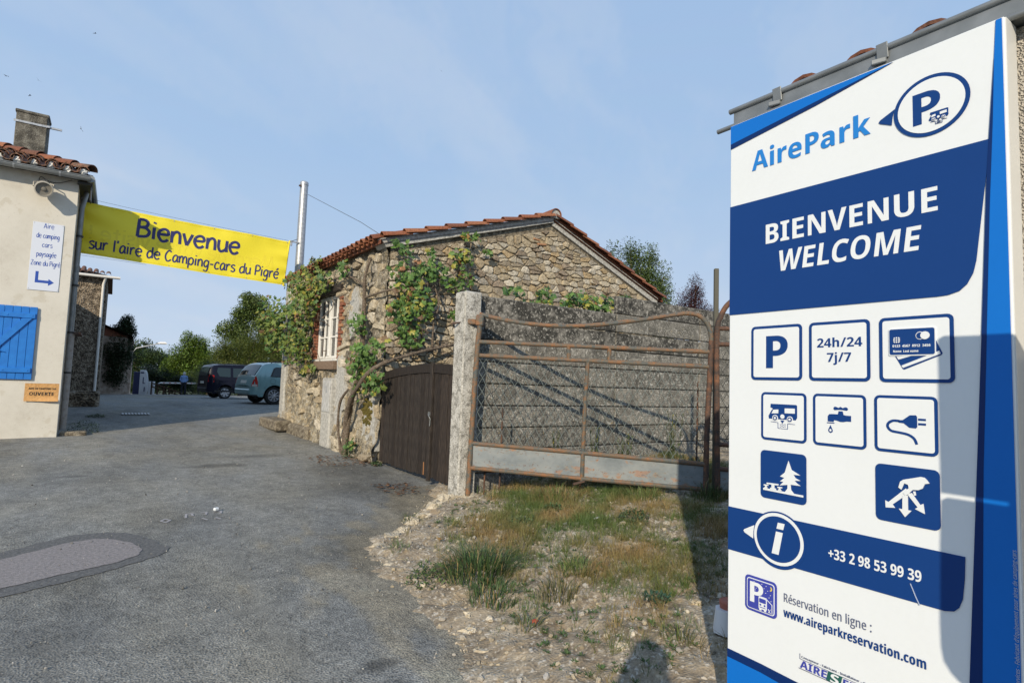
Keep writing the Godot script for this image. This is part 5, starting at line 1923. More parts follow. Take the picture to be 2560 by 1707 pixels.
func van_icon(P: Node, u: float, v: float, w: float, m: Material, bg: Material, lay: int) -> void:
	# motorhome over a drain, w metres wide, v is the top
	var k := w / .122
	var X := func(pts: Array) -> Array:
		var o := []
		for p in pts:
			o.append([u + p[0] * k, v + p[1] * k])
		return o
	ink(P, X.call([[.008, .0], [.118, .0], [.122, .004], [.122, .052], [.116, .062], [.0, .062], [-.002, .05], [.012, .026], [.018, .02], [.006, .014]]), lay, m, "pictogram")
	ink(P, X.call([[.07, .016], [.113, .015], [.113, .035], [.07, .036]]), lay + 1, bg, "pictogram")
	ink(P, X.call([[.02, .024], [.042, .022], [.042, .038], [.012, .04]]), lay + 1, bg, "pictogram")
	for c in [[.028, .058, .013], [.06, .05, .009], [.092, .06, .013]]:
		ink(P, X.call(ring_poly(c[0], c[1], c[2], c[2], 16)), lay + 1, bg, "pictogram")
	for c in [[.028, .058, .0095], [.092, .06, .0095]]:
		ink(P, X.call(ring_poly(c[0], c[1], c[2], c[2], 14)), lay + 2, m, "pictogram")
	for c in [[.028, .058, .005], [.092, .06, .005]]:
		ink(P, X.call(ring_poly(c[0], c[1], c[2], c[2], 10)), lay + 3, bg, "pictogram")
	ink(P, X.call([[.052, .066], [.068, .066], [.06, .078]]), lay + 1, m, "pictogram")
	var line := PackedVector2Array()
	for p in X.call([[.008, .074], [.04, .076], [.04, .099], [.082, .1], [.082, .078], [.113, .079]]):
		line.append(suv(p[0], p[1]))
	stroke(P, line, .0009 * k, lay, m)
	for yy in [.083, .091]:
		line = PackedVector2Array()
		for i in 9:
			var p: Array = X.call([[.048 + .026 * i / 8.0, yy + .002 * sin(i * 1.6)]])[0]
			line.append(suv(p[0], p[1]))
		stroke(P, line, .0007 * k, lay, m)

func stroke(P: Node, line: PackedVector2Array, half: float, lay: int, m: Material, called := "pictogram") -> void:
	var mb := MB.new()
	for poly in Geometry2D.offset_polyline(line, half, Geometry2D.JOIN_ROUND, Geometry2D.END_ROUND):
		if not Geometry2D.is_polygon_clockwise(poly):
			prism(mb, Transform3D.IDENTITY, poly, .0002, .0010 + .0011 * lay)
	part(mb, called, m, P)

func sline(P: Node, pts: Array, half: float, lay: int, m: Material) -> void:
	var line := PackedVector2Array()
	for p in pts:
		line.append(suv(p[0], p[1]))
	stroke(P, line, half, lay, m)

func build_sign() -> void:
	var T := thing("parking_sign", "tall white and blue motorhome parking sign mounted on the roughcast wall", "sign", Vector3.ZERO)
	T.transform = sign_xf()
	var mb := MB.new()
	box(mb, at(Vector3(0, SIGN_H * .5, -.05)), Vector3(SIGN_W, SIGN_H, .098), .003)
	part(mb, "panel", M.sign_white, T)
	mb = MB.new()
	box(mb, at(Vector3(SIGN_W * .5 + .0015, SIGN_H * .5, -.052)), Vector3(.003, SIGN_H - .004, .09))
	part(mb, "side_edge", M.sign_side, T)
	var N: Material = M.navy
	var WH: Material = M.sign_white
	# bands
	ink(T, [[.003, .004], [.681, .005], [.664, .009], [.4, .041], [.003, .089]], 1, M.azure, "blue_wedge")
	ink(T, [[.003, .089], [.4, .041], [.664, .009], [.686, .006], [.4, .058], [.003, .113]], 1, M.navy2, "navy_wedge")
	ink(T, [[.986, .004], [.978, .141], [.971, .342], [.958, .606], [.944, .95], [.924, 1.449], [.908, 2.09], [.90, 2.64], [1.001, 2.64], [1.001, .004]], 1, M.azure, "blue_band")
	ink(T, [[.979, .13], [.971, .342], [.958, .606], [.944, .95], [.924, 1.449], [.908, 2.09], [.90, 2.64], [.856, 2.64], [.875, 2.104], [.905, 1.49], [.931, .95], [.952, .50], [.962, .36]], 2, M.navy2, "navy_band")
	ink(T, [[.002, .385], [.962, .390], [.958, .442], [.919, .78], [.910, .82], [.893, .854], [.872, .874], [.84, .884], [.808, .886], [.002, .884]], 1, N, "navy_field")
	stext(T, "AirePark", .113, .247, .493, .083, M.ink_blue, true, 0.0, 1)
	ink(T, ring_poly(.8, .2145, .1145, .1075, 48), 1, N, "badge")
	ink(T, ring_poly(.8, .2145, .101, .0945, 48), 2, WH, "badge_field")
	ink(T, [[.634, .217], [.640, .210], [.688, .186], [.681, .214], [.678, .242], [.641, .224]], 1, N, "arrow")
	stext(T, "P", .747, .274, .083, .113, N, true, 0.0, 3)
	van_icon(T, .797, .243, .056, N, WH, 4)
	stext(T, "BIENVENUE", .181, .590, .635, .084, WH, true, 0.0, 2)
	stext(T, "WELCOME", .232, .717, .524, .086, WH, true, 0.12, 2)
	# framed pictograms
	for b in [[.113, .945, .227], [.369, .945, .227], [.627, .946, .227], [.161, 1.226, .196], [.384, 1.225, .196], [.608, 1.223, .196]]:
		ink(T, rr_uv(b[0], b[1], b[0] + b[2], b[1] + b[2] + .003, .018), 1, N, "icon_frame")
		var f: float = b[2] * .052
		ink(T, rr_uv(b[0] + f, b[1] + f, b[0] + b[2] - f, b[1] + b[2] - f + .003, .009), 2, WH, "icon_field")
	for b in [[.159, 1.469, .197], [.609, 1.466, .197]]:
		ink(T, rr_uv(b[0], b[1], b[0] + b[2], b[1] + b[2], .018), 1, N, "icon_field")
	stext(T, "P", .184, 1.125, .096, .136, N, true, 0.0, 3)
	stext(T, "24h/24", .402, 1.045, .168, .035, N, true, 0.0, 3)
	stext(T, "7j/7", .440, 1.102, .09, .035, N, true, 0.0, 3)
	# bank cards
	ink(T, [[.678, 1.083], [.703, 1.130], [.708, 1.132], [.819, 1.083], [.822, 1.077], [.804, 1.034], [.80, 1.04], [.802, 1.083]], 3, N, "pictogram")
	ink(T, [[.684, 1.086], [.690, 1.097], [.735, 1.083]], 4, WH, "pictogram")
	ink(T, [[.699, 1.118], [.704, 1.126], [.817, 1.079], [.813, 1.069]], 4, WH, "pictogram")
	ink(T, rr_uv(.660, .987, .804, 1.084, .006), 5, WH, "pictogram")
	ink(T, rr_uv(.663, .990, .801, 1.080, .006), 6, N, "pictogram")
	ink(T, ring_poly(.759, 1.0155, .0135, .0135, 22), 7, WH, "pictogram")
	ink(T, ring_poly(.759, 1.0155, .0110, .0110, 22), 8, N, "pictogram")
	ink(T, ring_poly(.774, 1.0155, .0135, .0135, 22), 9, WH, "pictogram")
	ink(T, rr_uv(.676, 1.018, .697, 1.038, .006), 7, WH, "pictogram")
	for q in [[.683, 1.016, .0845, 0], [.690, 1.016, 0, 0]]:
		ink(T, [[q[0] - .0008, 1.016], [q[0] + .0008, 1.016], [q[0] + .0008, 1.040], [q[0] - .0008, 1.040]], 8, N, "pictogram")
	for q in [1.024, 1.031]:
		ink(T, [[.675, q - .0007], [.698, q - .0007], [.698, q + .0007], [.675, q + .0007]], 8, N, "pictogram")
	stext(T, "0123  4567  8912  3456", .673, 1.0535, .116, .0085, WH, true, 0.0, 7)
	stext(T, "Name  Last name", .675, 1.0715, .078, .0078, WH, true, 0.0, 7)
	# motorhome, tap, plug
	van_icon(T, .198, 1.274, .122, N, WH, 3)
	ink(T, [[.442, 1.330], [.442, 1.310], [.448, 1.302], [.458, 1.301], [.480, 1.301], [.483, 1.289], [.498, 1.289], [.501, 1.302], [.510, 1.304], [.528, 1.304], [.528, 1.326], [.512, 1.326], [.500, 1.329], [.488, 1.329], [.476, 1.325], [.466, 1.324], [.464, 1.331]], 3, N, "pictogram")
	ink(T, [[.439, 1.3335], [.467, 1.3335], [.467, 1.337], [.439, 1.337]], 3, N, "pictogram")
	ink(T, [[.463, 1.280], [.467, 1.273], [.474, 1.273], [.482, 1.277], [.490, 1.272], [.498, 1.277], [.507, 1.273], [.514, 1.274], [.518, 1.281], [.513, 1.286], [.498, 1.284], [.482, 1.284], [.468, 1.286]], 3, N, "pictogram")
	ink(T, [[.452, 1.343], [.4605, 1.362], [.460, 1.369], [.4525, 1.374], [.445, 1.369], [.4435, 1.362]], 3, N, "pictogram")
	ink(T, ring_poly(.4525, 1.363, .0038, .0052, 14), 4, WH, "pictogram")
	ink(T, [[.700, 1.307], [.722, 1.289], [.741, 1.288], [.744, 1.294], [.744, 1.328], [.740, 1.333], [.720, 1.332], [.703, 1.318], [.688, 1.317], [.684, 1.313], [.688, 1.308]], 3, N, "pictogram")
	for q in [1.302, 1.3175]:
		sline(T, [[.747, q], [.770, q]], .0036, 3, N)
	var cable := []
	for p in smooth_path(V([[.690, 1.311], [.670, 1.311], [.655, 1.320], [.652, 1.334], [.664, 1.347], [.690, 1.351], [.716, 1.356], [.734, 1.368], [.742, 1.387]]), 5):
		cable.append([p.x, p.y])
	sline(T, cable, .0042, 3, N)
	# picnic tree and sorting hand, white on blue
	ink(T, [[.283, 1.501], [.296, 1.535], [.332, 1.552], [.304, 1.553], [.312, 1.565], [.333, 1.573], [.308, 1.576], [.318, 1.585], [.333, 1.593], [.300, 1.594], [.292, 1.594], [.294, 1.615], [.306, 1.628], [.344, 1.628], [.344, 1.636], [.172, 1.634], [.172, 1.626], [.268, 1.627], [.279, 1.612], [.279, 1.597], [.245, 1.605], [.262, 1.588], [.247, 1.588], [.266, 1.571], [.247, 1.568], [.268, 1.549]], 3, WH, "pictogram")
	ink(T, [[.188, 1.602], [.240, 1.600], [.240, 1.606], [.222, 1.607], [.222, 1.620], [.229, 1.620], [.229, 1.627], [.204, 1.627], [.204, 1.620], [.210, 1.620], [.210, 1.607], [.188, 1.608]], 4, WH, "pictogram")
	for q in [.175, .236]:
		ink(T, [[q, 1.611], [q + .02, 1.610], [q + .02, 1.615], [q + .0125, 1.615], [q + .0125, 1.6215], [q + .016, 1.6215], [q + .016, 1.6255], [q + .003, 1.6255], [q + .003, 1.6215], [q + .0065, 1.6215], [q + .0065, 1.616], [q, 1.616]], 4, WH, "pictogram")
	ink(T, [[.706, 1.540], [.718, 1.552], [.664, 1.602], [.672, 1.612], [.642, 1.616], [.641, 1.592], [.651, 1.596]], 3, WH, "pictogram")
	ink(T, [[.696, 1.566], [.712, 1.562], [.712, 1.612], [.723, 1.612], [.703, 1.637], [.684, 1.612], [.695, 1.612]], 4, WH, "pictogram")
	ink(T, [[.714, 1.556], [.724, 1.552], [.749, 1.588], [.758, 1.582], [.762, 1.615], [.733, 1.604], [.741, 1.597], [.713, 1.562]], 3, WH, "pictogram")
	ink(T, [[.684, 1.540], [.690, 1.519], [.700, 1.511], [.752, 1.494], [.763, 1.495], [.770, 1.502], [.777, 1.512], [.764, 1.516], [.757, 1.532], [.745, 1.539], [.728, 1.541], [.712, 1.560], [.704, 1.564], [.699, 1.556], [.716, 1.537], [.714, 1.526], [.702, 1.523], [.693, 1.546]], 5, WH, "pictogram")
	ink(T, [[.728, 1.546], [.735, 1.545], [.737, 1.558], [.731, 1.560]], 3, WH, "pictogram")
	# information bar
	var bar := [[.002, 1.735], [.871, 1.727], [.868, 1.80], [.862, 1.860], [.852, 1.890], [.838, 1.906], [.812, 1.913], [.6, 1.915], [.002, 1.920]]
	ink(T, bar, 1, N, "information_bar")
	ink(T, ring_poly(.238, 1.826, .1165, .1135, 48), 2, N, "badge")
	ink(T, ring_poly(.238, 1.822, .1075, .1035, 48), 3, WH, "badge")
	ink(T, ring_poly(.238, 1.822, .0945, .0905, 48), 4, N, "badge_field")
	ink(T, [[.080, 1.822], [.084, 1.816], [.131, 1.789], [.127, 1.815], [.126, 1.845], [.086, 1.829]], 3, WH, "arrow")
	ink(T, [[.239, 1.755], [.268, 1.755], [.262, 1.780], [.233, 1.780]], 5, WH, "pictogram")
	ink(T, [[.231, 1.792], [.260, 1.792], [.242, 1.883], [.212, 1.883]], 5, WH, "pictogram")
	stext(T, "+33 2 98 53 99 39", .441, 1.843, .307, .037, WH, true, 0.0, 2)
	# overnight parking emblem
	ink(T, rr_uv(.088, 2.000, .232, 2.144, .018), 1, M.night_blue, "emblem")
	ink(T, rr_uv(.0975, 2.0095, .2225, 2.1345, .012), 2, WH, "emblem")
	ink(T, rr_uv(.101, 2.013, .219, 2.131, .009), 3, M.night_blue, "emblem")
	stext(T, "P", .113, 2.105, .06, .082, WH, true, 0.0, 4)
	for s in [[.132, 2.02], [.15, 2.024], [.168, 2.021], [.187, 2.024], [.178, 2.036], [.194, 2.041], [.206, 2.055], [.185, 2.052], [.2, 2.066], [.209, 2.078], [.126, 2.047], [.137, 2.053], [.142, 2.044]]:
		ink(T, ring_poly(s[0], s[1], .0014, .0014, 6), 5, WH, "star")
	ink(T, ring_poly(.206, 2.030, .0068, .0085, 14), 4, M.moon_yellow, "moon")
	ink(T, ring_poly(.2025, 2.029, .0056, .0072, 14), 5, M.night_blue, "moon_gap")
	ink(T, rr_uv(.154, 2.072, .190, 2.122, .004), 5, WH, "pictogram")
	ink(T, rr_uv(.157, 2.079, .187, 2.096, .003), 6, M.night_blue, "pictogram")
	for q in [[.159, 2.101, .166, 2.108], [.178, 2.101, .185, 2.108], [.158, 2.113, .186, 2.1155]]:
		ink(T, rr_uv(q[0], q[1], q[2], q[3], .001), 6, M.night_blue, "pictogram")
	ink(T, [[.157, 2.122], [.166, 2.122], [.166, 2.128], [.157, 2.128]], 5, WH, "pictogram")
	ink(T, [[.178, 2.122], [.187, 2.122], [.187, 2.128], [.178, 2.128]], 5, WH, "pictogram")
	sline(T, [[.186, 2.074], [.213, 2.092], [.213, 2.128]], .0009, 5, WH)
	sline(T, [[.196, 2.112], [.206, 2.128]], .0008, 5, WH)
	sline(T, [[.206, 2.112], [.196, 2.128]], .0008, 5, WH)
	stext(T, "Réservation en ligne :", .262, 2.061, .328, .033, M.ink_grey, false, 0.0, 1)
	stext(T, "www.aireparkreservation.com", .260, 2.119, .497, .033, M.navy, true, 0.0, 1)
	# maker's mark
	stext(T, "Concepteur - Fabricant - Installateur - Gestionnaire", .334, 2.250, .30, .008, M.ink_grey, false, 0.0, 1)
	sline(T, [[.328, 2.236], [.328, 2.256], [.64, 2.258]], .0006, 1, M.ink_grey)
	stext(T, "AIRE", .328, 2.288, .102, .028, M.night_blue, true, 0.08, 1)
	ink(T, [[.437, 2.257], [.488, 2.257], [.480, 2.293], [.429, 2.293]], 1, M.teal, "maker_mark")
	stext(T, "S", .444, 2.290, .03, .030, WH, true, 0.1, 2)
	stext(T, "ERVICES", .490, 2.288, .16, .026, M.night_blue, true, 0.08, 1)
	sline(T, [[.323, 2.292], [.64, 2.294]], .0009, 1, M.ink_grey)
	# foot wedge
	ink(T, [[.002, 2.341], [.16, 2.343], [.32, 2.350], [.60, 2.42], [.86, 2.64], [.80, 2.64], [.56, 2.44], [.32, 2.39], [.16, 2.377], [.002, 2.375]], 1, M.navy2, "navy_foot")
	ink(T, [[.002, 2.376], [.16, 2.378], [.32, 2.391], [.56, 2.441], [.79, 2.64], [.002, 2.64]], 1, M.azure, "blue_foot")
	# maker's line up the edge
	var q2 := suv(.999, 2.11)
	print_text(T, "© Aireservices - Fabricant d'équipement pour aires de camping-cars", Vector3(q2.x, q2.y, .0035), .435, .0105, M.pale_print, false, 0.15, "lettering", PI / 2)
	# scratch
	sline(T, [[.715, 1.855], [.722, 1.872], [.731, 1.895], [.742, 1.918]], .0012, 3, M.pale_print)

# ---------------------------------------------------------------- building behind the sign
func build_lean_to() -> void:
	var T := thing("roughcast_building", "beige roughcast building carrying the parking sign, with tiled roof edge", "building", Vector3(3.9, 0, 1.0))
	var o0 := -T.position
	var mb := MB.new()
	box(mb, at(o0 + Vector3(2.385 + .15, 1.39, .72)), Vector3(.3, 2.98, 4.6))
	box(mb, at(o0 + Vector3(4.1, 1.42, -1.5)), Vector3(2.83, 3.04, .24))
	box(mb, at(o0 + Vector3(4.1, 1.42, 2.94)), Vector3(2.83, 3.04, .24))
	part(mb, "wall", M.roughcast, T)
	mb = MB.new()
	var a := o0 + Vector3(2.40, 2.945, -1.60)
	var b := o0 + Vector3(2.40, 2.945, 3.1)
	var c := o0 + Vector3(5.6, 3.55, 3.1)
	var d := o0 + Vector3(5.6, 3.55, -1.60)
	mb.quad(a, b, c, d)
	mb.quad(a + Vector3(0, -.05, 0), d + Vector3(0, -.05, 0), c + Vector3(0, -.05, 0), b + Vector3(0, -.05, 0))
	mb.quad(a + Vector3(0, -.05, 0), b + Vector3(0, -.05, 0), b, a)
	mb.quad(a, d, d + Vector3(0, -.05, 0), a + Vector3(0, -.05, 0))
	part(mb, "roof", M.tile1, T)
	var til := barrel_tile(.48, .10, .083, "wide")
	var up := Vector3(3.2, .6, 0).normalized()
	var nn := Vector3(-.6, 3.2, 0).normalized()
	for k in 20:
		for j in 3:
			lay_tile(T, til, M["tile%d" % (rng.randi() % 4)], a + Vector3(.0, -.03, .32 + k * .235) + up * (j * .4) + nn * .02, (up - nn * .05).normalized(), nn)
	# box gutter: web between two beads
	var G := Node3D.new()
	G.name = "gutter"
	T.add_child(G)
	G.position = o0 + Vector3(2.33, 2.925, 0)
	mb = MB.new()
	box(mb, at(Vector3(0, 0.0, .75)), Vector3(.006, .075, 4.66))
	box(mb, at(Vector3(.05, -.034, .75)), Vector3(.1, .005, 4.66))
	part(mb, "web", M.zinc, G)
	mb = MB.new()
	tube(mb, [Vector3(-.004, .042, -1.60), Vector3(-.004, .042, 3.08)], .0125, 10)
	part(mb, "upper_bead", M.zinc, G)
	mb = MB.new()
	tube(mb, [Vector3(-.012, -.036, -1.66), Vector3(-.012, -.036, 3.08)], .011, 10)
	part(mb, "lower_bead", M.zinc, G)
	for z in [-1.36, -.94, -.30, .4, 1.2]:
		mb = MB.new()
		box(mb, at(Vector3(-.012, .03, z), 0, 0, .15), Vector3(.006, .06, .04), .002)
		box(mb, at(Vector3(-.012, -.006, z - .012), .3), Vector3(.02, .02, .05), .003)
		lathe(mb, Transform3D(Basis(Vector3.FORWARD, PI / 2), Vector3(-.014, .045, z)), [Vector2(.009, 0), Vector2(.007, .006), Vector2(0, .007)], 8)
		part(mb, "clip", M.zinc, G)
	# something pale standing in the shade behind the sign's edge
	var K := thing("plant_pot", "white tapered plant pot with a terracotta saucer in the sign's shade", "pot", Vector3(3.03, land_y(3.03, -2.08), -2.08))
	mb = MB.new()
	lathe(mb, at(Vector3.ZERO), [Vector2(0, 0), Vector2(.085, 0), Vector2(.07, .13), Vector2(.0, .13)], 7)
	part(mb, "pot", M.kiosk_white, K)
	mb = MB.new()
	lathe(mb, at(Vector3(.02, .13, 0)), [Vector2(.0, 0), Vector2(.055, 0), Vector2(.06, .035), Vector2(.05, .045), Vector2(0, .04)], 10)
	part(mb, "saucer", M.terracotta_pot, K)

# added board out of view, its form guessed, shaped to shade the sign
func build_shade_board(sun_from: Vector3) -> void:
	var X := sign_xf()
	var mid := X * Vector3(suv(.98, 1.55).x, suv(.98, 1.55).y, 0) + sun_from * 1.05
	var T := thing("shade_board", "added unseen two panel board on a post that shades the parking sign", "board", Vector3(mid.x, ground_y(mid.x, mid.z), mid.z))
	# each panel edge is where the sunlight that outlines the shade on the sign passes
	for q in [[[.804, 1.034], [1.16, 1.034], [1.16, 1.537], [.807, 1.537]], [[.808, 1.561], [1.16, 1.561], [1.16, 2.13], [.87, 2.13], [.845, 2.118], [.826, 2.102], [.806, 2.072], [.799, 2.03], [.797, 1.951], [.802, 1.7]]]:
		var fr := []
		var bk := []
		var away := X.basis.z * -.02
		for p in q:
			var e: Vector3 = X * Vector3(suv(p[0], p[1]).x, suv(p[0], p[1]).y, 0) + sun_from * 1.05 - T.position
			fr.append(e)
			bk.append(e + away)
		var mb := MB.new()
		var n: int = fr.size()
		for i in range(1, n - 1):
			mb.tri(fr[0], fr[i + 1], fr[i])
			mb.tri(bk[0], bk[i], bk[i + 1])
		for i in n:
			var k := (i + 1) % n
			mb.quad(fr[i], fr[k], bk[k], bk[i])
		part(mb, "panel", M.zinc, T)
	var mb2 := MB.new()
	var pz: Vector3 = X * Vector3(suv(1.05, 1.05).x, suv(1.05, 1.05).y, 0) + sun_from * 1.05 - T.position
	tube(mb2, [Vector3(pz.x - .03, -.05, pz.z), Vector3(pz.x - .03, pz.y, pz.z)], .03, 8)
	part(mb2, "post", M.galv, T)

# ---------------------------------------------------------------- yard beyond: houses, kiosk, barrier
func build_far() -> void:
	var T := thing("stone_house", "tall brown stone house with white gutter and downpipe behind the cream house", "house", Vector3(-4.0, 0.3, -40.5))
	var o0 := -T.position
	var mb := MB.new()
	box(mb, at(o0 + Vector3(-4.42, 3.35, -40.7)), Vector3(8.0, 6.3, 7.8))
	part(mb, "wall", M.farstone, T)
	mb = MB.new()
	var a := o0 + Vector3(-.2, 6.5, -36.45)
	var b := o0 + Vector3(-8.9, 6.5, -36.45)
	var c := o0 + Vector3(-8.9, 6.5, -45.0)
	var d := o0 + Vector3(-.2, 6.5, -45.0)
	var top := o0 + Vector3(-4.2, 7.9, -40.7)
	mb.tri(a, top, b); mb.tri(b, top, c); mb.tri(c, top, d); mb.tri(d, top, a)
	mb.quad(a, b, c, d)
	part(mb, "roof", M.oldtile2, T)
	var til := barrel_tile(.5, .12, .10, "far")
	var up := Vector3(0, .33, -1).normalized()
	var nn := Vector3(0, 1, .33).normalized()
	for k in 14:
		for j in clampi(int(k * .6) + 1, 1, 3):
			lay_tile(T, til, M["oldtile%d" % (rng.randi() % 3)] if rng.randf() < .7 else M.tile3, a + Vector3(-.2 - k * .27, .05, -.0) + up * (j * .42) + nn * .02, (up + nn * .03).normalized(), nn)
	mb = MB.new()
	tube(mb, [o0 + Vector3(-8.6, 6.46, -36.4), o0 + Vector3(.12, 6.46, -36.4)], .075, 8)
	part(mb, "gutter", M.white_pipe, T)
	mb = MB.new()
	tube(mb, [o0 + Vector3(-.5, 6.4, -36.45), o0 + Vector3(-.58, 6.1, -36.7), o0 + Vector3(-.58, .5, -36.7)], .065, 8)
	part(mb, "downpipe", M.white_pipe, T)
	mb = MB.new()
	lathe(mb, Transform3D(Basis(Vector3.RIGHT, PI / 2).scaled(Vector3(1.5, 1, 1)), o0 + Vector3(-2.05, 6.0, -36.8)), [Vector2(.16, 0), Vector2(.15, .04), Vector2(0, .04)], 14)
	part(mb, "vent", M.cement, T)
	mb = MB.new()
	box(mb, at(o0 + Vector3(-2.3, 4.5, -36.3)), Vector3(1.0, 1.1, .9))
	part(mb, "porch", M.oldtile0, T)
	var Wg := thing("house_wing", "long stone house wing running back behind the cream house", "house", Vector3(-5.0, .3, -27.0))
	var w0 := -Wg.position
	mb = MB.new()
	box(mb, at(w0 + Vector3(-5.05, 2.6, -27.0)), Vector3(6.0, 5.2, 19.0))
	part(mb, "wall", M.farstone, Wg)
	mb = MB.new()
	for sd in [1.0, -1.0]:
		var e0 := w0 + Vector3(-5.05 + sd * 3.15, 5.15, -17.4)
		var e1 := w0 + Vector3(-5.05 + sd * 3.15, 5.15, -36.5)
		var r0 := w0 + Vector3(-5.05, 6.1, -17.4)
		var r1 := w0 + Vector3(-5.05, 6.1, -36.5)
		if sd > 0:
			mb.quad(e0, e1, r1, r0)
		else:
			mb.quad(e1, e0, r0, r1)
	mb.tri(w0 + Vector3(-8.2, 5.15, -17.4), w0 + Vector3(-1.9, 5.15, -17.4), w0 + Vector3(-5.05, 6.1, -17.4))
	mb.tri(w0 + Vector3(-1.9, 5.15, -36.5), w0 + Vector3(-8.2, 5.15, -36.5), w0 + Vector3(-5.05, 6.1, -36.5))
	part(mb, "roof", M.oldtile1, Wg)
	# low outbuilding with lean-to roof
	var S := thing("outbuilding", "low pinkish plastered outbuilding with red lean-to roof beside the yard", "outbuilding", Vector3(-.6, .1, -47.0))
	o0 = -S.position
	mb = MB.new()
	box(mb, at(o0 + Vector3(-.7, 1.85, -44.9)), Vector3(3.0, 3.9, 4.6))
	box(mb, at(o0 + Vector3(.25, 1.75, -50.6)), Vector3(1.9, 4.0, 7.0))
	part(mb, "wall", M.pinkwall, S)
	mb = MB.new()
	mb.quad(o0 + Vector3(1.05, 3.75, -42.3), o0 + Vector3(1.45, 3.75, -54.4), o0 + Vector3(-2.6, 5.3, -54.4), o0 + Vector3(-2.6, 5.3, -42.3))
	mb.quad(o0 + Vector3(1.05, 3.65, -42.3), o0 + Vector3(-2.6, 5.2, -42.3), o0 + Vector3(-2.6, 5.2, -54.4), o0 + Vector3(1.45, 3.65, -54.4))
	mb.quad(o0 + Vector3(1.05, 3.65, -42.3), o0 + Vector3(1.45, 3.65, -54.4), o0 + Vector3(1.45, 3.75, -54.4), o0 + Vector3(1.05, 3.75, -42.3))
	mb.tri(o0 + Vector3(.8, 3.7, -42.55), o0 + Vector3(-2.6, 5.2, -42.55), o0 + Vector3(-2.6, 3.7, -42.55))
	part(mb, "roof", M.tile1, S)
	# ivy on its gable corner
	leafy("ivy", "dark ivy bush climbing the corner of the pinkish outbuilding", "ivy", Vector3(.45, .1, -43.0), [[Vector3(-.1, 2.6, .2), Vector3(.9, 1.6, .6)], [Vector3(.1, 3.9, 0), Vector3(.7, .7, .5)], [Vector3(-.2, 1.2, .2), Vector3(.6, 1.0, .5)], [Vector3(.2, 4.5, 0), Vector3(.3, .5, .3)]], 1100, Color(.022, .042, .017), .45, "", 1.2)
	# payment kiosk
	var K := thing("payment_kiosk", "white payment kiosk with dark blue side panel at the barrier", "kiosk", Vector3(2.1, ground_y(2.1, -54.5) - .05, -54.5), -.2)
	mb = MB.new()
	prism(mb, at(Vector3(0, 0, 0)), PackedVector2Array([Vector2(-.05, 0), Vector2(.38, 0), Vector2(.46, .5), Vector2(.46, 1.1), Vector2(.38, 1.65), Vector2(.28, 1.95), Vector2(-.05, 1.98)]), -.35, .35)
	part(mb, "cabinet", M.kiosk_white, K)
	mb = MB.new()
	box(mb, at(Vector3(-.26, .92, 0)), Vector3(.42, 1.8, .7), .03)
	part(mb, "side_panel", M.kiosk_blue, K)
	mb = MB.new()
	box(mb, at(Vector3(.2, 1.15, .353)), Vector3(.06, .5, .008))
	box(mb, at(Vector3(.26, .92, .353)), Vector3(.16, .06, .008))
	box(mb, at(Vector3(.31, .45, .353)), Vector3(.07, .35, .008))
	box(mb, at(Vector3(.1, 1.75, .353)), Vector3(.24, .1, .008))
	part(mb, "stripe", M.kiosk_blue, K)
	var B := thing("boom_barrier", "pale grey barrier housing with a white red striped boom across the yard", "barrier", Vector3(2.75, ground_y(2.75, -53.0) - .05, -53.0), -.2)
	mb = MB.new()
	box(mb, at(Vector3(0, .52, 0)), Vector3(.42, 1.06, .4), .03)
	part(mb, "housing", M.kiosk_white, B)
	mb = MB.new()
	box(mb, at(Vector3(.06, .75, .203)), Vector3(.12, .1, .008))
	part(mb, "label", M.kiosk_blue, B)
	var A := Node3D.new()
	A.name = "arm"
	B.add_child(A)
	A.transform = B.transform.affine_inverse() * at(Vector3(4.7, .78, -54.1), .6)
	mb = MB.new()
	prism(mb, at(Vector3(0, 0, 0)), PackedVector2Array([Vector2(-1.85, -.05), Vector2(1.85, -.05), Vector2(1.85, .06), Vector2(-1.6, .06)]), -.03, .03)
	part(mb, "boom", M.arm_white, A)
	for i in 7:
		mb = MB.new()
		box(mb, at(Vector3(-1.35 + i * .5, .005, .032)), Vector3(.17, .05, .006))
		part(mb, "stripe", M.red_stripe, A)
	mb = MB.new()
	box(mb, at(Vector3(1.9, -.42, 0)), Vector3(.1, .98, .1))
	part(mb, "rest_post", M.trim_black, A)
	# wooden rail going down the slope
	var R := thing("rail_fence", "low wooden rail fence stepping down beside the barrier", "fence", Vector3(2.9, 0, -52.0))
	var i0 := Vector3(-.2, .78, .1)
	var i1 := Vector3(1.85, .0, -.75)
	mb = MB.new()
	tube(mb, [i0, i1], .05, 7)
	part(mb, "rail", M.rail_wood, R)
	mb = MB.new()
	tube(mb, [i0 + Vector3(.05, -.3, 0), i1 + Vector3(0, -.2, 0)], .045, 7)
	part(mb, "rail", M.rail_wood, R)
	for k in 6:
		var p := i0.lerp(i1, k / 5.0)
		mb = MB.new()
		tube(mb, [Vector3(p.x, -.5, p.z), p + Vector3(0, .1, 0)], .055, 7)
		part(mb, "post", M.rail_wood, R)
	# street lamp
	var L := thing("street_lamp", "grey street lamp arm reaching out above the far trees", "street lamp", Vector3(1.5, -.4, -58.9))
	mb = MB.new()
	tube(mb, [Vector3(0, 0, 0), Vector3(0, 3.6, 0), Vector3(.25, 4.0, 0), Vector3(1.9, 4.5, .3)], .05, 7)
	part(mb, "pole", M.galv, L)
	mb = MB.new()
	tube(mb, [Vector3(1.75, 4.5, .3), Vector3(1.95, 4.54, .33), Vector3(2.3, 4.55, .4), Vector3(2.45, 4.5, .42)], [.04, .11, .11, .04], 8)
	part(mb, "lantern", M.arm_white, L)

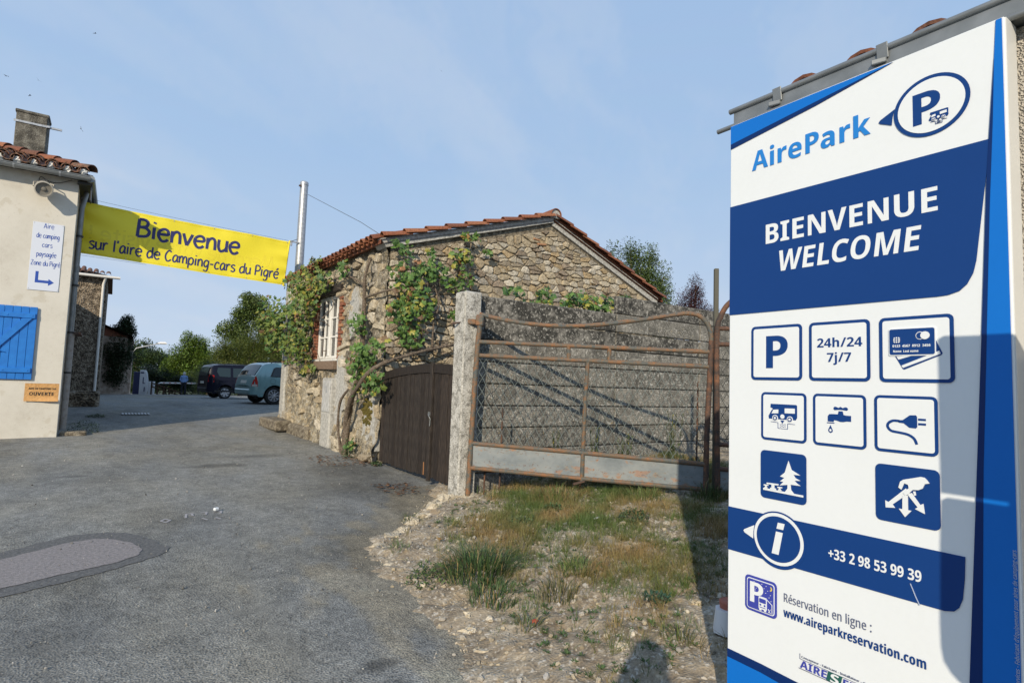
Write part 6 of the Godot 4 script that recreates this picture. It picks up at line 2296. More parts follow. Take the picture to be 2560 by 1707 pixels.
# ---------------------------------------------------------------- cars
func car(called: String, label: String, where: Vector3, yaw: float, paint: Material, van: bool) -> void:
	var T := thing(called, label, "car", where, yaw)
	# x forward from the rear, y up, z to the right-hand side
	var Lg := 4.45
	var hs := .86
	var top_pts: Array
	if van:
		top_pts = [[0.0, .66], [.02, 1.0], [.06, 1.3], [.14, 1.5], [.25, 1.6], [.5, 1.645], [1.6, 1.66], [2.3, 1.64], [2.8, 1.52], [3.45, 1.08], [4.2, .92], [4.4, .7], [4.45, .5]]
	else:
		top_pts = [[0.0, .62], [.06, .80], [.1, .95], [.22, 1.16], [.36, 1.36], [.5, 1.44], [.8, 1.475], [1.7, 1.49], [2.4, 1.45], [2.8, 1.33], [3.42, .99], [4.15, .84], [4.38, .66], [4.45, .5]]
	var belt := .95 if not van else 1.02
	var wheels := [.80, 3.42]
	var top := func(x: float) -> float:
		for i in top_pts.size() - 1:
			if x <= top_pts[i + 1][0]:
				return lerpf(top_pts[i][1], top_pts[i + 1][1], (x - top_pts[i][0]) / (top_pts[i + 1][0] - top_pts[i][0]))
		return .5
	var half := func(x: float, y: float) -> float:
		var h := hs
		if y > belt:
			h -= (y - belt) * (.22 if van else .33)
		if y < .55:
			h -= (.55 - y) * .12
		h -= .16 * pow(clampf(1.0 - x / .3, 0, 1), 2.0)
		h -= .30 * pow(clampf((x - 3.8) / .65, 0, 1), 2.0)
		return h
	var low := func(x: float) -> float:
		var y := .27 if x > .2 and x < 4.2 else .34
		for w in wheels:
			var d: float = absf(x - w)
			if d < .38:
				y = maxf(y, .31 + sqrt(.38 * .38 - d * d))
		return y
	var xs := []
	for e in steps(0, .5, .05):
		xs.append(e)
	for e in steps(.55, 4.45, .065):
		xs.append(e)
	var st := SurfaceTool.new()
	st.begin(Mesh.PRIMITIVE_TRIANGLES)
	var rows := [0.0, .25, .5, .72, .86, 1.0]
	for side in [1.0, -1.0]:
		st.set_smooth_group(1 if side > 0 else 2)
		for i in xs.size() - 1:
			for j in rows.size() - 1:
				var q := []
				for e in [[i, j], [i + 1, j], [i + 1, j + 1], [i, j + 1]]:
					var x: float = xs[e[0]]
					var y0: float = low.call(x)
					var y1: float = top.call(x)
					y1 = maxf(y1, y0 + .02)
					var y := lerpf(y0, y1, rows[e[1]])
					q.append(Vector3(x - 2.2, y, side * half.call(x, y)))
				var order := [0, 2, 1, 0, 3, 2] if side > 0 else [0, 1, 2, 0, 2, 3]
				for k in order:
					st.add_vertex(q[k])
	st.set_smooth_group(3)
	for i in xs.size() - 1:
		for j in 6:
			var q := []
			for e in [[i, j], [i + 1, j], [i + 1, j + 1], [i, j + 1]]:
				var x: float = xs[e[0]]
				var y: float = top.call(x)
				var f: float = -1.0 + 2.0 * e[1] / 6.0
				q.append(Vector3(x - 2.2, y + .035 * (1.0 - f * f), f * half.call(x, y)))
			for k in [0, 1, 2, 0, 2, 3]:
				st.add_vertex(q[k])
	# rear end below the hatch
	st.set_smooth_group(4)
	for j in 6:
		var q := []
		for e in [[0, j], [1, j], [1, j + 1], [0, j + 1]]:
			var y: float = [.34, .66 if van else .62][e[0]]
			var f: float = -1.0 + 2.0 * e[1] / 6.0
			q.append(Vector3(-2.2 - .0 * e[0], y, f * half.call(0.0, y)))
		for k in [0, 2, 1, 0, 3, 2]:
			st.add_vertex(q[k])
	st.generate_normals()
	add_mesh(st.commit(), "body", paint, T)
	# flanks of the bumper, lights, glass
	var skin := func(pts: Array, out: float, m: Material, called2: String) -> void:
		for side in [1.0, -1.0]:
			var mb := MB.new()
			var v := []
			for p in pts:
				v.append(Vector3(p[0] - 2.2, p[1], side * (half.call(p[0], p[1]) + out)))
			for i in range(1, v.size() - 1):
				if side > 0:
					mb.tri(v[0], v[i], v[i + 1])
				else:
					mb.tri(v[0], v[i + 1], v[i])
			part(mb, called2, m, T)
	if van:
		skin.call([[.5, 1.08], [1.0, 1.06], [1.0, 1.50], [.42, 1.50], [.38, 1.3]], .006, M.car_glass, "window")
		skin.call([[1.12, 1.06], [2.0, 1.04], [2.0, 1.50], [1.12, 1.50]], .006, M.car_glass, "window")
		skin.call([[2.12, 1.04], [3.1, 1.04], [2.75, 1.47], [2.12, 1.49]], .006, M.car_glass, "window")
		skin.call([[.02, .82], [.26, .80], [.26, 1.12], [.06, 1.16]], .012, M.tail_red, "tail_light")
		skin.call([[.3, .34], [1.15, .34], [1.15, .42], [.3, .42]], .01, M.trim_black, "sill_trim")
	else:
		skin.call([[.62, .985], [1.62, .965], [1.62, 1.32], [.85, 1.33], [.76, 1.28]], .008, M.trim_black, "window_trim")
		skin.call([[.68, 1.005], [1.56, .99], [1.56, 1.30], [.88, 1.305], [.80, 1.26]], .014, M.car_glass, "window")
		skin.call([[1.70, .965], [2.5, .96], [2.5, 1.32], [1.70, 1.325]], .010, M.car_glass, "window")
		skin.call([[2.58, .96], [3.25, .96], [2.72, 1.29], [2.58, 1.31]], .010, M.car_glass, "window")
		skin.call([[.015, .64], [.20, .63], [.19, .80], [.15, .97], [.11, .99], [.05, .80]], .012, M.tail_red, "tail_light")
		skin.call([[.03, .64], [.18, .635], [.175, .70], [.035, .70]], .018, M.tail_clear, "lamp_lens")
		skin.call([[.02, .60], [.45, .59], [.45, .61], [.02, .62]], .004, M.trim_black, "bumper_seam")
		skin.call([[.08, .42], [.44, .40], [.44, .415], [.08, .435]], .006, M.alloy, "bumper_crease")
		var fc := MB.new()
		for i in 20:
			var a0 := TAU * i / 20
			var a1 := TAU * (i + 1) / 20
			for rr2 in [[.092, .098]]:
				var P := func(r: float, a: float) -> Vector3:
					return Vector3(.72 + r * cos(a) - 2.2, .82 + r * sin(a), half.call(.72, .82) + .004)
				fc.quad(P.call(rr2[0], a0), P.call(rr2[1], a0), P.call(rr2[1], a1), P.call(rr2[0], a1))
		part(fc, "fuel_flap", M.trim_black, T)
	# rear glass and plate
	var mb := MB.new()
	var rg := [[.13, 1.0], [.40, 1.37]] if not van else [[.03, 1.08], [.16, 1.52]]
	for k in 8:
		for j in 6:
			var v := []
			for e in [[j, k], [j, k + 1], [j + 1, k + 1], [j + 1, k]]:
				var gx: float = lerpf(rg[0][0], rg[1][0], e[0] / 6.0)
				var gy: float = top.call(gx)
				var f: float = (-1.0 + 2.0 * e[1] / 8.0) * .86
				v.append(Vector3(gx - 2.2 - .012, gy + .035 * (1.0 - f * f) + .008, f * half.call(gx, gy)))
			mb.quad(v[1], v[0], v[3], v[2])
	part(mb, "rear_window", M.car_glass, T)
	mb = MB.new()
	box(mb, at(Vector3(-2.2 + (.03 if not van else -.01), .78, 0), 0, 0, -.25 if not van else 0.0), Vector3(.012, .11, .5))
	part(mb, "number_plate", M.plate, T)
	mb = MB.new()
	box(mb, at(Vector3(-2.2 + .04, .45, 0)), Vector3(.14, .2, 1.36), .05)
	part(mb, "rear_bumper", paint if not van else M.trim_black, T)
	for s in [1.0, -1.0]:
		mb = MB.new()
		var z: float = s * (half.call(1.5, 1.45) - .07)
		tube(mb, [Vector3(-1.5, top.call(.7) + .02, z), Vector3(-1.35, top.call(.85) + .055, z), Vector3(-.2, top.call(2.0) + .055, z), Vector3(.05, top.call(2.3) + .01, z)], .018, 6)
		part(mb, "roof_rail", M.trim_black, T)
	# underside
	mb = MB.new()
	box(mb, at(Vector3(0.02, .42, 0)), Vector3(4.0, .28, 1.4))
	part(mb, "underbody", M.dark_gap, T)
	for w in wheels:
		for s in [1.0, -1.0]:
			var Wn := Node3D.new()
			Wn.name = "wheel"
			T.add_child(Wn, true)
			Wn.transform = Transform3D(Basis(Vector3.RIGHT, PI / 2 * s), Vector3(w - 2.2, .31, s * .72))
			mb = MB.new()
			lathe(mb, at(Vector3.ZERO), [Vector2(.20, -.09), Vector2(.29, -.09), Vector2(.31, -.06), Vector2(.312, .06), Vector2(.295, .095), Vector2(.215, .10), Vector2(.20, .07)], 28)
			part(mb, "tyre", M.rubber, Wn)
			mb = MB.new()
			lathe(mb, at(Vector3.ZERO), [Vector2(.216, .098), Vector2(.205, .108), Vector2(.19, .085), Vector2(.19, .06)], 28)
			var ns := 9 if not van else 7
			for k in ns:
				var a := TAU * k / ns
				var dirv := Vector3(cos(a), 0, sin(a))
				box(mb, Transform3D(Basis(Vector3.UP, -a), dirv * .11 + Vector3(0, .088, 0)), Vector3(.18, .02, .034 if not van else .085), .006)
			lathe(mb, at(Vector3.ZERO), [Vector2(.055, .08), Vector2(.05, .105), Vector2(0, .11)], 14)
			part(mb, "rim", M.alloy, Wn)
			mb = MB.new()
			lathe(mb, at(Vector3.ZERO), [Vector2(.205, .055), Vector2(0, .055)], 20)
			part(mb, "hub_shade_disc", M.dark_gap, Wn)  # grey disc put in for the shade between the spokes

# ---------------------------------------------------------------- people
# bones: [a, b, ra, rb, colour index]; one skin from a smooth union of tapered capsules
func body_mesh(bones: Array, cell: float, blend: float, palette: Array) -> ArrayMesh:
	var lo := Vector3(1e9, 1e9, 1e9)
	var hi := -lo
	for b in bones:
		var m: float = maxf(b[2], b[3]) + blend + cell * 2
		lo = lo.min(b[0].min(b[1]) - Vector3(m, m, m))
		hi = hi.max(b[0].max(b[1]) + Vector3(m, m, m))
	var n := Vector3i(((hi - lo) / cell).ceil()) + Vector3i.ONE
	var field := PackedFloat32Array()
	field.resize(n.x * n.y * n.z)
	field.fill(0.5)
	for b in bones:
		var m: float = maxf(b[2], b[3]) + blend + cell * 2
		var p0 := Vector3i(((b[0].min(b[1]) - Vector3(m, m, m) - lo) / cell).floor()).max(Vector3i.ZERO)
		var p1 := Vector3i(((b[0].max(b[1]) + Vector3(m, m, m) - lo) / cell).ceil()).min(n - Vector3i.ONE)
		var A: Vector3 = b[0]
		var ab: Vector3 = b[1] - b[0]
		var l2 := maxf(ab.length_squared(), 1e-9)
		for iz in range(p0.z, p1.z + 1):
			for iy in range(p0.y, p1.y + 1):
				for ix in range(p0.x, p1.x + 1):
					var p := lo + Vector3(ix, iy, iz) * cell
					var t := clampf((p - A).dot(ab) / l2, 0.0, 1.0)
					var d: float = p.distance_to(A + ab * t) - lerpf(b[2], b[3], t)
					var k := (iz * n.y + iy) * n.x + ix
					var f := field[k]
					var h := clampf(0.5 + 0.5 * (f - d) / blend, 0.0, 1.0)
					field[k] = lerpf(f, d, h) - blend * h * (1.0 - h)
	var vid := {}
	var verts := []
	var norms := []
	var cols := []
	var sx := 1
	var sy := n.x
	var sz := n.x * n.y
	for iz in n.z - 1:
		for iy in n.y - 1:
			for ix in n.x - 1:
				var k := iz * sz + iy * sy + ix
				var c := [field[k], field[k + sx], field[k + sy], field[k + sx + sy], field[k + sz], field[k + sx + sz], field[k + sy + sz], field[k + sx + sy + sz]]
				var neg := 0
				for e in c:
					if e < 0.0:
						neg += 1
				if neg == 0 or neg == 8:
					continue
				var sum := Vector3.ZERO
				var cnt := 0
				for e in [[0, 1], [2, 3], [4, 5], [6, 7], [0, 2], [1, 3], [4, 6], [5, 7], [0, 4], [1, 5], [2, 6], [3, 7]]:
					var fa: float = c[e[0]]
					var fb: float = c[e[1]]
					if (fa < 0.0) != (fb < 0.0):
						var t := fa / (fa - fb)
						var pa := Vector3(e[0] & 1, (e[0] >> 1) & 1, e[0] >> 2)
						var pb := Vector3(e[1] & 1, (e[1] >> 1) & 1, e[1] >> 2)
						sum += pa.lerp(pb, t)
						cnt += 1
				var P := lo + (Vector3(ix, iy, iz) + sum / cnt) * cell
				vid[k] = verts.size()
				verts.append(P)
				norms.append(Vector3(c[1] - c[0] + c[3] - c[2] + c[5] - c[4] + c[7] - c[6], c[2] - c[0] + c[3] - c[1] + c[6] - c[4] + c[7] - c[5], c[4] - c[0] + c[5] - c[1] + c[6] - c[2] + c[7] - c[3]).normalized())
				var best := 1e9
				var bi := 0
				for b in bones:
					var ab: Vector3 = b[1] - b[0]
					var t := clampf((P - b[0]).dot(ab) / maxf(ab.length_squared(), 1e-9), 0.0, 1.0)
					var d: float = P.distance_to(b[0] + ab * t) - lerpf(b[2], b[3], t)
					if d < best:
						best = d
						bi = b[4]
				cols.append(palette[bi])
	var mb := MB.new()
	mb.colored = true
	for k in vid:
		var base: int = k
		for ax in 3:
			var s: int = [sx, sy, sz][ax]
			var u: int = [sy, sz, sx][ax]
			var w: int = [sz, sx, sy][ax]
			var fa := field[base]
			var fb := field[base + s]
			if (fa < 0.0) == (fb < 0.0):
				continue
			if not (vid.has(base - u) and vid.has(base - w) and vid.has(base - u - w)):
				continue
			var q := [vid[base], vid[base - u], vid[base - u - w], vid[base - w]]
			if fa < 0.0:
				q = [q[0], q[1], q[2], q[3]]
			else:
				q = [q[3], q[2], q[1], q[0]]
			for tr3 in [[0, 1, 2], [0, 2, 3]]:
				for j in [tr3[0], tr3[2], tr3[1]]:
					mb.v.append(verts[q[j]]); mb.n.append(norms[q[j]]); mb.c.append(cols[q[j]])
	return mb.mesh()

func build_people() -> void:
	# palette: skin, shirt, trousers, shoes, hair
	var pal := [Color(.42, .26, .19), Color(.22, .35, .62), Color(.018, .02, .035), Color(.015, .013, .012), Color(.55, .53, .5)]
	var man := [
		[Vector3(0, 1.62, 0), Vector3(0, 1.56, .02), .098, .085, 0], [Vector3(0, 1.67, -.015), Vector3(0, 1.62, -.04), .098, .09, 4],
		[Vector3(0, 1.5, -.01), Vector3(0, 1.42, -.01), .055, .06, 0],
		[Vector3(-.13, 1.40, 0), Vector3(.13, 1.40, 0), .09, .09, 1], [Vector3(0, 1.36, 0), Vector3(0, 1.0, .01), .155, .15, 1], [Vector3(-.06, 1.05, .01), Vector3(.06, 1.05, .01), .145, .145, 1],
		[Vector3(-.06, .94, 0), Vector3(.06, .94, 0), .135, .135, 2],
		[Vector3(-.19, 1.40, 0), Vector3(-.25, 1.13, .0), .062, .05, 1], [Vector3(-.25, 1.13, 0), Vector3(-.14, 1.05, .2), .042, .034, 0], [Vector3(-.14, 1.05, .2), Vector3(-.06, 1.06, .25), .036, .026, 0],
		[Vector3(.19, 1.40, 0), Vector3(.25, 1.13, .0), .062, .05, 1], [Vector3(.25, 1.13, 0), Vector3(.14, 1.05, .2), .042, .034, 0], [Vector3(.14, 1.05, .2), Vector3(.06, 1.06, .25), .036, .026, 0],
		[Vector3(-.095, .9, 0), Vector3(-.11, .48, .02), .088, .062, 2], [Vector3(-.11, .48, .02), Vector3(-.12, .1, -.01), .06, .045, 2], [Vector3(-.12, .05, -.03), Vector3(-.13, .04, .13), .05, .042, 3],
		[Vector3(.095, .9, 0), Vector3(.11, .48, .01), .088, .062, 2], [Vector3(.11, .48, .01), Vector3(.12, .1, -.02), .06, .045, 2], [Vector3(.12, .05, -.04), Vector3(.13, .04, .12), .05, .042, 3]]
	var o := add_mesh(body_mesh(man, .026, .05, pal), numbered("person"), M.vcol, self)
	tag(o, "person in pale blue shirt and dark trousers standing at the barrier", "person")
	o.position = Vector3(4.75, ground_y(4.75, -51.0), -51.0)
	o.rotation.y = PI - .35
	# the person taking the picture, seen only by the head's shadow on the bank
	var pal2 := [Color(.42, .26, .19), Color(.08, .09, .11), Color(.03, .035, .05), Color(.02, .02, .02), Color(.06, .045, .035), Color(.015, .015, .016)]
	var ph := [
		[Vector3(0, 1.66, .0), Vector3(0, 1.58, .015), .096, .078, 0], [Vector3(0, 1.71, -.02), Vector3(0, 1.66, -.04), .098, .09, 4], [Vector3(0, 1.62, .085), Vector3(0, 1.60, .09), .016, .018, 0],
		[Vector3(0, 1.54, -.01), Vector3(0, 1.45, -.01), .056, .062, 0],
		[Vector3(-.14, 1.43, 0), Vector3(.14, 1.43, 0), .09, .09, 1], [Vector3(0, 1.38, 0), Vector3(0, 1.02, .0), .155, .14, 1], [Vector3(-.06, .96, 0), Vector3(.06, .96, 0), .135, .135, 2],
		[Vector3(-.2, 1.43, 0), Vector3(-.24, 1.22, .10), .062, .05, 1], [Vector3(-.24, 1.22, .10), Vector3(-.10, 1.52, .10), .047, .036, 1],
		[Vector3(.2, 1.43, 0), Vector3(.24, 1.22, .10), .062, .05, 1], [Vector3(.24, 1.22, .10), Vector3(.10, 1.52, .10), .047, .036, 1],
		[Vector3(-.095, .92, 0), Vector3(-.11, .48, .03), .088, .062, 2], [Vector3(-.11, .48, .03), Vector3(-.12, .1, -.01), .06, .045, 2], [Vector3(-.12, .05, -.03), Vector3(-.13, .04, .14), .05, .042, 3],
		[Vector3(.095, .92, 0), Vector3(.11, .48, .03), .088, .062, 2], [Vector3(.11, .48, .03), Vector3(.12, .1, -.01), .06, .045, 2], [Vector3(.12, .05, -.03), Vector3(.13, .04, .14), .05, .042, 3]]
	for s in [-1.0, 1.0]:
		ph.append([Vector3(s * .10, 1.53, .10), Vector3(s * .085, 1.59, .10), .034, .03, 0])
		for f in 4:
			var y := 1.575 + f * .018
			ph.append([Vector3(s * .085, y, .10), Vector3(s * .07, y + .004, .125), .0105, .0095, 0])
			ph.append([Vector3(s * .07, y + .004, .125), Vector3(s * (.045 - .003 * f), y + .004, .128), .0095, .008, 0])
		ph.append([Vector3(s * .09, 1.565, .095), Vector3(s * .06, 1.565, .075), .0115, .0095, 0])
	var o2 := add_mesh(body_mesh(ph, .016, .028, pal2), numbered("person"), M.vcol, self)
	tag(o2, "person in dark clothes holding a camera up to the face on the drive", "person")
	var back := Vector3(-sin(deg_to_rad(34.8)), 0, cos(deg_to_rad(34.8)))
	o2.position = back * .17 + Vector3(0, ground_y(0, .2) + .07, 0)
	o2.rotation.y = PI - deg_to_rad(34.8)

# ---------------------------------------------------------------- plants
var clump_cache := {}
func clump_mesh(kind: String) -> ArrayMesh:
	if clump_cache.has(kind):
		return clump_cache[kind]
	var mb := MB.new()
	mb.colored = true
	var r := RandomNumberGenerator.new()
	r.seed = hash(kind)
	var nl := 26
	for i in nl:
		var d := Vector3(r.randf_range(-1, 1), r.randf_range(-1, 1), r.randf_range(-1, 1))
		var p := d * .5
		var ax := Vector3(r.randf_range(-1, 1), r.randf_range(-.6, .8), r.randf_range(-1, 1)).normalized()
		var sd := ax.cross(Vector3(r.randf_range(-.4, .4), 1, r.randf_range(-.4, .4))).normalized()
		var l := r.randf_range(.16, .26)
		var w := l * (.30 if kind != "narrow" else .15)
		var g := r.randf_range(.75, 1.2)
		mb.col = Color(g, g, g * r.randf_range(.8, 1.0))
		var mid := p + ax * l * .5 + Vector3(0, .02, 0)
		var tip := p + ax * l
		mb.tri(p, mid + sd * w, mid - sd * w)
		mb.tri(mid - sd * w, mid + sd * w, tip)
	clump_cache[kind] = mb.mesh()
	return clump_cache[kind]

# blobs: [centre, radii]; clumps are spread through the outer part of each blob
func crown(parent: Node, blobs: Array, n: int, col: Color, size: float, kind := "round", vary := .25) -> void:
	var xfs := []
	var cols := []
	var total := 0.0
	for b in blobs:
		total += b[1].x * b[1].y + b[1].y * b[1].z
	for b in blobs:
		var cnt := int(n * (b[1].x * b[1].y + b[1].y * b[1].z) / total)
		for i in cnt:
			var d := rand_dir()
			var q := pow(rng.randf(), .45)
			var p: Vector3 = b[0] + d * b[1] * q * (0.86 + .3 * noise_a.get_noise_3dv((b[0] + d * b[1]) * 6.0))
			var s := size * rr(.7, 1.25)
			xfs.append(Transform3D(Basis.from_euler(Vector3(rr(-.6, .6), rr(0, TAU), rr(-.6, .6))).scaled(Vector3.ONE * s), p))
			var g := rr(1.0 - vary, 1.0 + vary)
			cols.append(Color(col.r * g * rr(.9, 1.15), col.g * g, col.b * g * rr(.8, 1.1)))
	bake(clump_mesh(kind), xfs, cols, "crown", M.leaf, parent)

# many small copies joined into one mesh
func bake(src: ArrayMesh, xfs: Array, cols: Array, called: String, m: Material, parent: Node) -> MeshInstance3D:
	var ar := src.surface_get_arrays(0)
	var sv: PackedVector3Array = ar[Mesh.ARRAY_VERTEX]
	var sn: PackedVector3Array = ar[Mesh.ARRAY_NORMAL]
	var sc: PackedColorArray = ar[Mesh.ARRAY_COLOR]
	var mb := MB.new()
	mb.colored = true
	for i in xfs.size():
		var xf: Transform3D = xfs[i]
		mb.v.append_array(xf * sv)
		mb.n.append_array(Transform3D(xf.basis.orthonormalized(), Vector3.ZERO) * sn)
		var c: Color = cols[i]
		var cc := sc.duplicate()
		for k in cc.size():
			cc[k] *= c
		mb.c.append_array(cc)
	return part(mb, called, m, parent)

func leafy(called: String, label: String, category: String, p: Vector3, blobs: Array, n: int, col: Color, size: float, group := "", trunk_h := 2.0, kind := "round", vary := .25) -> Node3D:
	var T := thing(called, label, category, p, 0.0, group)
	var mb := MB.new()
	var bend := rr(-.2, .2)
	tube(mb, smooth_path([Vector3(0, -.2, 0), Vector3(bend * .3, trunk_h * .4, 0), Vector3(bend, trunk_h, 0)], 3), [.16, .15, .14, .13, .12, .11, .1], 7)
	for b in blobs:
		var c: Vector3 = b[0]
		var s := Vector3(bend * .6, trunk_h * .6, 0)
		tube(mb, smooth_path([s, s.lerp(c, .5) + Vector3(0, .12 * c.y * .2, 0), c + Vector3(0, b[1].y * .4, 0)], 2), [.07, .06, .05, .035, .015], 5)
	part(mb, "trunk", M.bark, T)
	crown(T, blobs, n, col, size, kind, vary)
	return T

func build_trees() -> void:
	# trees beyond the yard
	leafy("tall_tree", "tall airy pale green tree rising above the other trees beyond the yard", "tree", Vector3(11.6, -.6, -65.4), [[Vector3(2.6, 6.2, .2), Vector3(1.5, 1.6, 1.4)], [Vector3(-1.2, 6.6, 0), Vector3(1.9, 1.5, 1.8)], [Vector3(.6, 9.4, 0), Vector3(1.6, 1.3, 1.6)], [Vector3(1.6, 7.8, .3), Vector3(1.6, 1.5, 1.6)], [Vector3(-.6, 8.4, .2), Vector3(1.3, 1.0, 1.3)], [Vector3(0, 4.5, 0), Vector3(2.4, 1.8, 2.0)], [Vector3(-.2, 10.2, 0), Vector3(.8, .7, .8)]], 1150, Color(.12, .17, .05), .95, "trees beyond the yard", 5.0)
	leafy("round_tree", "bright green bushy tree with twin rounded tops beyond the barrier", "tree", Vector3(5.6, -.4, -59.4), [[Vector3(.1, 4.7, 0), Vector3(.8, 1.3, .9)], [Vector3(1.0, 4.5, 0), Vector3(.8, 1.1, .9)], [Vector3(-.5, 3.3, .3), Vector3(1.3, 1.3, 1.2)], [Vector3(1.1, 3.0, .3), Vector3(1.3, 1.5, 1.2)], [Vector3(0, 1.6, .4), Vector3(1.7, 1.4, 1.2)], [Vector3(-1.2, 2.2, .2), Vector3(1.0, 1.0, 1.0)]], 900, Color(.115, .185, .028), .62, "trees beyond the yard", 2.6)
	leafy("willow_tree", "broad olive green willow mass behind the parked cars", "tree", Vector3(8.6, -.1, -50.2), [[Vector3(-.8, 3.2, 0), Vector3(1.5, 1.3, 1.4)], [Vector3(1.0, 4.2, 0), Vector3(1.7, 1.7, 1.4)], [Vector3(2.6, 5.0, 0), Vector3(1.3, 1.5, 1.3)], [Vector3(0, 1.8, .4), Vector3(2.2, 1.4, 1.4)], [Vector3(2.4, 2.4, .4), Vector3(2.0, 1.8, 1.4)], [Vector3(-1.9, 1.9, .2), Vector3(1.2, 1.5, 1.0)], [Vector3(-1.4, 3.6, .2), Vector3(1.0, 1.1, 1.0)]], 1900, Color(.105, .135, .026), .6, "trees beyond the yard", 2.4, "narrow", .3)
	leafy("willow_tree", "yellowish green willow thicket right behind the dark car", "tree", Vector3(6.1, -.1, -46.5), [[Vector3(-.4, 1.4, 0), Vector3(1.1, 1.1, 1.0)], [Vector3(.9, 1.7, 0), Vector3(1.2, 1.2, 1.0)], [Vector3(.2, .5, .2), Vector3(1.5, .8, 1.0)]], 520, Color(.13, .145, .035), .5, "trees beyond the yard", 1.2, "narrow", .3)
	leafy("dark_tree", "dark green tree behind the outbuilding and street lamp", "tree", Vector3(2.6, -.5, -68.5), [[Vector3(-1.0, 3.6, 0), Vector3(.9, 1.4, .9)], [Vector3(.8, 3.4, 0), Vector3(1.3, 1.3, 1.1)], [Vector3(2.0, 3.0, 0), Vector3(1.0, 1.1, .9)], [Vector3(.4, 1.6, 0), Vector3(2.3, 1.4, 1.2)]], 560, Color(.045, .08, .022), .65, "trees beyond the yard", 2.4)
	leafy("dark_tree", "dark green tree filling the gap between round tree and willow", "tree", Vector3(8.3, -.6, -66.0), [[Vector3(0, 3.4, 0), Vector3(2.0, 1.6, 1.2)], [Vector3(-1.6, 2.2, 0), Vector3(1.4, 1.6, 1.1)], [Vector3(1.8, 2.6, 0), Vector3(1.8, 2.0, 1.1)]], 460, Color(.075, .115, .026), .7, "trees beyond the yard", 2.0)
	leafy("ash_tree", "light green tree showing between banner and barn eave", "tree", Vector3(13.4, -.4, -60.0), [[Vector3(0, 5.2, 0), Vector3(2.4, 2.2, 1.6)], [Vector3(-1.2, 7.2, 0), Vector3(1.2, 1.2, 1.1)], [Vector3(1.0, 3.2, 0), Vector3(2.6, 2.2, 1.4)], [Vector3(1.5, 6.6, 0), Vector3(1.6, 1.5, 1.2)]], 620, Color(.09, .135, .034), .85, "trees beyond the yard", 3.4)
	for e in [[1.0, -74.0, "dark", "behind the outbuilding"], [7.0, -78.0, "mid", "behind the round tree"], [13.0, -76.0, "olive", "behind the tall airy tree"], [18.5, -72.0, "mid", "behind the barn eave"], [23.0, -66.0, "dark", "behind the barn roof"]]:
		leafy("background_tree", "%s green tree in the far row %s" % [{"dark": "dark", "mid": "mid", "olive": "olive"}[e[2]], e[3]], "tree", Vector3(e[0], -1.0, e[1]), [[Vector3(0, 2.2, 0), Vector3(3.2, 2.2, 1.2)], [Vector3(-1.6, 3.8, 0), Vector3(1.8, 1.6, 1.2)], [Vector3(1.5, 4.4, 0), Vector3(2.0, 1.8, 1.2)], [Vector3(2.4, 1.4, 0), Vector3(1.8, 1.6, 1.2)]], 800, {"dark": Color(.045, .08, .02), "mid": Color(.075, .115, .028), "olive": Color(.09, .12, .028)}[e[2]], 1.0, "far row of trees", 2.4)
	leafy("low_hedge", "loose green hedge closing the yard below the trees", "hedge", Vector3(8.5, -.3, -57.5), [[Vector3(-2.6, 1.0, 0), Vector3(1.5, 1.3, .8)], [Vector3(-.6, 1.1, 0), Vector3(1.6, 1.4, .8)], [Vector3(1.5, 1.2, 0), Vector3(1.7, 1.5, .8)], [Vector3(3.8, 1.2, 0), Vector3(1.8, 1.6, .8)], [Vector3(6.2, 1.3, 0), Vector3(1.9, 1.7, .8)]], 1100, Color(.06, .095, .022), .5, "", .8)
	leafy("hedge", "dark clipped hedge running behind the barrier", "hedge", Vector3(3.9, -.25, -55.9), [[Vector3(-1.4, 1.3, -.2), Vector3(.9, 1.3, .7)], [Vector3(-.5, 1.3, 0), Vector3(.9, 1.2, .7)], [Vector3(.5, 1.1, .1), Vector3(.9, 1.1, .7)], [Vector3(1.3, .9, .2), Vector3(.8, .9, .7)]], 640, Color(.016, .032, .010), .42, "", .8)
	# shrubs behind the slab wall
	leafy("olive_shrub", "feathery green shrub with upright shoots behind the barn gable end", "shrub", Vector3(11.4, .5, -10.7), [[Vector3(-.6, 3.5, 0), Vector3(.55, .9, .5)], [Vector3(.1, 4.0, .1), Vector3(.5, .9, .45)], [Vector3(.6, 3.4, .1), Vector3(.6, .9, .5)], [Vector3(.1, 2.7, 0), Vector3(1.1, .9, .6)], [Vector3(-.2, 4.6, 0), Vector3(.14, .6, .14)], [Vector3(.45, 4.5, .1), Vector3(.14, .6, .12)], [Vector3(-.85, 4.3, 0), Vector3(.13, .6, .12)], [Vector3(1.0, 4.0, .1), Vector3(.14, .6, .12)], [Vector3(.9, 2.4, .2), Vector3(.5, .6, .4)]], 1700, Color(.10, .15, .05), .36, "", 1.8, "narrow", .35)
	leafy("purple_shrub", "dark purple leaved shrub behind the concrete slab wall", "shrub", Vector3(13.1, .5, -10.2), [[Vector3(0, 3.4, 0), Vector3(.5, .7, .4)], [Vector3(.7, 3.0, 0), Vector3(.6, .6, .4)], [Vector3(-.4, 2.8, 0), Vector3(.6, .6, .4)], [Vector3(1.1, 2.6, 0), Vector3(.6, .5, .4)], [Vector3(.2, 3.9, 0), Vector3(.16, .45, .16)]], 1100, Color(.075, .03, .042), .26, "", 1.6, "narrow", .35)
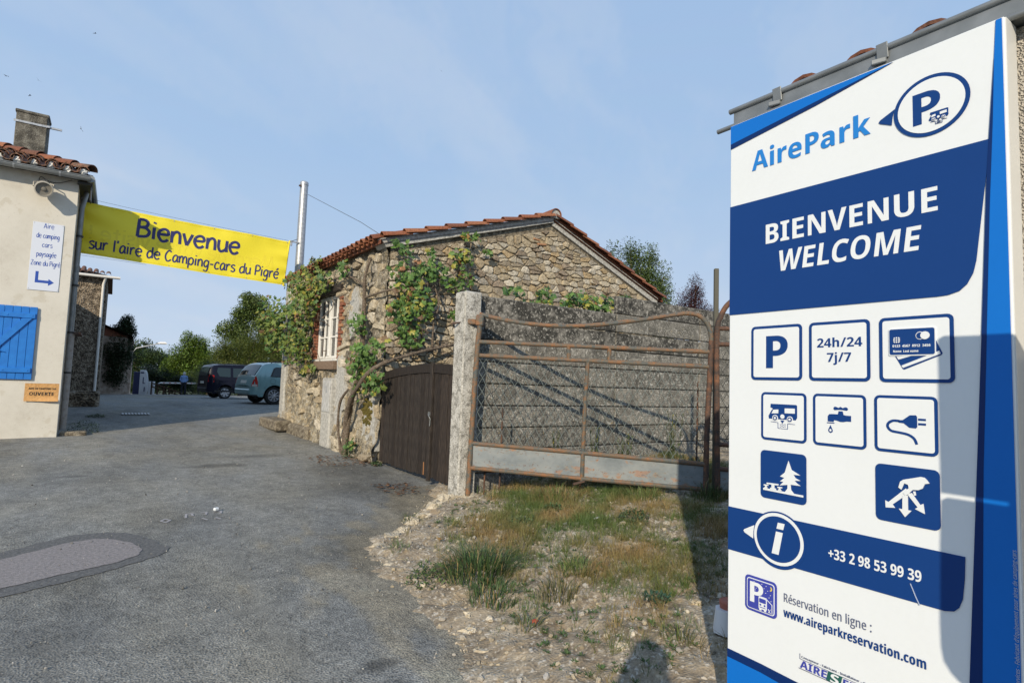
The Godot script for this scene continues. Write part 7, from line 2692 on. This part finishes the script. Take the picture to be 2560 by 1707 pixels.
	leafy("leafy_shrub", "green brown mixed shrub between purple shrub and gate post", "shrub", Vector3(14.4, .6, -9.4), [[Vector3(0, 2.5, 0), Vector3(.7, .6, .5)], [Vector3(.8, 2.7, 0), Vector3(.5, .6, .5)], [Vector3(-.8, 2.1, 0), Vector3(.7, .5, .5)], [Vector3(1.6, 2.5, -.2), Vector3(.7, .6, .5)]], 1100, Color(.09, .11, .04), .28, "", 1.4, "round", .4)

# ---- grape vine
func vine_leaf_mesh(sd: int) -> ArrayMesh:
	# a five-lobed leaf about one unit across, slightly cupped, in the xy plane
	var mb := MB.new()
	mb.colored = true
	var r := RandomNumberGenerator.new()
	r.seed = sd
	var rim := []
	var n := 20
	for i in n:
		var a := TAU * i / n - PI / 2
		var lobes := .40 + .09 * cos(5.0 * (a + PI / 2) + PI) + r.randf_range(-.02, .02)
		if i == 0:
			lobes = .16
		var q := Vector2(cos(a), sin(a)) * lobes
		rim.append(Vector3(q.x, q.y + .06, -.35 * q.length_squared() + r.randf_range(-.02, .02)))
	var c := Vector3(0, .02, .05)
	for i in n:
		mb.tri(c, rim[i], rim[(i + 1) % n])
	return mb.mesh()

func build_vine() -> void:
	var T := thing("grape_vine", "gnarled grape vine with green and yellowing leaves climbing the stone barn", "vine", Vector3(3.62, .3, -10.4))
	var o0 := -T.position
	var trunk_paths := [
		[[[3.62, .25, -10.5], [3.58, .61, -10.38], [3.55, .95, -10.25], [3.52, 1.26, -10.0], [3.48, 1.54, -9.5], [3.5, 1.78, -9.05], [3.75, 1.95, -8.95], [4.27, 2.12, -9.0], [4.68, 2.23, -9.08], [5.12, 2.33, -9.1]], [.075, .066, .06, .055, .05, .046, .042, .038, .034, .028]],
		[[[3.6, .25, -10.4], [3.6, .8, -10.3], [3.62, 1.41, -10.15], [3.66, 1.9, -9.95], [3.64, 2.49, -9.9], [3.66, 3.0, -9.95], [3.62, 3.43, -9.88], [3.66, 3.8, -9.75]], [.06, .055, .05, .05, .06, .05, .045, .03]],
		[[[3.62, .25, -10.62], [3.56, .7, -10.7], [3.52, 1.2, -10.55], [3.54, 1.45, -10.2]], [.04, .035, .03, .025]],
		[[[3.66, 3.3, -9.92], [3.62, 3.55, -10.6], [3.58, 3.62, -11.2], [3.55, 3.62, -12.0], [3.5, 3.65, -13.2], [3.45, 3.3, -14.4]], [.028, .026, .025, .022, .02, .018]],
		[[[3.66, 3.1, -9.9], [3.75, 3.15, -9.2], [4.1, 3.25, -9.08], [4.6, 3.4, -9.08], [5.1, 3.7, -9.1], [5.35, 4.2, -9.12]], [.03, .028, .026, .024, .02, .012]],
		[[[4.6, 2.25, -9.06], [4.58, 2.68, -9.0], [4.66, 3.0, -9.0], [4.6, 3.3, -9.06]], [.03, .026, .022, .016]],
	]
	for tp in trunk_paths:
		var mb := MB.new()
		var pts := []
		for p in tp[0]:
			pts.append(Vector3(p[0], p[1], p[2]) + o0)
		var sp := smooth_path(pts, 5)
		var rad := []
		for i in sp.size():
			var f := float(i) / 5.0
			var a := mini(int(f), tp[1].size() - 1)
			var b := mini(a + 1, tp[1].size() - 1)
			rad.append(.8 * lerpf(tp[1][a], tp[1][b], f - a) * (1.0 + .45 * noise_b.get_noise_2d(i * 60.0, tp[1][0] * 900)))
		tube(mb, sp, rad, 8)
		part(mb, "stem", M.bark, T)
	# tendrils
	for i in 34:
		var mb := MB.new()
		var p := Vector3(rr(4.0, 5.3), rr(2.4, 3.6), -9.08) if i % 2 == 0 else Vector3(3.5, rr(1.4, 3.6), rr(-14.5, -9.8))
		var pts := [p + o0]
		for k in 4:
			p += Vector3(rr(-.18, .18), rr(-.2, .08), rr(-.1, .1) if i % 2 else rr(-.02, .06))
			pts.append(p + o0)
		tube(mb, smooth_path(pts, 3), .007, 4)
		part(mb, "tendril", M.bark, T)
	# leaf masses: centre, radii, number, outward direction
	var masses := [
		[3.35, 3.75, -13.2, .28, .34, .9, 260, 0], [3.25, 2.95, -14.1, .34, .6, .8, 420, 0], [3.35, 3.2, -12.7, .28, .5, .6, 300, 0], [3.3, 2.3, -13.2, .3, .42, .7, 300, 0],
		[3.4, 3.6, -11.9, .22, .28, .55, 150, 0], [3.1, 3.1, -14.9, .32, .55, .45, 260, 0], [3.5, 3.72, -10.75, .14, .18, .3, 40, 0], [3.45, 1.8, -12.6, .15, .13, .5, 46, 0], [3.4, 4.08, -12.3, .14, .14, .35, 40, 0], [3.2, 2.5, -14.5, .25, .35, .4, 130, 0], [3.45, 2.7, -13.0, .2, .5, .25, 90, 0], [3.4, 2.1, -12.75, .15, .25, .3, 60, 0],
		[3.5, 1.95, -9.5, .2, .32, .45, 150, 0], [3.5, 1.6, -8.85, .14, .22, .3, 66, 0], [3.52, 2.6, -9.85, .14, .3, .3, 70, 0], [3.55, 2.2, -8.9, .16, .16, .3, 44, 0], [3.55, 1.75, -9.7, .14, .5, .25, 70, 0], [3.56, .48, -10.0, .12, .16, .2, 22, 0], [3.5, 1.5, -9.15, .1, .14, .12, 24, 0],
		[4.02, 3.37, -9.0, .34, .36, .14, 120, 1], [4.21, 2.94, -8.98, .40, .40, .18, 170, 1], [4.5, 3.58, -9.02, .32, .2, .12, 80, 1], [3.9, 2.76, -8.98, .26, .24, .16, 70, 1], [4.04, 3.85, -9.05, .14, .2, .08, 26, 1], [5.11, 3.92, -9.05, .26, .24, .1, 60, 1], [5.32, 4.33, -9.08, .22, .12, .08, 28, 1], [5.22, 3.53, -9.05, .2, .26, .1, 46, 1], [4.93, 3.4, -9.05, .24, .18, .1, 44, 1], [4.15, 2.41, -9.0, .3, .24, .14, 70, 1], [4.5, 3.9, -9.08, .1, .14, .06, 12, 1], [3.85, 3.95, -9.1, .1, .12, .06, 10, 1], [5.7, 4.1, -9.1, .1, .05, .06, 8, 1], [5.0, 2.85, -9.05, .16, .12, .1, 20, 1],
	]
	place_leaves(T, masses, 150, o0)
	var B := thing("wild_vine", "yellow green wild vine creeping along the top of the slab wall", "vine", Vector3(5.6, 2.6, -6.9))
	var mb2 := MB.new()
	for i in 14:
		var p := Vector3(rr(-1.6, 1.2), rr(-.1, .2), rr(-.2, .1))
		var pts := [p]
		for k in 4:
			p += Vector3(rr(-.3, .3), rr(-.05, .13), rr(-.08, .08))
			pts.append(p)
		tube(mb2, smooth_path(pts, 3), .006, 4)
	part(mb2, "twigs", M.bark, B)
	place_leaves(B, [[4.86, 3.03, -6.95, .2, .09, .12, 22, 2], [5.44, 3.03, -6.95, .26, .13, .14, 54, 2], [6.16, 3.0, -6.9, .34, .2, .18, 110, 2], [6.55, 3.0, -6.9, .28, .22, .2, 110, 2], [5.89, 2.98, -6.9, .24, .16, .14, 50, 2], [5.0, 2.8, -6.9, .4, .12, .12, 40, 2], [7.15, 3.2, -6.95, .12, .07, .08, 12, 2]], 90, -B.position)

func place_leaves(T: Node3D, masses: Array, singles: int, o0: Vector3) -> void:
	var leaves := []
	for i in 4:
		leaves.append(vine_leaf_mesh(500 + i))
	var xfs := [[], [], [], []]
	var cols := [[], [], [], []]
	var all := []
	for m in masses:
		for i in m[6]:
			var d := rand_dir()
			var q := pow(rng.randf(), .4)
			var p := Vector3(m[0], m[1], m[2]) + d * Vector3(m[3], m[4], m[5]) * q
			var out := Vector3(-1, .35, .35) if m[7] == 0 else (Vector3(-.3, .4, 1) if m[7] == 1 else Vector3(-.2, .8, .8))
			if m[7] == 0:
				p.x = minf(p.x, 3.66)
			elif m[7] == 1:
				p.z = maxf(p.z, -9.2)
			var nrm := (out.normalized() + rand_dir() * .75).normalized()
			var up := Vector3(rr(-.5, .5), -1, rr(-.5, .5))
			var x := up.cross(nrm).normalized()
			var s := .045 + .1 * pow(rng.randf(), 1.4)
			var bas := Basis(x, nrm.cross(x), nrm).scaled(Vector3.ONE * s)
			var tone := rng.randf() + .3 * noise_a.get_noise_3dv(p * 8.0)
			var c := Color(.085, .16, .03)
			if m[7] == 0 and m[2] < -11.0:
				c = Color(.12, .165, .03)
			if tone > .86:
				c = Color(.25, .235, .04)
			if tone > 1.05:
				c = Color(.26, .13, .03)
			elif tone < .25:
				c = Color(.05, .115, .026)
			if rng.randf() < .06:
				c = Color(.13, .075, .035)
			var g := rr(.75, 1.3)
			all.append([Transform3D(bas, p + o0), Color(c.r * g, c.g * g, c.b * g), s])
	# the largest leaves stand as parts of their own
	all.sort_custom(func(a, b): return a[2] > b[2])
	var tone_mats := {}
	for i in all.size():
		var e: Array = all[i]
		if i < singles:
			var key := Vector3i(int(e[1].r * 24), int(e[1].g * 24), 0)
			if not tone_mats.has(key):
				var m := StandardMaterial3D.new()
				m.albedo_color = lin(e[1].r, e[1].g, e[1].b)
				m.roughness = .5
				m.backlight_enabled = true
				m.backlight = lin(.06, .09, .015)
				tone_mats[key] = m
			var o := add_mesh(leaves[i % 4], "leaf", tone_mats[key], T)
			o.transform = e[0]
		else:
			xfs[i % 4].append(e[0])
			cols[i % 4].append(e[1])
	for k in 4:
		var f := copies(leaves[k], xfs[k], cols[k], "small_leaves", M.leaf, T)
		f.set_meta("kind", "stuff")

# ---- grass and weeds on the bank
func tuft_mesh(sd: int, n: int, tall: float, wide: float, lean: float) -> ArrayMesh:
	var mb := MB.new()
	mb.colored = true
	var r := RandomNumberGenerator.new()
	r.seed = sd
	for i in n:
		var a := r.randf_range(0, TAU)
		var dirv := Vector3(cos(a), 0, sin(a))
		var side := Vector3(-dirv.z, 0, dirv.x) * wide * r.randf_range(.6, 1.2)
		var h := tall * r.randf_range(.5, 1.1)
		var l := lean * r.randf_range(.3, 1.2) * h
		var b := dirv * r.randf_range(0, .04)
		var m := b + dirv * l * .35 + Vector3(0, h * .6, 0)
		var t := b + dirv * l + Vector3(0, h, 0)
		var g := r.randf_range(.7, 1.25)
		mb.col = Color(g, g, g)
		mb.quad(b - side, b + side, m + side * .8, m - side * .8)
		mb.tri(m - side * .8, m + side * .8, t)
	return mb.mesh()

func build_grass() -> void:
	var tufts := [tuft_mesh(1, 13, .075, .0017, 1.1), tuft_mesh(2, 12, .05, .0018, 1.7), tuft_mesh(3, 9, .12, .0014, 1.0)]
	var xf := [[], [], []]
	var cl := [[], [], []]
	var n := 0
	while n < 30000:
		var x := rr(1.9, 7.6)
		var z := rr(-6.35, -1.6)
		n += 1
		var d := bank_in(x, z)
		if d < .1:
			continue
		# sparse along the drive and near the sign, thick towards the gate
		var dens := clampf((d - .3) * 1.1, 0.05, 1.0) * clampf(.5 + 1.1 * noise_a.get_noise_2d(x * 7.0 + 30, z * 7.0), .02, 1.0)
		if z > -3.3:
			dens *= clampf((-z - 1.9) / 1.4, .06, 1.0)
		if x > 2.2 and x < 3.2 and z > -3.0:
			dens *= .35
		if rng.randf() > dens * 1.5:
			continue
		var k := rng.randi() % 3
		var s := rr(.55, 1.25)
		xf[k].append(Transform3D(Basis.from_euler(Vector3(rr(-.25, .25), rr(0, TAU), rr(-.25, .25))).scaled(Vector3.ONE * s), Vector3(x, land_y(x, z) - .005, z)))
		var dry := clampf(.44 + 1.0 * noise_b.get_noise_2d(x * 11.0, z * 11.0) + rr(-.25, .25), 0, 1)
		var c := Color(.085, .14, .03).lerp(Color(.30, .205, .085), dry)
		cl[k].append(c)
	for k in 3:
		var o := copies(tufts[k], xf[k], cl[k], numbered("grass"), M.blade, self)
		o.set_meta("kind", "stuff")
		tag(o, ["sparse short dry grass growing over the gravel bank", "flat matted yellowing grass growing over the gravel bank", "taller thin dry grass stalks growing on the gravel bank"][k], "grass")
	# little leafy weeds
	var wm := MB.new()
	wm.colored = true
	for i in 9:
		var a := TAU * i / 9.0 + .3 * (i % 2)
		var d := Vector3(cos(a), .35 + .3 * (i % 3), sin(a)).normalized()
		var s := Vector3(-sin(a), 0, cos(a)) * .010
		wm.quad(d * .008, d * .03 + s, d * .06, d * .03 - s)
	var wmesh := wm.mesh()
	var wx := []
	var wc := []
	for i in 3200:
		var x := rr(2.0, 7.4)
		var z := rr(-6.3, -2.0)
		var d := bank_in(x, z)
		if d < .4 or noise_a.get_noise_2d(x * 8.0 - 70, z * 8.0) < .02:
			continue
		wx.append(Transform3D(Basis(Vector3.UP, rr(0, TAU)).scaled(Vector3.ONE * rr(.25, .7)), Vector3(x, land_y(x, z), z)))
		var g := rr(.7, 1.3)
		wc.append(Color(.06 * g, .105 * g, .03 * g))
	var wo := copies(wmesh, wx, wc, "ground_weeds", M.blade, self)
	wo.set_meta("kind", "stuff")
	tag(wo, "small green leafy weeds creeping over the gravel bank", "weeds")
	# single clumps one can pick out: [x, z, radius, height, blades, colour, label]
	var G := Color(.05, .095, .03)
	for e in [
		[2.45, -3.85, .27, .27, 620, G, "largest bushy green grass clump on the bank beside the drive"],
		[2.32, -3.45, .2, .14, 320, Color(.06, .11, .035), "spreading green grass clump just below the largest clump"],
		[2.74, -5.72, .09, .16, 110, Color(.09, .11, .04), "small grass tuft among the rocks at the drive edge"],
		[2.25, -2.95, .08, .13, 80, Color(.09, .12, .045), "thin grass tuft with a red leaf at the bank's foot"],
		[3.0, -3.35, .16, .17, 200, Color(.10, .15, .04), "pale green long bladed grass clump in the middle of the bank"],
		[2.66, -3.15, .14, .16, 150, Color(.10, .105, .04), "half dry grass clump beside the pale green clump"],
		[2.78, -2.2, .07, .14, 40, Color(.12, .12, .06), "wiry grass tuft on bare grit in front of the sign"],
		[4.3, -5.15, .28, .26, 300, Color(.10, .14, .035), "long grass under the middle of the rusty gate"],
		[5.0, -4.5, .25, .24, 240, Color(.10, .14, .04), "long grass under the right part of the rusty gate"],
		[5.55, -5.15, .4, .4, 420, Color(.07, .11, .03), "deep green grass in the corner between gate and slab wall"],
		[6.2, -4.9, .4, .45, 380, Color(.06, .095, .03), "dark grass mass behind the gate's end post"],
		[5.0, -5.5, .3, .28, 240, Color(.12, .13, .05), "half dry grass at the foot of the slab wall"],
		[5.5, -4.0, .2, .3, 200, Color(.05, .08, .025), "grass at the foot of the rusty gate's end post"]]:
		var T := thing("grass_clump", e[6], "grass clump", Vector3(e[0], land_y(e[0], e[1]) - .01, e[1]), 0.0, "grass clumps on the bank")
		var mb := MB.new()
		mb.colored = true
		for i in e[4]:
			var a := rr(0, TAU)
			var q: float = e[2] * sqrt(rng.randf())
			var b := Vector3(cos(a) * q, 0, sin(a) * q)
			var dirv: Vector3 = (Vector3(cos(a), 0, sin(a)) * (q / e[2]) + Vector3(rr(-.6, .6), 0, rr(-.6, .6)))
			var h: float = e[3] * rr(.4, 1.05) * (1.0 - .45 * pow(q / e[2], 2.0))
			var side := Vector3(-dirv.z, 0, dirv.x).normalized() * rr(.002, .004)
			var m := b + dirv * h * .4 + Vector3(0, h * .62, 0)
			var t := b + dirv * h * 1.15 + Vector3(0, h * .86, 0)
			b.y = land_y(e[0] + b.x, e[1] + b.z) - land_y(e[0], e[1])
			var g := rr(.6, 1.3)
			var c: Color = e[5]
			mb.col = Color(c.r * g, c.g * g, c.b * g) if rng.randf() > .16 else Color(.26 * g, .2 * g, .09 * g)
			mb.quad(b - side, b + side, m + side * .8, m - side * .8)
			mb.tri(m - side * .8, m + side * .8, t)
		part(mb, "blades", M.blade, T)
	# low leafy mats and weeds
	for e in [[2.16, -4.05, .22, .09, Color(.07, .11, .03), "low leafy green mat spilling onto the drive edge"], [3.05, -2.62, .09, .06, Color(.03, .08, .045), "blue green rosette weed on the lower bank"], [3.35, -4.6, .14, .08, Color(.05, .085, .025), "dark leafy weed in the middle of the upper bank"], [4.2, -3.9, .16, .12, Color(.045, .08, .03), "grey green leafy weed beside the sign's shadow"], [3.9, -4.75, .12, .10, Color(.05, .10, .03), "bright leafy weed below the gate's middle bar"], [3.55, -10.05, .12, .3, Color(.05, .10, .03), "green weeds sprouting at the foot of the vine"], [3.72, -9.15, .1, .08, Color(.05, .09, .03), "small green weed at the corner of the plank gate"], [-.35, -14.6, .28, .3, Color(.03, .06, .02), "dark green weeds at the shaded foot of the downpipe"], [-.2, -17.3, .2, .08, Color(.04, .07, .02), "flat weeds growing beside the drain cover"]]:
		var T := thing("leafy_weed", e[5], "weed", Vector3(e[0], land_y(e[0], e[1]), e[1]), 0.0, "weeds on bank and drive edge")
		var mb := MB.new()
		mb.colored = true
		for i in int(420 * clampf(e[2] / .2, .3, 1.4)):
			var a := rr(0, TAU)
			var q: float = e[2] * sqrt(rng.randf())
			var p := Vector3(cos(a) * q, 0, sin(a) * q)
			p.y = land_y(e[0] + p.x, e[1] + p.z) - land_y(e[0], e[1]) + e[3] * rng.randf() * (1.0 - .5 * q / e[2])
			var d := (Vector3(rr(-1, 1), rr(.0, .8), rr(-1, 1))).normalized()
			var s := d.cross(Vector3.UP).normalized() * rr(.006, .011)
			var l := rr(.02, .04)
			var g := rr(.6, 1.35)
			mb.col = Color(e[4].r * g, e[4].g * g, e[4].b * g)
			mb.quad(p, p + d * l * .5 + s, p + d * l, p + d * l * .5 - s)
		part(mb, "leaves", M.blade, T)
	# tall thin weeds inside the gate
	for e in [[5.15, -5.5, .75], [5.45, -5.2, .6], [4.75, -5.75, .7], [5.75, -5.6, .5], [6.1, -5.0, .85], [6.4, -5.3, .7]]:
		var T := thing("tall_weed", "tall thin yellow flowered weed growing between gate and slab wall", "weed", Vector3(e[0], land_y(e[0], e[1]), e[1]), 0.0, "tall weeds behind the gate")
		var mb := MB.new()
		mb.colored = true
		for s in 5:
			var lean := Vector3(rr(-.16, .16), 1, rr(-.12, .12))
			mb.col = Color(.08, .10, .04)
			tube(mb, [Vector3.ZERO, lean * e[2] * .5, lean * e[2]], .004, 4)
			for i in 26:
				var f := rr(.15, 1.0)
				var p: Vector3 = lean * e[2] * f
				var d := (rand_dir() + Vector3(0, .3, 0)).normalized()
				var sd := d.cross(Vector3.UP).normalized() * .008
				var l := rr(.04, .09) * (1.2 - f * .6)
				var yel: bool = f > .75 and rng.randf() < .4
				mb.col = Color(.30, .24, .03) if yel else Color(.07, .10, .03) * rr(.7, 1.3)
				mb.quad(p, p + d * l * .5 + sd, p + d * l, p + d * l * .5 - sd)
		part(mb, "stalks", M.blade, T)
	# dead leaf litter at the foot of the barn
	var lx := []
	var lc := []
	for i in 260:
		var x := rr(2.85, 3.72)
		var z := -9.75 + (x - 3.3) * .3 + rr(-.5, .6)
		if i > 170:
			x = rr(3.0, 3.6)
			z = rr(-7.6, -6.9)
		lx.append(Transform3D(Basis.from_euler(Vector3(rr(-1.9, -1.2), rr(0, TAU), rr(-.3, .3))).scaled(Vector3.ONE * rr(.03, .07)), Vector3(x, ground_y(x, z) + .022 + rr(0, .02), z)))
		var g := rr(.5, 1.3)
		lc.append(Color(.14 * g, .075 * g, .04 * g))
	var lo := copies(vine_leaf_mesh(900), lx, lc, "leaf_litter", M.leaf, self)
	lo.set_meta("kind", "stuff")
	tag(lo, "brown dead leaves drifted along the barn and plank gate", "leaf litter")
	# drain cover
	var mb3 := MB.new()
	for i in 9:
		box(mb3, at(Vector3(.35 + i * .07, ground_y(.6, -17.9) + .02, -17.9)), Vector3(.045, .02, .42), .004)
	one(mb3, "drain_cover", M.galv, "slotted grey drain cover let into the shaded drive", "drain cover")
	# fallen leaves and litter
	for e in [[1.72, -4.55, .06, Color(.30, .15, .05), "curled brown fallen leaf lying on the drive"], [2.52, -4.65, .06, Color(.30, .16, .05), "brown fallen leaf on the pale bank edge"], [2.28, -2.93, .06, Color(.30, .06, .025), "red fallen leaf caught in the thin grass tuft"], [3.62, -2.72, .05, Color(.27, .09, .03), "reddish leaf lying near the sign's shadow"], [2.95, -4.3, .09, Color(.42, .25, .08), "large tan fallen leaf in the bank grass"]]:
		var m := StandardMaterial3D.new()
		m.albedo_color = lin(e[3].r, e[3].g, e[3].b)
		m.roughness = .7
		var o := add_mesh(vine_leaf_mesh(910), numbered("fallen_leaf"), m, self)
		tag(o, e[4], "leaf")
		o.transform = Transform3D(Basis.from_euler(Vector3(-1.2, e[0] * 5.0, .2)).scaled(Vector3.ONE * e[2] * .8), Vector3(e[0], land_y(e[0], e[1]) + .03, e[1]))
	var pk := MB.new()
	box(pk, at(Vector3(3.95, land_y(3.95, -4.15) + .03, -4.15), .5, 1.2, .2), Vector3(.04, .055, .012), .003)
	one(pk, "litter_packet", M.kiosk_white, "crumpled white and red packet dropped in the bank grass", "packet")
	var pk2 := MB.new()
	box(pk2, at(Vector3(1.04, ground_y(1.04, -6.95) + .03, -6.95), .5), Vector3(.05, .03, .035), .006)
	one(pk2, "litter_scrap", M.sign_white, "tiny white scrap lying on the tarmac above the chalk marks", "scrap")

# ---------------------------------------------------------------- sky picture: thin veils of cirrus over blue
func sky_picture() -> Image:
	var w := 1024
	var h := 512
	var im := Image.create(w, h, false, Image.FORMAT_RGB8)
	var f1 := FastNoiseLite.new()
	f1.seed = 3
	f1.frequency = .9
	f1.fractal_octaves = 5
	f1.domain_warp_enabled = true
	f1.domain_warp_amplitude = .5
	f1.domain_warp_frequency = .8
	var f2 := FastNoiseLite.new()
	f2.seed = 8
	f2.frequency = .35
	f2.fractal_octaves = 3
	var zen := Color(.25, .43, .75)
	var mid := Color(.375, .565, .84)
	var hor := Color(.62, .74, .90)
	for j in h:
		var el := PI * (.5 - (j + .5) / h)
		var sy := sin(el)
		var base: Color
		if sy < .35:
			base = hor.lerp(mid, clampf(pow(maxf(sy, 0.0) / .35, .75), 0, 1))
		else:
			base = mid.lerp(zen, clampf((sy - .35) / .65, 0, 1))
		for i in w:
			var c := base
			if sy > -.02:
				var az := TAU * (i + .5) / w
				var d := Vector3(cos(el) * sin(az), sy, cos(el) * cos(az))
				# veils lie on a high sheet, drawn out in one direction
				var q := d / maxf(sy + .12, .05)
				var a := Vector3((q.x * .8 + q.z * .6) * .35, (q.z * .8 - q.x * .6) * 1.2, 0)
				var v := f1.get_noise_3d(a.x, a.y, 0.0) * .5 + .5
				var u := f2.get_noise_3d(q.x, q.z, 4.0) * .5 + .5
				var veil := clampf((v - .38) * 1.6, 0, 1) * clampf((u - .2) * 1.8, 0, 1)
				veil = veil * .8 + .22 * u
				c = base.lerp(Color(.72, .77, .85), clampf(veil, 0, .8))
			im.set_pixel(i, j, Color(c.r, c.g, c.b).linear_to_srgb())
	return im

const SUN_AZ := 48.0
const SUN_ALT := 24.2

func _ready() -> void:
	rng.seed = 20240917
	noise_a.seed = 5
	noise_a.frequency = .1
	noise_a.fractal_octaves = 3
	noise_b.seed = 9
	noise_b.frequency = .1
	noise_b.fractal_octaves = 2
	# ---- camera
	var cam := Camera3D.new()
	cam.name = "camera"
	cam.fov = 61.3
	cam.near = .05
	cam.far = 2000.0
	add_child(cam)
	var yaw := deg_to_rad(34.8)
	var tilt := deg_to_rad(4.2)
	var roll := deg_to_rad(1.96)
	var fw0 := Vector3(sin(yaw), 0, -cos(yaw))
	var rt0 := Vector3(cos(yaw), 0, sin(yaw))
	var fw := fw0 * cos(tilt) + Vector3.UP * sin(tilt)
	var up1 := -fw0 * sin(tilt) + Vector3.UP * cos(tilt)
	var rt := rt0 * cos(roll) + up1 * sin(roll)
	var up := -rt0 * sin(roll) + up1 * cos(roll)
	cam.transform = Transform3D(Basis(rt, up, -fw), Vector3(0, 1.65, 0))
	cam.current = true
	# ---- sky and exposure
	var env := Environment.new()
	env.background_mode = Environment.BG_SKY
	var sm := PanoramaSkyMaterial.new()
	sm.panorama = ImageTexture.create_from_image(sky_picture())
	var sky := Sky.new()
	sky.sky_material = sm
	env.sky = sky
	env.background_energy_multiplier = 0.95
	env.ambient_light_source = Environment.AMBIENT_SOURCE_SKY
	env.tonemap_mode = Environment.TONE_MAPPER_LINEAR
	env.tonemap_exposure = 1.0
	env.sdfgi_enabled = true
	env.ssao_enabled = true
	env.ssil_enabled = true
	var we := WorldEnvironment.new()
	we.name = "world"
	we.environment = env
	add_child(we)
	# ---- sun: behind the camera's left shoulder
	var sun := DirectionalLight3D.new()
	sun.name = "sun"
	sun.light_energy = 1.4
	sun.light_color = Color(1.0, .94, .84)
	sun.light_angular_distance = .55
	sun.shadow_enabled = true
	var az := deg_to_rad(SUN_AZ)
	var alt := deg_to_rad(SUN_ALT)
	var dir := Vector3(sin(az) * cos(alt), -sin(alt), -cos(az) * cos(alt))
	sun.transform = Transform3D(Basis.looking_at(dir, Vector3.UP), Vector3(0, 30, 0))
	add_child(sun)
	# ---- the place

	make_materials()
	build_ground()

	build_barn()
	build_left_house()
	build_concrete_wall()
	build_lean_to()
	build_far()

	build_plank_gate()
	build_farm_gate()
	build_banner()
	build_sign()
	build_shade_board(-dir)
	car("estate_car", "pale teal estate car parked beside the barn corner", Vector3(6.10, .62, -22.93), deg_to_rad(11.0), M.car_green, false)
	car("family_van", "black boxy family car parked beyond the teal estate car", Vector3(5.88, .44, -31.9), deg_to_rad(10.0), M.car_black, true)

	build_people()

	build_trees()
	build_vine()
	build_grass()
	build_birds()
